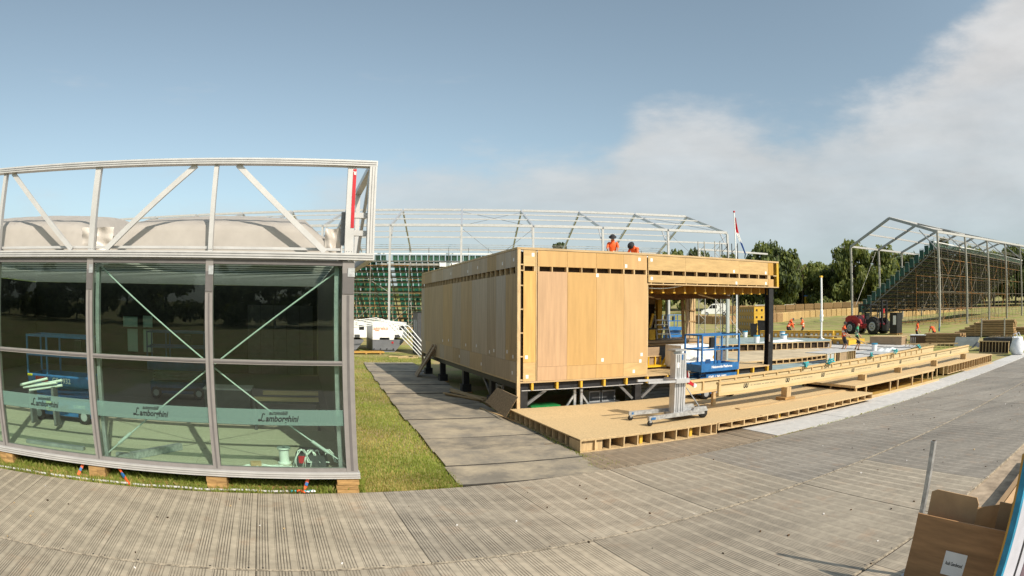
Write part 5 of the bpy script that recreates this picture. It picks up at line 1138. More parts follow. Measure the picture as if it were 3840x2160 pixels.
# local x runs to the right in the picture (towards the mast), y away
m = MB(); m.prism([(-2.75, .95), (-2.7, 1.5), (-2.3, 1.72), (-1.5, 1.75), (-.9, 1.35), (-.6, .75), (-1.4, .62), (-2.3, .7)], 'y', -.85, .85, 'red_machine'); m.build('engine_cover', fk)
MB().b(-1.2, 1.6, -.6, .6, .55, .95, 'red_machine').build('chassis', fk)
m = MB(); m.prism([(-2.4, .6), (-1.3, .6), (-1.5, 1.1), (-1.9, 1.28), (-2.2, 1.2)], 'y', -1.1, -.86, 'red_machine'); m.build('fender', fk)
m = MB(); m.prism([(.5, 1.0), (1.6, 1.0), (1.55, 1.45), (1.0, 1.62), (.5, 1.5)], 'y', -1.05, -.7, 'black_plastic'); m.build('fender', fk)
def fwheel(x, R, w):
    for y in (-.95, .95):
        s = -1 if y < 0 else 1
        k = MB(); k.lathe([(R*.55, -w), (R*.92, -w), (R, -w*.6), (R, w*.6), (R*.92, w), (R*.55, w)], (0, 0, 0), 'rubber', 22, 'y')
        for i in range(16):
            t_ = 2*math.pi*i/16; k.bar((R*math.cos(t_)*.97, -w*.85, R*math.sin(t_)*.97), (R*math.cos(t_+.1)*.97, 0, R*math.sin(t_+.1)*.97), .10, .10, 'rubber'); k.bar((R*math.cos(t_+.2)*.97, w*.85, R*math.sin(t_+.2)*.97), (R*math.cos(t_+.1)*.97, 0, R*math.sin(t_+.1)*.97), .10, .10, 'rubber')
        o = k.build('tyre', fk); o.location = (x, y, R)
        q = MB(); q.lathe([(R*.56, -w-.004), (R*.54, -w-.03), (R*.40, -w-.035), (R*.36, -w-.012), (R*.2, -w-.012), (R*.18, -w-.05), (R*.04, -w-.05)], (0, 0, 0), 'board_grey', 18, 'y')
        for i in range(6): t_ = i*math.pi/3; q.lathe([(.05, -w-.02), (.05, -w-.013)], (R*.28*math.cos(t_), 0, R*.28*math.sin(t_)), 'steel_black', 6, 'y')
        q.build('rim', o)
fwheel(1.0, .74, .24); fwheel(-1.9, .60, .2)
m = MB()
cabp = [(-1.25, 1.6), (-.95, 2.62), (.35, 2.66), (.45, 1.6)]
for y in (-.62, .62):
    for a, c in zip(cabp, cabp[1:]): m.bar((a[0], y, a[1]), (c[0], y, c[1]), .08, .08, 'black_plastic')
    m.bar((-.35, y, 1.0), (-.35, y, 2.64), .06, .06, 'black_plastic'); m.bar((.45, y, 1.6), (.4, y, .95), .08, .08, 'black_plastic')
for a in cabp[1:3]: m.bar((a[0], -.6, a[1]), (a[0], .6, a[1]), .08, .08, 'black_plastic')
m.b(-.95, .38, -.64, .64, 2.66, 2.74, 'black_plastic'); m.build('cab_frame', fk)
MB().b(-.3, .38, -.60, -.585, 1.65, 2.55, 'glass_clear').build('window', fk); m = MB(); m.prism([(-1.15, 1.65), (-.9, 2.55), (-.42, 2.55), (-.42, 1.65)], 'y', -.60, -.585, 'glass_clear'); m.build('window', fk)
MB().b(-.4, .2, -.35, .35, 1.0, 1.35, 'black_plastic').build('seat', fk); MB().b(-.5, -.35, -.35, .35, 1.351, 1.95, 'black_plastic').build('seat_back', fk)
for y in (-.42, .42): m = MB(); m.b(1.62, 1.80, y-.07, y+.07, .35, 3.05, 'steel_black'); m.build('mast_rail', fk)
for z in (.6, 1.6, 2.6, 2.98): MB().b(1.64, 1.76, -.349, .349, z, z+.1, 'steel_black').build('mast_cross', fk)
MB().b(1.64, 1.7, -.1, .1, 1.9, 2.3, 'red_paint').build('marker', fk)
MB().b(1.81, 1.9, -.6, .6, .35, .9, 'steel_black').build('carriage', fk)
for y in (-.35, .35): MB().b(1.901, 3.1, y-.07, y+.07, .30, .35, 'steel_black').build('fork', fk)
for y in (-.3, .3): m = MB(); m.bar((.4, y, 1.1), (1.62, y, 1.5), .1, .1, 'steel_black'); m.build('tilt_ram', fk)
t = thing('pallet', 'timber pallet resting under the dark load on the forks', 'pallet', 46.6, 29.9, .42, -90)
for k in range(3): MB().b(-.1, 1.0, -.55+.48*k, -.42+.48*k, 0, .12, 'timber_block').build('bearer', t)
for k in range(5): MB().b(-.1+.24*k, .08+.24*k, -.56, .56, .1205, .145, 'timber_block').build('slat', t)
t = thing('forklift_load', 'tall black case with a white label carried by the forklift', 'case', 46.6, 29.9, .575, -90)
MB().b(.05, .95, -.5, .5, 0, 1.75, 'black_plastic').build('case', t); MB().b(.45, .82, -.51, -.5005, .75, 1.55, 'paper').build('label', t); MB().b(.02, .98, -.52, .52, 1.751, 1.80, 'black_plastic').build('lid', t)

# ================================================================= foreground right: plywood crate panel, cardboard, post, board
t = thing('plywood_crate', 'plywood crate with a white paper label in the near right corner', 'crate', 4.9, 1.25, 0.034, 0)
MB().b(0, .018, -.05, 1.30, .0, .866, 'ply_near').build('front_panel', t)
MB().b(.019, .22, 1.26, 1.285, .0, .70, 'ply_near').build('side_panel', t); MB().b(.019, .24, -.04, 1.255, 0, .018, 'ply_near').build('base_panel', t)
MB().b(-.0035, -.001, .56, .84, .33, .57, 'paper').build('paper_label', t)
lt = text('Audi Goodwood', .052, (-.0042, .70, .435), (math.pi/2, 0, -math.pi/2), 'ink', t, 'lettering', 0, .0014, .62, 'CENTER', .0004)
def cbox(label, fn): 
    t = thing('cardboard_piece', label, 'cardboard', *fn[0]); return t
t = thing('cardboard_flap', 'open cardboard box flaps sticking up behind the plywood crate panel', 'cardboard', 5.14, 1.5, .034, 0)
m = MB(); m.prism([(.42, .05), (1.06, .05), (1.05, 1.02), (.98, 1.05), (.46, 1.04), (.42, .98)], 'x', 0, .012, 'cardboard'); m.build('front_flap', t)
m = MB(); m.prism([(-.28, .05), (.18, .05), (.20, 1.0), (-.26, .99)], 'x', .12, .132, 'cardboard'); m.build('front_flap', t)
m = MB(); m.add([(.01, .42, .5), (.01, .42, .95), (.5, .30, .85), (.5, .32, .5)], [(0, 1, 2, 3)], 'cardboard'); m.build('side_flap', t)
rr = random.Random(2)
for i, (u, v, z, L_, w, h, rz) in enumerate(((6.3, 1.75, .034, 3.6, .26, .52, 6.5), (6.6, 2.12, .034, 4.2, .24, .44, 6.0), (6.25, 1.42, .034, 3.6, .26, .62, 7.0), (6.5, 1.1, .034, 3.2, .22, .52, 7.5))):
    t = thing('cardboard_carton', ['long cardboard carton second from the trackway', 'long cardboard carton nearest the trackway', 'long cardboard carton with folded top third from the trackway', 'long cardboard carton beside the blue edged board'][i], 'carton', u, v, z, rz, 'long cardboard cartons behind the crate')
    MB().b(0, L_, -w/2, w/2, 0, h-.004, 'cardboard').build('body', t)
    for s in (-1, 1): m = MB(); m.prism([(s*w/2, h), (s*.01, h+.035), (s*.01, h+.028), (s*w/2, h-.0035)], 'x', .02, L_, 'cardboard'); m.build('top_flap', t)
    for k in range(3): MB().b(.5+1.1*k, .54+1.1*k, -w/2-.003, w/2+.003, 0.01, h+.001, 'board_brown').build('band', t)
t = thing('metal_post', 'slim grey metal post standing on the trackway behind the crate', 'post', 5.30, 2.71, .034, 0)
m = MB(); m.b(-.026, .026, -.026, .026, 0, 1.475, 'galvanised'); m.build('tube', t); MB().b(-.019, .019, -.019, .019, 1.4751, 1.478, 'dark_void').build('open_end', t); MB().b(-.06, .06, -.06, .06, 0, .012, 'galvanised').build('foot', t)
t = thing('edged_board', 'white board with a bright blue edge at the right border of picture', 'board', 4.36, 1.2, .0, -11)
MB().b(0, .045, -.01, .055, .03, 1.75, 'cyan_edge').build('blue_edge', t); MB().b(.0455, 2.3, 0, .045, .03, 1.75, 'panel_lilac').build('panel', t); MB().b(.32, .36, -.006, -.0005, .03, 1.75, 'cloth_dark').build('stripe', t); MB().b(.5, 2.28, -.006, -.0005, .03, 1.75, 'panel_purple').build('film_strip', t); MB().b(0.0, 2.3, .056, .08, .03, 1.72, 'plywood_orange').build('backing', t)
# ================================================================= grandstands and marquee frames
HB = rad(4.7)
def hub(name, label, cat, x, y, z, rz):     # a thing whose local x axis has the world heading rz (degrees)
    o = bpy.data.objects.new(name, None); COL.objects.link(o); o.location = (x, y, z); o.rotation_euler = (0, 0, rad(rz)); return tag(o, label, cat)
SEATM = MB()
SEATM.grid(lambda a, b: (-.21+.42*a, -.03+.04*(1-(2*a-1)**2)-.06*b, .05+.38*b), 3, 2, 'seat_green'); SEATM.b(-.2, .2, -.02, .36, 0, .045, 'seat_green'); SEAT = SEATM.mesh('seat')
def seat_stuff(parent, places):
    m = MB()
    for (x, y, z) in places:
        m.b(x-.2, x+.2, y, y+.36, z, z+.04, 'seat_green'); m.b(x-.2, x+.2, y-.07, y-.03, z+.05, z+.42, 'seat_green')
    o = m.build('seat_rows', parent); o['kind'] = 'stuff'
def grandstand(t, L_, rows, z_top, rise, run, pitch, nind, z_gnd, bay, levels, lattice=1.0, rust=.4, r=.024, dense=False, sc='scaffold'):
    """back face at y=0 towards the camera; rows step down away from it. Local z=0 is the ground."""
    rr = random.Random(int(L_*10))
    ns = int(L_/pitch); pl = []
    for k in range(rows):
        z = z_top - rise*k; y = .35 + run*k
        if z < .5: break
        for i in range(ns):
            if (i % 17) in (16,) : continue
            pl.append((i*pitch+pitch/2, y, z, k))
    for j, (x, y, z, k) in enumerate(pl[:nind]): inst(SEAT, 'seat', t, (x, y, z))
    seat_stuff(t, [(x, y, z) for (x, y, z, k) in pl[nind:]])
    for k in range(rows):
        z = z_top - rise*k; y = .35 + run*k
        if z < .4: break
        MB().b(0, L_, y-.12, y+run-.14, z-.40, z-.36, 'steel_dark').b(0, L_, y-.14, y-.121, z-.14, z-.02, sc).build('tread', t)  # treads and risers: shade under the rows put into a dark colour
        if dense: MB().b(0, L_, y+.42, y+.44, z-.38, z-.05, 'steel_dark').build('riser', t)
    # scaffold: standards at the back and under the slope, ledgers, diagonals
    nb = int(L_/bay)
    for i in range(nb+1):
        x = min(L_, i*bay)
        for q in range(0, 4):
            y = .2 + q*run*rows/4.2; zt = z_top - rise*rows*q/4.2 - .4 + (1.45 if q == 0 else 0)
            if zt < .6: continue
            m = MB(); m.tube((x, y, 0), (x, y, zt), r if q == 0 else r*.9, sc if rr.random() > rust*.5 else 'scaffold_rust', 6); m.build('standard', t)
        m = MB(); m.bar((x, .25, z_top-.5), (x, .3+run*(rows-1), max(.2, z_top-.5-rise*(rows-1))), .08, .12, 'steel_grey'); m.build('raker', t)
    for q in range(0, 3):
        y = .2 + q*run*rows/4.2
        for z in levels:
            if z > z_top - rise*rows*q/4.2: continue
            x = 0
            while x < L_-.1:
                m = MB(); m.tube((x, y-.05, z), (min(L_, x+bay*3), y-.05, z), r*.85, 'scaffold_rust' if rr.random() < rust else sc, 5); m.build('ledger', t); x += bay*3
    for i in range(nb):
        for a, c in zip([0]+levels, levels):
            if rr.random() < .45*lattice:
                s = rr.random() < .5; x0, x1 = (i*bay, (i+1)*bay) if s else ((i+1)*bay, i*bay); y = .26 + rr.choice([0, 0, run*rows/4.2])
                if c > z_top - .8: continue
                m = MB(); m.tube((x0, y, a+.05), (x1, y, c-.05), r*.8, 'scaffold_rust' if rr.random() < rust*.7 else sc, 5); m.build('brace', t)
    # back guard rails
    for z, w in ((z_top+.95, .03), (z_top+1.12, .03), (z_top+.55, .09), (z_top+1.28, .03)):
        MB().b(0, L_, .10, .13, z-w/2, z+w/2, 'scaffold' if w < .05 else 'white_paint').build('guard_rail', t)
    x = 0
    m = MB()
    while x < L_: m.b(x, x+.012, .105, .125, z_top-.1, z_top+.5, 'scaffold'); x += .14
    o = m.build('balusters', t); o['kind'] = 'stuff'
# left: only its back shows, in the gap and above the roof of the timber building
gx, gy = -14.0, 49.6
g1 = hub('grandstand', 'far grandstand with green seats on rusty scaffolding, behind the generators', 'grandstand', gx*math.cos(HB)-gy*math.sin(HB), gx*math.sin(HB)+gy*math.cos(HB), .3, 4.7)
grandstand(g1, 31.0, 15, 6.52, .40, .78, .487, 290, 0, 1.615, [1.2, 2.75, 3.85, 4.95, 6.1], 1.0, .45)
MB().b(7.0, 31, .14, .16, 6.15, 6.27, 'scaffold').build('back_plate', g1)
for k in range(2): MB().b(12.2+1.0*k, 13.1+1.0*k, .05, .09, 6.02, 6.34, 'white_paint').build('sign_board', g1)
# left marquee frame
mq1 = hub('marquee_frame', 'bare white marquee frame spanning the far green seated grandstand', 'marquee frame', -48*math.sin(HB), 48*math.cos(HB), .3, 4.7)
BAY = 5.66; EZ, AZ = 9.18, 12.05; HW = 10.0
def mbar(t, nm, p, q, w, h, mt='aluminium_white', up=(0, 0, 1)): m = MB(); m.bar(p, q, w, h, mt, up=up); return m.build(nm, t)
for k in range(-8, 5):
    x = -.05 + BAY*k
    for y in (0, 2*HW):
        mbar(mq1, 'eave_post', (x, y, 0), (x, y, EZ-.12), .16, .2, 'aluminium_white' if y == 0 else 'aluminium')
    mbar(mq1, 'rafter', (x, 0.1, EZ-.05), (x, HW, AZ-.09), .14, .24, 'aluminium'); mbar(mq1, 'rafter', (x, 2*HW-.1, EZ-.05), (x, HW, AZ-.09), .14, .24, 'aluminium')
    mbar(mq1, 'knee_brace', (x+.02, .05, EZ-1.5), (x+.02, 1.8, EZ+.33), .08, .1, 'aluminium')
    if k < 4:
        for y, z, w in ((0, EZ, .20), (HW, AZ, .20), (HW*.36, EZ+(AZ-EZ)*.36, .10), (HW*.68, EZ+(AZ-EZ)*.68, .10), (2*HW, EZ, .16), (HW*1.5, EZ+(AZ-EZ)*.5, .10)):
            mbar(mq1, 'purlin', (x+.08, y, z), (x+BAY-.08, y, z), w*.8, w)
        mbar(mq1, 'wall_rail', (x+.09, 0, EZ-.96), (x+BAY-.09, 0, EZ-.96), .08, .12)
        if k in (-4, 0, 3):
            for a, c in (((x+.1, .2, EZ), (x+BAY-.1, HW, AZ-.2)), ((x+BAY-.1, .2, EZ), (x+.1, HW, AZ-.2)), ((x+.1, .0, EZ-.3), (x+BAY-.1, 0.05, 4.5)), ((x+BAY-.1, .0, EZ-.3), (x+.1, .05, 4.5))):
                m = MB(); m.tube(a, c, .014, 'steel_grey', 4); m.build('tie_wire', mq1)
mbar(mq1, 'eave_rail', (19.3, -1.0, 7.55), (26.2, -1.0, 7.35), .1, .14); mbar(mq1, 'side_post', (19.4, -1.0, 5.8), (19.4, -1.0, 7.6), .14, .14, 'aluminium')
# right grandstand and its marquee frame (in the site frame)
g2 = thing('grandstand', 'right grandstand with stepped green seats and a forest of scaffolding under it', 'grandstand', 64.0, 33.6, .55, -1)
grandstand(g2, 40.0, 16, 9.2, .47, .84, .52, 300, 0, 2.05, [.45, 2.0, 4.05, 6.0, 7.9], 1.9, .55, .03, True, 'scaffold_shaded')
for k in range(16):
    z = 9.2-.47*k; y = .35+.84*k
    MB().b(-.06, -.02, y-.1, y+.62, z-.35, z+.66, 'seat_side').build('side_panel', g2); m = MB(); m.b(-.10, -.061, y-.1, y-.04, z-.36, z+.8, 'rod_pale'); m.b(-.10, -.061, y-.039, y+.6, z+.74, z+.8, 'rod_pale'); m.build('side_rail', g2)
mq2 = thing('marquee_frame', 'bare metal marquee frame over the right grandstand beside the trees', 'marquee frame', 62.1, 32.2, 0, 0)
def f2(k): return (8.7*k, -.25*k), (5.0+9.4*k, 18.3+1.1*k), .6+.07*k, 11.15+.25*k
for k in range(0, 7):
    a, c, zb, ze = f2(k); mid = ((a[0]+c[0])/2, (a[1]+c[1])/2); za = 13.85+.2*k
    for p in (a, c): mbar(mq2, 'eave_post', (*p, zb), (*p, ze-.1), .22, .26, 'scaffold')
    mbar(mq2, 'rafter', (*a, ze), (*mid, za), .18, .32, 'steel_pale'); mbar(mq2, 'rafter', (*c, ze), (*mid, za), .18, .32, 'steel_pale')
    q = (a[0]*.82+c[0]*.18, a[1]*.82+c[1]*.18); mbar(mq2, 'knee_brace', (*a, ze-2.1), (*q, ze+.55), .12, .12, 'steel_pale')
    if k < 6:
        a2, c2, _, e2 = f2(k+1); mid2 = ((a2[0]+c2[0])/2, (a2[1]+c2[1])/2); z2 = 13.85+.2*(k+1)
        lp = lambda p, q, t: (p[0]+(q[0]-p[0])*t, p[1]+(q[1]-p[1])*t)
        for p, q, u_, w_, w in ((a, a2, ze, e2, .26), (c, c2, ze, e2, .26), (mid, mid2, za, z2, .28), (lp(a, mid, .45), lp(a2, mid2, .45), ze+(za-ze)*.45, e2+(z2-e2)*.45, .18), (lp(c, mid, .45), lp(c2, mid2, .45), ze+(za-ze)*.45, e2+(z2-e2)*.45, .2), (lp(c, mid, .75), lp(c2, mid2, .75), ze+(za-ze)*.75, e2+(z2-e2)*.75, .14)):
            mbar(mq2, 'purlin', (*p, u_+.02), (*q, w_+.02), w*.7, w)
for a, c in (((5, 18.3, 10.9), (6.5, 14, 4)), ((0.2, 0, 6), (5.0, 18.2, 1.5))):
    pass
m = MB(); m.tube((13.2, 19.2, 11), (4.2, 17.0, 3.2), .03, 'scaffold', 5); m.build('guy_wire', mq2)
# scaffold towers seen through the open bay
for i, (u, v, w, h) in enumerate(((30.5, 39.6, .55, 8.2), (31.6, 38.7, .45, 8.2), (32.1, 38.35, .5, 8.0), (32.75, 37.8, .5, 8.0))):
    t = thing('scaffold_tower', 'slim scaffold tower behind the open bay, ' + ['first from the left', 'second from the left', 'third, in front of the hay bales', 'rightmost by the yellow crates'][i], 'scaffold', u, v, .2, -50, 'scaffold towers behind the bay')
    mt = 'scaffold' if i < 2 else 'steel_dark'
    for x in (0, w): MB().tube((x, 0, 0), (x, 0, h), .042, mt, 6).build('standard', t)
    z = .3; s = 1
    while z < h-.5:
        m = MB(); m.tube((0 if s > 0 else w, 0, z), (w if s > 0 else 0, 0, z+.5), .024, mt, 5); m.build('brace', t); z += .5; s = -s
    if i == 0: m = MB(); m.tube((0, .05, 5.2), (4, .05, .3), .025, 'scaffold', 5); m.build('raker', t); m = MB(); m.tube((0, 0, 3.2), (2.6, 0, 5.6), .02, 'scaffold', 5); m.build('raker', t)

# ================================================================= hay bale walls, van, flag
def balewall(label, pts, tops, bw, mt, rows=1, depth=1.2):
    t = thing('hay_bale_wall', label, 'hay bales', pts[0][0], pts[0][1], 0)
    base = MB(); base.b(0, 1, 0, 1, 0, 1, mt); BM_ = base.mesh('bale'); 
    bmm = bmesh.new(); bmm.from_mesh(BM_); bmesh.ops.bevel(bmm, geom=bmm.edges[:], offset=.05, segments=1, affect='EDGES'); bmm.to_mesh(BM_); bmm.free()
    rr = random.Random(len(pts))
    O_ = Vector((pts[0][0], pts[0][1], 0))
    for (p, q, t0, t1) in zip(pts, pts[1:], tops, tops[1:]):
        a, c = Vector((p[0], p[1], p[2])), Vector((q[0], q[1], q[2])); d = c-a; n = max(1, round(d.length/bw)); ang = math.atan2(d.y, d.x)
        for k in range(n):
            b0 = a + d*(k/n); h = (t0+(t1-t0)*k/n) - b0.z + .35
            for r_ in range(rows):
                inst(BM_, 'bale', t, (b0.x-O_.x, b0.y-O_.y, b0.z-.35+h/rows*r_), (rr.uniform(-.01, .01), 0, ang+rr.uniform(-.03, .03)), (d.length/n*.96, depth, h/rows*rr.uniform(.955, .99)))
    return t
balewall('nearer lit hay bale wall crossing the field behind the workers', [(68.9, 66.9, .88), (82.5, 74.0, 1.36), (93.4, 70.4, 1.57), (100, 70, 1.75), (112, 66, 2.0)], [2.35, 2.57, 3.0, 3.2, 3.5], 1.25, 'straw')
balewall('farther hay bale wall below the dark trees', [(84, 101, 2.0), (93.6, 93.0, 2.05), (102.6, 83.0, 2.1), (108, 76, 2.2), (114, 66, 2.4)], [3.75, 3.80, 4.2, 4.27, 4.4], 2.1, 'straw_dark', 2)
balewall('shaded hay bale wall under the van, seen through the open bay', [(56.5, 76.5, .84), (56.0, 71, .8), (57.2, 67.2, .77), (63, 68.5, .82), (69, 66.7, .86)], [2.2, 2.05, 2.0, 2.2, 2.35], 1.3, 'straw_dark')  # darker straw colour carries the shade on this wall
t = balewall('hay bale wall showing through the scaffolding of the right grandstand', [(80, 57, 1.0), (90, 56, 1.2), (104, 55, 1.6), (118, 54, 2.0)], [2.9, 3.1, 3.5, 3.9], 1.3, 'straw')
balewall('hay bale wall low behind the far grandstand scaffolding', [(-12, 72, .7), (2, 70, .7), (14, 66, .8)], [2.4, 2.4, 2.5], 1.4, 'straw')
# van
vn = thing('van', 'white panel van parked behind the hay bales, seen through the open bay', 'van', 72.4, 93.2, 1.72, -38)
m = MB(); body = [(0, .35), (0.02, .95), (.25, 1.12), (1.15, 1.28), (1.9, 2.05), (2.3, 2.2), (4.9, 2.25), (5.3, 2.1), (5.4, .4)]
m.prism(body, 'y', -.98, .98, 'white_paint'); m.build('body', vn)
MB().prism([(1.35, 1.35), (1.92, 1.98), (2.05, 1.98), (2.05, 1.35)], 'y', -.992, -.981, 'window_dark').build('window', vn); MB().b(2.12, 2.95, -.992, -.981, 1.35, 1.98, 'window_dark').build('window', vn)
MB().prism([(1.2, 1.33), (1.86, 2.02), (1.90, 2.0), (1.24, 1.31)], 'y', -.85, .85, 'window_dark').build('windscreen', vn)
MB().b(-.03, .0, -.8, .8, .4, .6, 'black_plastic').build('bumper', vn); MB().b(3.2, 3.9, -.988, -.981, .85, .95, 'steel_grey').build('logo', vn)
for x in (1.05, 4.35):
    for y in (-.9, .9): o = MB().lathe([(.15, -.12), (.36, -.12), (.36, .12), (.15, .12)], (0, 0, 0), 'rubber', 16, 'y').build('wheel', vn); o.location = (x, y, .36); MB().lathe([(.2, -.13), (.2, -.121)], (0, 0, 0), 'grey_paint', 12, 'y').build('rim', o)
vn.scale = (1.05, 1.05, 1.05)
# flag on its pole, hanging slack
ft = thing('flag_pole', 'white flag pole with a slack red white and blue flag above the building', 'flag', 29.72, 33.8, .2, 0)
MB().tube((0, 0, 0), (-.05, 0, 9.75), .06, 'white_paint', 10, .045).build('pole', ft); MB().lathe([(.06, 0), (.09, .06), (.06, .14)], (-.05, 0, 9.75), 'red_paint', 10).build('finial', ft)
m = MB()
def flg(t_, w_):   # t_ runs down the slack fly, w_ from the outer edge to the hoist side; the cloth hangs in folds
    ox, oz = .04 + .98*t_**1.15, 9.40 - 2.70*t_**.9
    if t_ < .5: ix, iz = .03 + .02*t_, 9.36 - 2.4*t_
    else: ix, iz = .04 + .90*(t_-.5)*2*.98, 8.16 - 1.46*(t_-.5)*2
    return (ox+(ix-ox)*w_, .10*math.sin(w_*9+t_*4)*(1-t_*.6), oz+(iz-oz)*w_)
for mt, a0, a1 in (('flag_red', 0, .42), ('flag_white', .42, .68), ('flag_blue', .68, 1.0)):
    m.grid(lambda a, b, a0=a0, a1=a1: flg(a0+(a1-a0)*b, a), 10, 8, mt)
m.build('cloth', ft)

# ================================================================= generators, cabinet, tube frames behind the path
def generator(label, u, v, front_text):
    t = thing('generator', label, 'generator', u, v, .08, 0, 'white and grey generators')
    m = MB(); m.prism([(0, .0), (1.42, .0), (2.05, .70), (2.05, .80), (0, .80)], 'y', .02, 3.6, 'grey_gen'); m.build('base_tank', t); MB().b(0, 1.45, -.02, .019, .12, .15, 'black_plastic').build('skid_line', t)
    for k in range(4): MB().b(.06+.42*k, .12+.42*k, -.03, .0, .19, .25, 'black_plastic').build('lug', t)
    m = MB(); wall_with_holes(m, 0, 2.25, .84, 1.86, 0, 3.7, [(.45, 1.35, .84, .93), (1.75, 2.1, 1.38, 1.7), (1.4, 2.25, .84, 1.2)], 'white_paint') if False else m.b(0, 2.25, 0, 3.7, .93, 1.86, 'white_paint'); m.build('canopy', t)
    MB().b(0.0, .45, .001, 3.6, .801, .929, 'white_paint').build('canopy_foot', t); MB().b(1.1, 1.4, .001, 3.6, .801, .929, 'white_paint').build('canopy_foot', t)
    MB().b(1.75, 2.08, -.012, -.0005, 1.42, 1.70, 'black_plastic').build('control_panel', t); MB().b(1.45, 1.8, -.012, -.0005, .94, 1.12, 'charcoal').build('vent', t); MB().b(-.02, 2.27, -.02, 3.72, 1.861, 1.90, 'white_paint').build('roof', t)
    if front_text: text('aggreko', .33, (.04, -.004, 1.42), FR, 'orange_print', t, 'lettering', 0, .004, .93)
    MB().bar((1.24, -.005, .62), (1.36, -.005, .62), .003, .12, 'red_paint').build('sticker', t)
    return t
generator('white and grey generator with orange lettering behind the path', 4.74, 38.85, True)
generator('second generator half hidden by the pavilion corner post', 2.1, 38.85, False)
t = thing('dark_cabinet', 'tall dark grey cabinet at the far end of the timber building', 'cabinet', 7.25, 36.6, .08, 0)
MB().b(0, 1.2, 0, 1.6, 0, 2.55, 'charcoal').build('body', t); MB().b(-.02, 1.22, -.02, 1.62, 2.551, 2.62, 'black_plastic').build('roof', t)
for x, y0, y1 in ((-.012, .25, .55), (-.012, .75, 1.1)): MB().b(x, -.0005, y0, y1, 1.1, 2.1, 'grey_paint').build('panel', t)
m = MB()
t = thing('tube_frames', 'row of bent white tent tubes leaning in front of the generators', 'tent frames', 3.0, 37.0, .05)
for k in range(5):
    dx, dy = .30*k, -.30*k
    m = MB(); m.path([(0+dx-1.2, dy, 1.85-.05*k), (.4+dx, dy, 2.08-.05*k), (1.75+dx, dy, 2.24-.06*k), (2.35+dx, dy-.1, 2.02-.06*k), (3.55+dx*.6, -1.6+dy, .66), (4.05+dx*.5, -2.4+dy, .03)], .030, 'white_paint', 6); m.build('bent_tube', t)
for k in range(3): m = MB(); m.tube((-1.0, -.2-.2*k, 1.5-.3*k), (.6, -.1, 2.0-.1*k), .03, 'white_paint', 6); m.build('cross_tube', t)
m = MB()
t = thing('pallet', 'orange brown pallet of timbers on the grass before the generators', 'pallet', 3.1, 37.3, .05, 2)
for k in range(3): MB().b(.0, 2.2, .28*k, .28*k+.2, .08, .17, 'plywood_orange').build('plank', t)
for x in (.1, 1.0, 1.9): MB().b(x, x+.1, 0, .8, 0, .079, 'timber_block').build('bearer', t)
for i, (u, v, L_) in enumerate(((5.3, 35.6, 1.6), (5.7, 34.6, 1.2))):
    o = MB().b(0, L_, 0, .1, 0, .05, 'timber').build('timber_length'); site(o, u, v, .02, 3); tag(o, ['pale plank on the grass before the generators', 'second pale plank nearer on the shaded grass'][i], 'timber')
# far white shapes in the field
for i, (u, v, L_) in enumerate(((90, 96.5, 4.5), (94, 92.5, 4))):
    o = MB().b(0, L_, 0, .4, 0, .35, 'white_paint').build('white_pipe'); site(o, u+6, v+6, 3.6, -45); tag(o, ['white pipe lying beyond the hay wall, left one', 'white pipe lying beyond the hay wall, right one'][i], 'pipe')
t = thing('play_booth', 'small yellow and blue booth under the far trees', 'booth', 116, 104, 4.1, -40)
MB().b(0, 1.4, 0, 1.4, 0, 1.9, 'yellow_paint').build('panel', t); MB().b(1.41, 2.6, 0, 1.4, 0, 1.9, 'white_paint').build('panel', t); MB().b(2.61, 3.6, 0, 1.4, -.1, 1.0, 'blue_paint').build('panel', t); MB().b(-.2, 3.6, -.2, 1.6, 1.91, 2.2, 'blue_paint').build('roof', t)
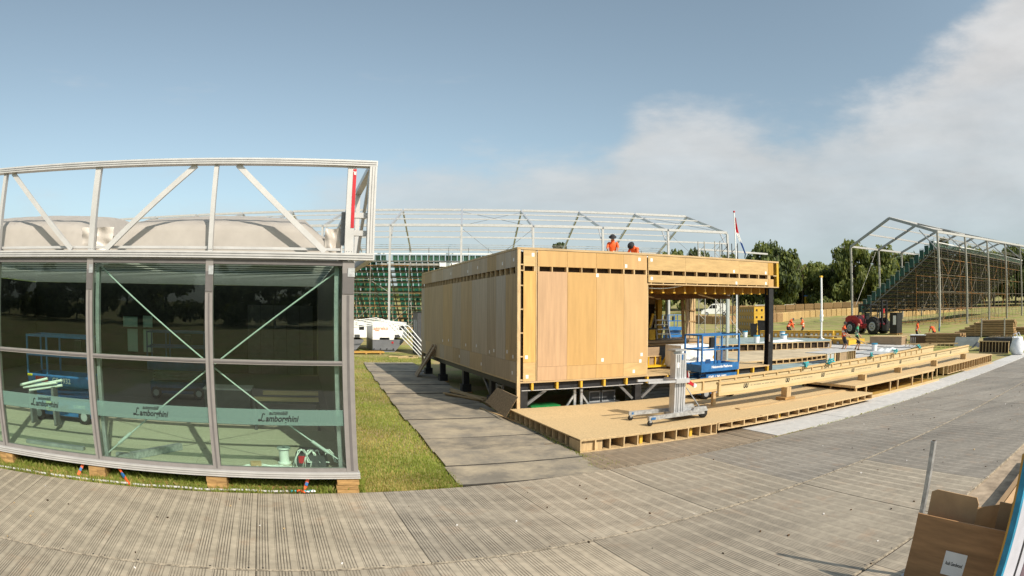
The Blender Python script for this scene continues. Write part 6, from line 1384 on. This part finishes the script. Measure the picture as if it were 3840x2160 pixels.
# ================================================================= trees
def crown_mesh(name, seed, mts, kind='broad', n=2600, leaf=.52):
    """leaf clumps spread through several lobes; local crown is about 1 wide (radius) and 1 high"""
    rr = random.Random(seed); vs = []; fs = []; mi = []
    lobes = []
    if kind == 'broad':
        for _ in range(34):
            a = rr.uniform(0, 6.28); h = rr.uniform(.10, .86); w = math.sqrt(max(.05, 1-((h-.42)/.56)**2)); d = w*rr.uniform(.35, .92); lobes.append((d*math.cos(a), d*math.sin(a), h, rr.uniform(.17, .30)))
        lobes.append((0, 0, .82, .26))
    elif kind == 'pine':
        for _ in range(16):
            h = rr.uniform(.35, .95); a = rr.uniform(0, 6.28); d = rr.uniform(.1, .85)*(1.15-h*.7); lobes.append((d*math.cos(a), d*math.sin(a), h, rr.uniform(.12, .22)))
    elif kind == 'spire':
        for k in range(24):
            h = .06+.92*k/24; a = rr.uniform(0, 6.28); w = (1-h)*.75+.06; lobes.append((w*.55*math.cos(a), w*.55*math.sin(a), h, w*.42))
    else:
        for _ in range(10): a = rr.uniform(0, 6.28); d = rr.uniform(0, .6); lobes.append((d*math.cos(a), d*math.sin(a), rr.uniform(.2, .6), rr.uniform(.25, .4)))
    tot = sum(l[3]**2 for l in lobes)
    for (lx, ly, lz, lr) in lobes:
        for _ in range(int(n*lr*lr/tot)):
            # points mostly near the lobe's surface
            x, y, z = rr.gauss(0, 1), rr.gauss(0, 1), rr.gauss(0, 1); q = math.sqrt(x*x+y*y+z*z) or 1; R = lr*(rr.random()**.4)
            p = Vector((lx+x/q*R, ly+y/q*R, lz+z/q*R*(.55 if kind != 'pine' else .35)))
            nn = Vector((x/q+rr.uniform(-.8, .8), y/q+rr.uniform(-.8, .8), z/q*.8+rr.uniform(-.3, .9))).normalized()
            a = nn.cross(Vector((rr.uniform(-1, 1), rr.uniform(-1, 1), rr.uniform(-1, 1)))).normalized(); b = nn.cross(a); s = leaf*rr.uniform(.5, 1.2)*.1
            k = len(vs); vs += [p+a*s, p+b*s*.7+nn*s*.2, p-a*s*.9, p-b*s*.8]; fs.append((k, k+1, k+2, k+3)); mi.append(rr.choice([0, 0, 1, 2]) if z > -.2 else rr.choice([0, 2, 2]))
    me = bpy.data.meshes.new(name); me.from_pydata([tuple(v) for v in vs], [], fs)
    for m_ in mts: me.materials.append(MATS[m_])
    me.polygons.foreach_set('material_index', mi); me.update(); return me
CR = {'broad': [crown_mesh('crown', s, ('leaf_mid', 'leaf_light', 'leaf_dark'), 'broad', 5200, .50) for s in (1, 2, 3, 4)],
      'dark': [crown_mesh('crown', s, ('leaf_dark', 'leaf_mid', 'leaf_pine'), 'broad', 5200, .50) for s in (5, 6)],
      'pine': [crown_mesh('crown', s, ('leaf_pine', 'leaf_dark', 'leaf_dark'), 'pine', 1800, .62) for s in (7, 8)],
      'spire': [crown_mesh('crown', s, ('leaf_pine', 'leaf_pine', 'leaf_dark'), 'spire', 2200, .55) for s in (9,)],
      'bush': [crown_mesh('crown', s, ('leaf_mid', 'leaf_light', 'leaf_dark'), 'bush', 700, .9) for s in (10,)]}
def trunk_mesh(seed, kind):
    rr = random.Random(seed); m = MB()
    m.path([(0, 0, -.06), (.01, .005, .12), (.015, -.01, .3), (.0, .0, .55), (.01, .01, .8)], .022, 'bark', 7)
    for v_ in m.v: 
        f = 1.25-.95*max(0, v_.z); v_.x *= f; v_.y *= f
    for k in range(6):
        a = rr.uniform(0, 6.28); h = rr.uniform(.2, .6); L_ = rr.uniform(.25, .5)
        m.path([(0, 0, h), (math.cos(a)*L_*.5, math.sin(a)*L_*.5, h+.12), (math.cos(a)*L_, math.sin(a)*L_, h+.28)], .009, 'bark', 5)
    return m.mesh('trunk')
TK = [trunk_mesh(s, '') for s in (1, 2, 3)]
NT = [0]
def tree(label, u, v, z, R, H_, kind, name='tree', group=None, clear=.10):
    t = thing(name, label, 'tree' if name != 'bush' else 'bush', u, v, z, random.uniform(0, 360), group); NT[0] += 1
    if kind != 'bush': inst(TK[NT[0] % 3], 'trunk', t, (0, 0, 0), (0, 0, random.uniform(0, 6)), (H_*.8, H_*.8, H_))
    me = CR[kind]; inst(me[NT[0] % len(me)], 'crown', t, (0, 0, H_*clear), (0, 0, random.uniform(0, 6)), (R, R, H_*(1-clear)))
    return t
# distances of the far row are about 150 m; the ground there lies a little above the camera
def far(px_u, px_v, top, R, kind, label, k=1.07, name='tree'):
    u, v = px_u*k, px_v*k; z = tz(math.hypot(u, v)) - .3; zt = 2.8 + (top-2.8)*k
    return tree(label, u, v, z, R*k*1.12, zt-z, kind, name)
far(57.45, 127.67, 18.2, 7, 'pine', 'flat topped dark pine showing over the roof of the timber building', 1.1, 'pine_tree')
far(80, 115, 16.5, 6, 'broad', 'pale green tree behind the marquee end, left of the flag')
far(84.5, 111.5, 17.4, 5.5, 'dark', 'dark tree behind the flag pole')
far(90.5, 107, 15.9, 6.5, 'broad', 'broad tree right of the flag, lower than its neighbour')
far(98.8, 98.9, 19.2, 6.3, 'dark', 'tallest round topped tree right of the fascia end')
far(101.8, 96.4, 15.0, 3.6, 'broad', 'small tree leaning on the tallest one')
far(95.5, 103, 13.6, 6.5, 'dark', 'dark low tree behind the steel column')
far(103.6, 93.7, 13.4, 5.5, 'broad', 'mid green tree between tall tree and white pole', 1.12)
far(106.6, 91, 13.9, 5.6, 'broad', 'light green tree just left of the white pole', 1.15)
far(109.4, 87.3, 13.6, 5.2, 'dark', 'dark green tree just right of the white pole', 1.12)
far(112.4, 83.6, 18.4, 6.3, 'broad', 'big tree at the left end of the right marquee frame')
far(116.2, 78.1, 17.6, 6.2, 'broad', 'tall tree inside the first bay of the right marquee frame')
far(119.5, 73.5, 15.8, 5.2, 'dark', 'dark tree inside the second bay of the right marquee frame')
far(123.0, 67, 15.6, 5.5, 'broad', 'tree behind the top of the stepped seats')
far(125.3, 62.3, 18.2, 5.4, 'pine', 'dark pine standing above the right grandstand', 1.07, 'pine_tree')
far(128.0, 56.8, 16.9, 5.2, 'broad', 'round tree above the middle of the right grandstand')
far(130.6, 50.6, 15.2, 6, 'broad', 'pale tree above the right grandstand railings')
far(132.7, 44.7, 16.1, 6, 'dark', 'dark tree at the right border behind the grandstand')
far(134, 38, 16.3, 6, 'broad', 'last tree at the right border of the picture')
far(-49.1, 131.1, 22.0, 5, 'pine', 'dark pine just showing over the fabric roof of the pavilion', 1.0, 'pine_tree')
far(-45.5, 132.3, 21.0, 3.4, 'broad', 'pale tree tip beside the pine above the pavilion roof', 1.0)
far(70, 121, 14.0, 8, 'dark', 'dark tree seen through the open bay, left', 1.15); far(76, 117, 13.0, 7, 'dark', 'dark tree seen through the open bay, right', 1.15)
far(101, 97, 9.5, 6.5, 'dark', 'low dark tree under the tallest tree', 1.16); far(113, 84, 11, 6.5, 'dark', 'low dark tree beneath the big tree by the marquee', 1.16); far(121, 71, 11, 7, 'dark', 'low dark tree behind the stepped seats', 1.18)
far(106, 91, 9, 6.5, 'dark', 'low dark tree behind the white pole', 1.28); far(127, 60, 11, 8, 'dark', 'low dark tree behind the grandstand middle', 1.2)
far(107.3, 89.6, 6.9, 2.6, 'bush', 'round bush by the far field edge left of the white pole', .98, 'bush'); far(99.5, 98.0, 6.4, 2.4, 'bush', 'bush beyond the hay wall near the steel column', 1.0, 'bush')
for i, (u, v) in enumerate(((72, 116), (77, 112.5), (81, 109.5))): far(u, v, 7.4, 3.0, 'bush', 'hedge bush behind the van, ' + ['left one', 'middle one', 'right one'][i], 1.0, 'bush')
for i, (u, v, tp, R_, kd) in enumerate(((118, 76, 14, 6.5, 'dark'), (121.5, 70, 13.5, 6.5, 'broad'), (124, 65, 14.2, 6.5, 'dark'), (126.5, 60, 13.6, 6.5, 'broad'), (129, 54.5, 14.5, 6.5, 'dark'), (131.5, 48, 13.8, 7, 'broad'), (133, 42, 14.2, 7, 'dark'), (134, 35, 14, 7, 'broad'))):
    far(u, v, tp, R_, kd, 'tree in the dark row behind the right grandstand, ' + ['first', 'second', 'third', 'fourth', 'fifth', 'sixth', 'seventh', 'eighth'][i] + ' from the left', 1.22)
# wooded ridge far behind: one mass
rr = random.Random(77); vs = []; fs = []; mi = []
for k in range(9000):
    a = rr.uniform(rad(-75), rad(80)); D = rr.uniform(230, 330); x, y = D*math.sin(a), D*math.cos(a); g = tz(D)
    hh = (9+3.5*math.sin(a*17)+2.5*math.sin(a*41)+1.5*math.sin(a*97))*(.55 if a < .25 else .95) * rr.random()**.6; s = rr.uniform(.9, 2.0)
    p = Vector((x, y, g+hh)); nn = Vector((-math.sin(a)+rr.uniform(-.8, .8), -math.cos(a)+rr.uniform(-.8, .8), rr.uniform(0, 1.2))).normalized(); t_ = nn.cross(Vector((0, 0, 1))).normalized(); b = nn.cross(t_)
    j = len(vs); vs += [p+t_*s, p+b*s, p-t_*s, p-b*s]; fs.append((j, j+1, j+2, j+3)); mi.append(rr.choice([0, 0, 1]))
me = bpy.data.meshes.new('woodland'); me.from_pydata([tuple(v) for v in vs], [], fs); me.materials.append(MATS['leaf_dark']); me.materials.append(MATS['leaf_mid']); me.polygons.foreach_set('material_index', mi); me.update()
o = bpy.data.objects.new('woodland', me); COL.objects.link(o); struct(o, 'stuff')
# trees, tents and a dark marquee behind the camera: they show as reflections in the pavilion glass
for i, (u, v, R, H_, kd) in enumerate(((-62, -84, 9, 15, 'dark'), (-50, -82, 7, 20, 'spire'), (-40, -74, 9, 13, 'dark'), (-31, -78, 8, 19, 'dark'), (-22, -72, 8, 14, 'dark'), (-13, -80, 7, 18, 'spire'), (-4, -74, 10, 16, 'dark'), (6, -78, 8, 20, 'dark'), (16, -72, 9, 15, 'dark'), (27, -76, 9, 17, 'dark'), (-80, -88, 11, 18, 'dark'), (38, -70, 9, 16, 'dark'))):
    tree('dark tree behind the viewer, reflected in the pavilion glass, ' + ['first', 'second', 'third', 'fourth', 'fifth', 'sixth', 'seventh', 'eighth', 'ninth', 'tenth', 'eleventh', 'twelfth'][i], u, v, 0, R, H_*.62, kd, 'tree', 'trees reflected in the glass', .03)
for i, (u, v) in enumerate(((-84, -72), (-78, -75), (-72, -70), (-66, -74), (-60, -71))):
    t = thing('pagoda_tent', 'white pagoda tent reflected in the left pane of the pavilion, ' + ['first', 'second', 'third', 'fourth', 'fifth'][i], 'tent', u, v, 0, 0, 'white pagoda tents')
    MB().b(-2, 2, -2, 2, 0, 2.4, 'white_paint').build('walls', t); m = MB(); m.add([(-2.1, -2.1, 2.4), (2.1, -2.1, 2.4), (2.1, 2.1, 2.4), (-2.1, 2.1, 2.4), (-.5, -.5, 3.6), (.5, -.5, 3.6), (.5, .5, 3.6), (-.5, .5, 3.6), (0, 0, 5.0)], [(0, 1, 5, 4), (1, 2, 6, 5), (2, 3, 7, 6), (3, 0, 4, 7), (4, 5, 8), (5, 6, 8), (6, 7, 8), (7, 4, 8)], 'white_plastic'); m.build('roof', t)
# ================================================================= people
def skin_body(J, E_, Rd, name='body'):
    """one continuous body grown from joints with the Skin modifier"""
    names = list(J); idx = {n: i for i, n in enumerate(names)}
    me = bpy.data.meshes.new(name); me.from_pydata([tuple(J[n]) for n in names], [(idx[a], idx[b]) for a, b in E_], [])
    o = bpy.data.objects.new(name, me); COL.objects.link(o)
    sk = o.modifiers.new('skin', 'SKIN'); sk.use_smooth_shade = True
    for i, n in enumerate(names):
        r = Rd[n]; me.skin_vertices[0].data[i].radius = r if isinstance(r, tuple) else (r, r)
        me.skin_vertices[0].data[i].use_root = (n == 'pelvis')
    o.modifiers.new('sub', 'SUBSURF').levels = 1
    dg = bpy.context.evaluated_depsgraph_get(); dg.update()
    out = bpy.data.meshes.new_from_object(o.evaluated_get(dg)); bpy.data.objects.remove(o); out.materials.clear(); out.materials.append(MATS['skin']); out.name = name
    return out
def shell(body, pick, off, mt, name, mt2=None, stripe=None):
    """clothing: the faces of the body that `pick` chooses, pushed outwards"""
    bm = bmesh.new(); bm.from_mesh(body); bm.normal_update()
    bmesh.ops.delete(bm, geom=[f for f in bm.faces if not pick(f.calc_center_median())], context='FACES')
    # keep the largest connected piece
    seen = set(); best = []
    for f in bm.faces:
        if f in seen: continue
        isl = []; todo = [f]; seen.add(f)
        while todo:
            g = todo.pop(); isl.append(g)
            for e in g.edges:
                for h in e.link_faces:
                    if h not in seen: seen.add(h); todo.append(h)
        if len(isl) > len(best): best = isl
    kp = set(best); bmesh.ops.delete(bm, geom=[f for f in bm.faces if f not in kp], context='FACES')
    bmesh.ops.delete(bm, geom=[v for v in bm.verts if not v.link_faces], context='VERTS')
    for v in bm.verts: v.co += v.normal*off
    me = bpy.data.meshes.new(name); bm.to_mesh(me); bm.free(); me.materials.clear(); me.materials.append(MATS[mt])
    if mt2:
        me.materials.append(MATS[mt2])
        for p in me.polygons:
            if stripe(p.center): p.material_index = 1
    for p in me.polygons: p.use_smooth = True
    return me
def segdist(p, a, b):
    ab = b-a; t = max(0, min(1, (p-a).dot(ab)/max(1e-9, ab.dot(ab)))); return (p-(a+ab*t)).length
def person(label, u, v, z, face, pose, H_=1.75, hat='cap', vest='hivis', legs='cloth_dark', long_trousers=False, shirt=None, group='workers'):
    """face: heading in degrees in the site frame (0 looks along +u, 90 away). pose: dict with bend, arms, stride, crouch"""
    t = thing('person', label, 'person', u, v, z, face, group)
    s = H_/1.75; bend = rad(pose.get('bend', 0)); st = pose.get('stride', .12); cr = pose.get('crouch', 0)
    V = Vector; hip = V((0, 0, .93-cr*.42)); cr2 = cr
    def tr(x, y, zz):   # torso point, bent forwards about the hip
        d = V((x, y, zz)); return hip + V((d.x*math.cos(bend)+d.z*math.sin(bend), d.y, -d.x*math.sin(bend)+d.z*math.cos(bend)))
    J = {'pelvis': hip, 'waist': tr(0, 0, .14), 'chest': tr(.01, 0, .34), 'neck': tr(0, 0, .53)}
    hb = pose.get('nod', 15); nod = bend + rad(hb); up = V((math.sin(nod), 0, math.cos(nod))); fw = V((math.cos(nod), 0, -math.sin(nod)))
    J['chin'] = J['neck'] + up*.085; J['brow'] = J['neck'] + up*.19 + fw*.015; J['crown'] = J['neck'] + up*.265
    E_ = [('pelvis', 'waist'), ('waist', 'chest'), ('chest', 'neck'), ('neck', 'chin'), ('chin', 'brow'), ('brow', 'crown')]
    Rd = {'pelvis': (.15, .125), 'waist': (.135, .105), 'chest': (.165, .115), 'neck': .058, 'chin': (.066, .075), 'brow': (.08, .095), 'crown': (.055, .065)}
    for sd, y in (('r', -1), ('l', 1)):
        J['sho'+sd] = tr(0, y*.185, .46); a = pose.get('arm'+sd, ((.03, 0, -.29), (.10, 0, -.25)))
        J['elb'+sd] = J['sho'+sd] + V((a[0][0], y*.05+a[0][1], a[0][2])); J['wri'+sd] = J['elb'+sd] + V((a[1][0], a[1][1], a[1][2]))
        d = (J['wri'+sd]-J['elb'+sd]).normalized(); J['pal'+sd] = J['wri'+sd] + d*.075
        E_ += [('chest', 'sho'+sd), ('sho'+sd, 'elb'+sd), ('elb'+sd, 'wri'+sd), ('wri'+sd, 'pal'+sd)]
        Rd.update({'sho'+sd: .062, 'elb'+sd: .044, 'wri'+sd: .030, 'pal'+sd: (.040, .020)})
        side = d.cross(V((0, 1, 0))); side = side.normalized() if side.length > .1 else V((1, 0, 0))
        for k in range(4):
            q = J['pal'+sd] + d*(.05+.008*(1.5-abs(k-1.5))) + side*(.026*(k-1.5)); J['fin%d' % k+sd] = q; J['tip%d' % k+sd] = q + d*.028 - V((0, y*.018, 0))
            E_ += [('pal'+sd, 'fin%d' % k+sd), ('fin%d' % k+sd, 'tip%d' % k+sd)]; Rd['fin%d' % k+sd] = .010; Rd['tip%d' % k+sd] = .008
        J['thu'+sd] = J['wri'+sd] + d*.035 + side*.05; J['tht'+sd] = J['thu'+sd] + d*.04 + side*.01; E_ += [('wri'+sd, 'thu'+sd), ('thu'+sd, 'tht'+sd)]; Rd['thu'+sd] = .011; Rd['tht'+sd] = .009
        sx = st*(1 if sd == 'r' else -1)
        J['hip'+sd] = hip + V((0, y*.095, -.06)); ank = V((sx-.02*0, y*.11, .085)); 
        mid = (J['hip'+sd]+ank)/2; Lh = .43; half = (J['hip'+sd]-ank).length/2; out = math.sqrt(max(0, Lh*Lh-half*half)); J['kne'+sd] = mid + V((min(out, .42) + .015, 0, 0))
        J['ank'+sd] = ank; J['toe'+sd] = ank + V((.15, y*.02, -.045)); J['hee'+sd] = ank + V((-.05, 0, -.045))
        E_ += [('pelvis', 'hip'+sd), ('hip'+sd, 'kne'+sd), ('kne'+sd, 'ank'+sd), ('ank'+sd, 'toe'+sd), ('ank'+sd, 'hee'+sd)]
        Rd.update({'hip'+sd: .092, 'kne'+sd: .060, 'ank'+sd: .042, 'toe'+sd: (.042, .032), 'hee'+sd: .036})
    J = {k: w*s for k, w in J.items()}; Rd = {k: ((r[0]*s, r[1]*s) if isinstance(r, tuple) else r*s) for k, r in Rd.items()}
    body = skin_body(J, E_, Rd); bo = inst(body, 'body', t)
    segs = {'torso': [('waist', 'chest'), ('chest', 'neck')], 'pelvis': [('pelvis', 'waist')], 'head': [('chin', 'brow'), ('brow', 'crown')], 'neck': [('neck', 'chin')]}
    for sd in 'rl':
        segs['ua'+sd] = [('sho'+sd, 'elb'+sd)]; segs['fa'+sd] = [('elb'+sd, 'wri'+sd), ('wri'+sd, 'pal'+sd), ('pal'+sd, 'fin1'+sd)]; segs['th'+sd] = [('hip'+sd, 'kne'+sd)]; segs['sh'+sd] = [('kne'+sd, 'ank'+sd)]; segs['ft'+sd] = [('ank'+sd, 'toe'+sd), ('ank'+sd, 'hee'+sd)]
    def near(p):
        best = min(((min(segdist(p, J[a], J[b]) for a, b in sg)/(1.6 if n in ('torso', 'pelvis') else 1), n) for n, sg in segs.items())); return best[1]
    def up_(p): return (p-J['pelvis']).dot((J['neck']-J['pelvis']).normalized())
    if shirt: inst(shell(body, lambda p: near(p) in ('torso', 'pelvis', 'uar', 'ual'), .006*s, shirt, 'shirt'), 'shirt', t)
    fwd = V((math.cos(bend), 0, -math.sin(bend)))
    inst(shell(body, lambda p: near(p) in ('torso', 'pelvis') or (near(p) in ('uar', 'ual') and min((p-J['shor']).length, (p-J['shol']).length) < .075*s), .018*s, vest, 'vest', 'reflective', lambda p: .10*s < up_(p) < .145*s or .24*s < up_(p) < .28*s), 'vest', t)
    pk = (lambda p: near(p) in ('thr', 'thl', 'shr', 'shl') or (near(p) == 'pelvis' and up_(p) < .06*s)) if long_trousers else (lambda p: near(p) in ('thr', 'thl') or (near(p) == 'pelvis' and up_(p) < .06*s) or (near(p) in ('shr', 'shl') and min((p-J['kner']).length, (p-J['knel']).length) < .06*s))
    inst(shell(body, pk, .013*s, legs, 'trousers' if long_trousers else 'shorts'), 'trousers' if long_trousers else 'shorts', t)
    for sd in 'rl': inst(shell(body, lambda p: near(p) == 'ft'+sd or (near(p) == 'sh'+sd and p.z < .16*s), .010*s, 'leather', 'boot'), 'boot', t)
    # head details: face, ears, hair or hat
    R3 = Matrix(((fw.x, 0, up.x), (0, 1, 0), (fw.z, 0, up.z))).to_4x4()
    hd = bpy.data.objects.new('x', None)
    def hpart(mb, nm):
        o = mb.build(nm, bo); o.matrix_local = Matrix.Translation(J['brow']) @ R3 @ Matrix.Scale(s, 4); return o
    bpy.data.objects.remove(hd)
    q = MB()
    for y in (-.03, .03): q.lathe([(.004, -.012), (.010, 0), (.004, .010)], (.088, y, -.005), 'paper', 8, 'x'); q.lathe([(.005, 0), (.004, .003)], (.098, y, -.005), 'ink', 6, 'x')
    hpart(MB().prism([(.086, .0), (.118, -.042), (.084, -.05)], 'y', -.012, .012, 'skin'), 'nose'); hpart(MB().b(.072, .082, -.024, .024, -.083, -.075, 'red_paint'), 'mouth')
    for y in (-.03, .03): hpart(MB().lathe([(.003, .0), (.010, .006), (.004, .012)], (.078, y, -.004), 'ink', 8, 'x'), 'eye')
    for y in (-.083, .083): hpart(MB().lathe([(.012, -.008), (.026, 0), (.012, .008)], (-.005, y, -.02), 'skin', 8, 'y'), 'ear')
    if hat == 'hair': 
        m = MB(); m.lathe([(.094, -.03), (.101, .02), (.092, .07), (.06, .102), (.015, .115)], (-.012, 0, 0), 'hair', 14); hpart(m, 'hair')
    elif hat == 'brim': 
        m = MB(); m.lathe([(.165, .022), (.168, .030), (.098, .045), (.094, .12), (.075, .135), (.01, .138)], (0, 0, 0), 'cloth_dark', 16); hpart(m, 'hat')
    elif hat == 'cap':
        m = MB(); m.lathe([(.098, .012), (.099, .05), (.082, .09), (.045, .115), (.01, .12)], (-.004, 0, 0), 'cloth_grey', 14); m.prism([(.07, -.07), (.165, -.05), (.165, .05), (.07, .07)], 'z', .018, .028, 'cloth_grey'); hpart(m, 'cap')
    return t
reach = {'armr': ((.16, 0, -.24), (.22, .02, -.08)), 'arml': ((.16, 0, -.24), (.22, -.02, -.08))}
down = {'armr': ((.12, 0, -.26), (.10, 0, -.24)), 'arml': ((.12, 0, -.26), (.10, 0, -.24))}
person('worker standing on the roof in orange vest and dark brimmed hat', 12.70, 22.5, 4.262, -120, dict(bend=10, nod=25, **reach), 1.74, 'brim', shirt='hivis')
person('worker bending low on the roof in orange vest, only hat and shoulders showing', 13.85, 22.4, 4.262, -150, dict(bend=38, nod=35, crouch=.28, **down), 1.76, 'brim', shirt='hivis')
person('worker in orange vest and wide dark hat carrying a frame across the floor', 30.78, 23.89, .10, -25, dict(bend=4, nod=10, stride=.06, armr=((.05, 0, -.28), (.20, .05, -.12)), arml=((.05, 0, -.28), (.20, -.05, -.12))), 1.86, 'brim', shirt='cloth_dark')
person('bald worker in a green vest holding the other end of the frame', 31.82, 23.48, .11, -50, dict(bend=4, nod=20, stride=.10, armr=((.05, 0, -.28), (.16, .03, -.18)), arml=((.05, 0, -.28), (.16, -.03, -.18))), 1.79, 'none', 'hivis_green', shirt='cloth_grey')
person('worker bending over the orange boxes in the foreground of the trio', 38.4, 36.6, .40, -30, dict(bend=68, nod=20, stride=.1, **down), 1.80, 'none', shirt='hivis')
person('worker leaning over behind the bending one by the orange boxes', 39.3, 37.3, .43, -35, dict(bend=28, nod=35, **down), 1.80, 'cap', shirt='hivis')
person('worker standing right of the bending pair, reaching a tool to them', 38.81, 34.97, .40, 120, dict(bend=8, nod=20, armr=((.10, 0, -.25), (.24, .0, -.02)), arml=((.14, 0, -.22), (.25, 0, -.04))), 1.74, 'hair', shirt='hivis')
person('worker standing behind the brown timber stack, arm on its top', 41.4, 23.9, .12, -60, dict(bend=12, nod=25, **down), 1.72, 'hair', long_trousers=True, shirt='hivis')
person('worker stooping low behind the brown timber stack beside him', 41.4, 22.0, .14, 60, dict(bend=62, nod=25, **down), 1.72, 'cap', long_trousers=True, shirt='hivis')
t = thing('carried_frame', 'small timber ladder frame carried by the green vest worker', 'frame', 31.5, 23.2, .95, -60)
for y in (-.16, .16): m = MB(); m.bar((-.6, y, .22), (.75, y, -.42), .05, .05, 'timber'); m.build('rail', t)
for k in range(4): f = .12+.25*k; MB().bar((-.6+1.35*f, -.134, .22-.64*f), (-.6+1.35*f, .134, .22-.64*f), .04, .04, 'timber').build('rung', t)
m = MB(); m.b(-.06, .06, -.05, .05, 0, .30, 'blue_dark'); m.tube((0, 0, .3), (.08, 0, .55), .02, 'cyan_edge', 6)
o = m.build('power_tool'); site(o, 41.0, 21.3, 1.0); tag(o, 'blue power saw standing on the timber stack beside the stooping worker', 'tool')
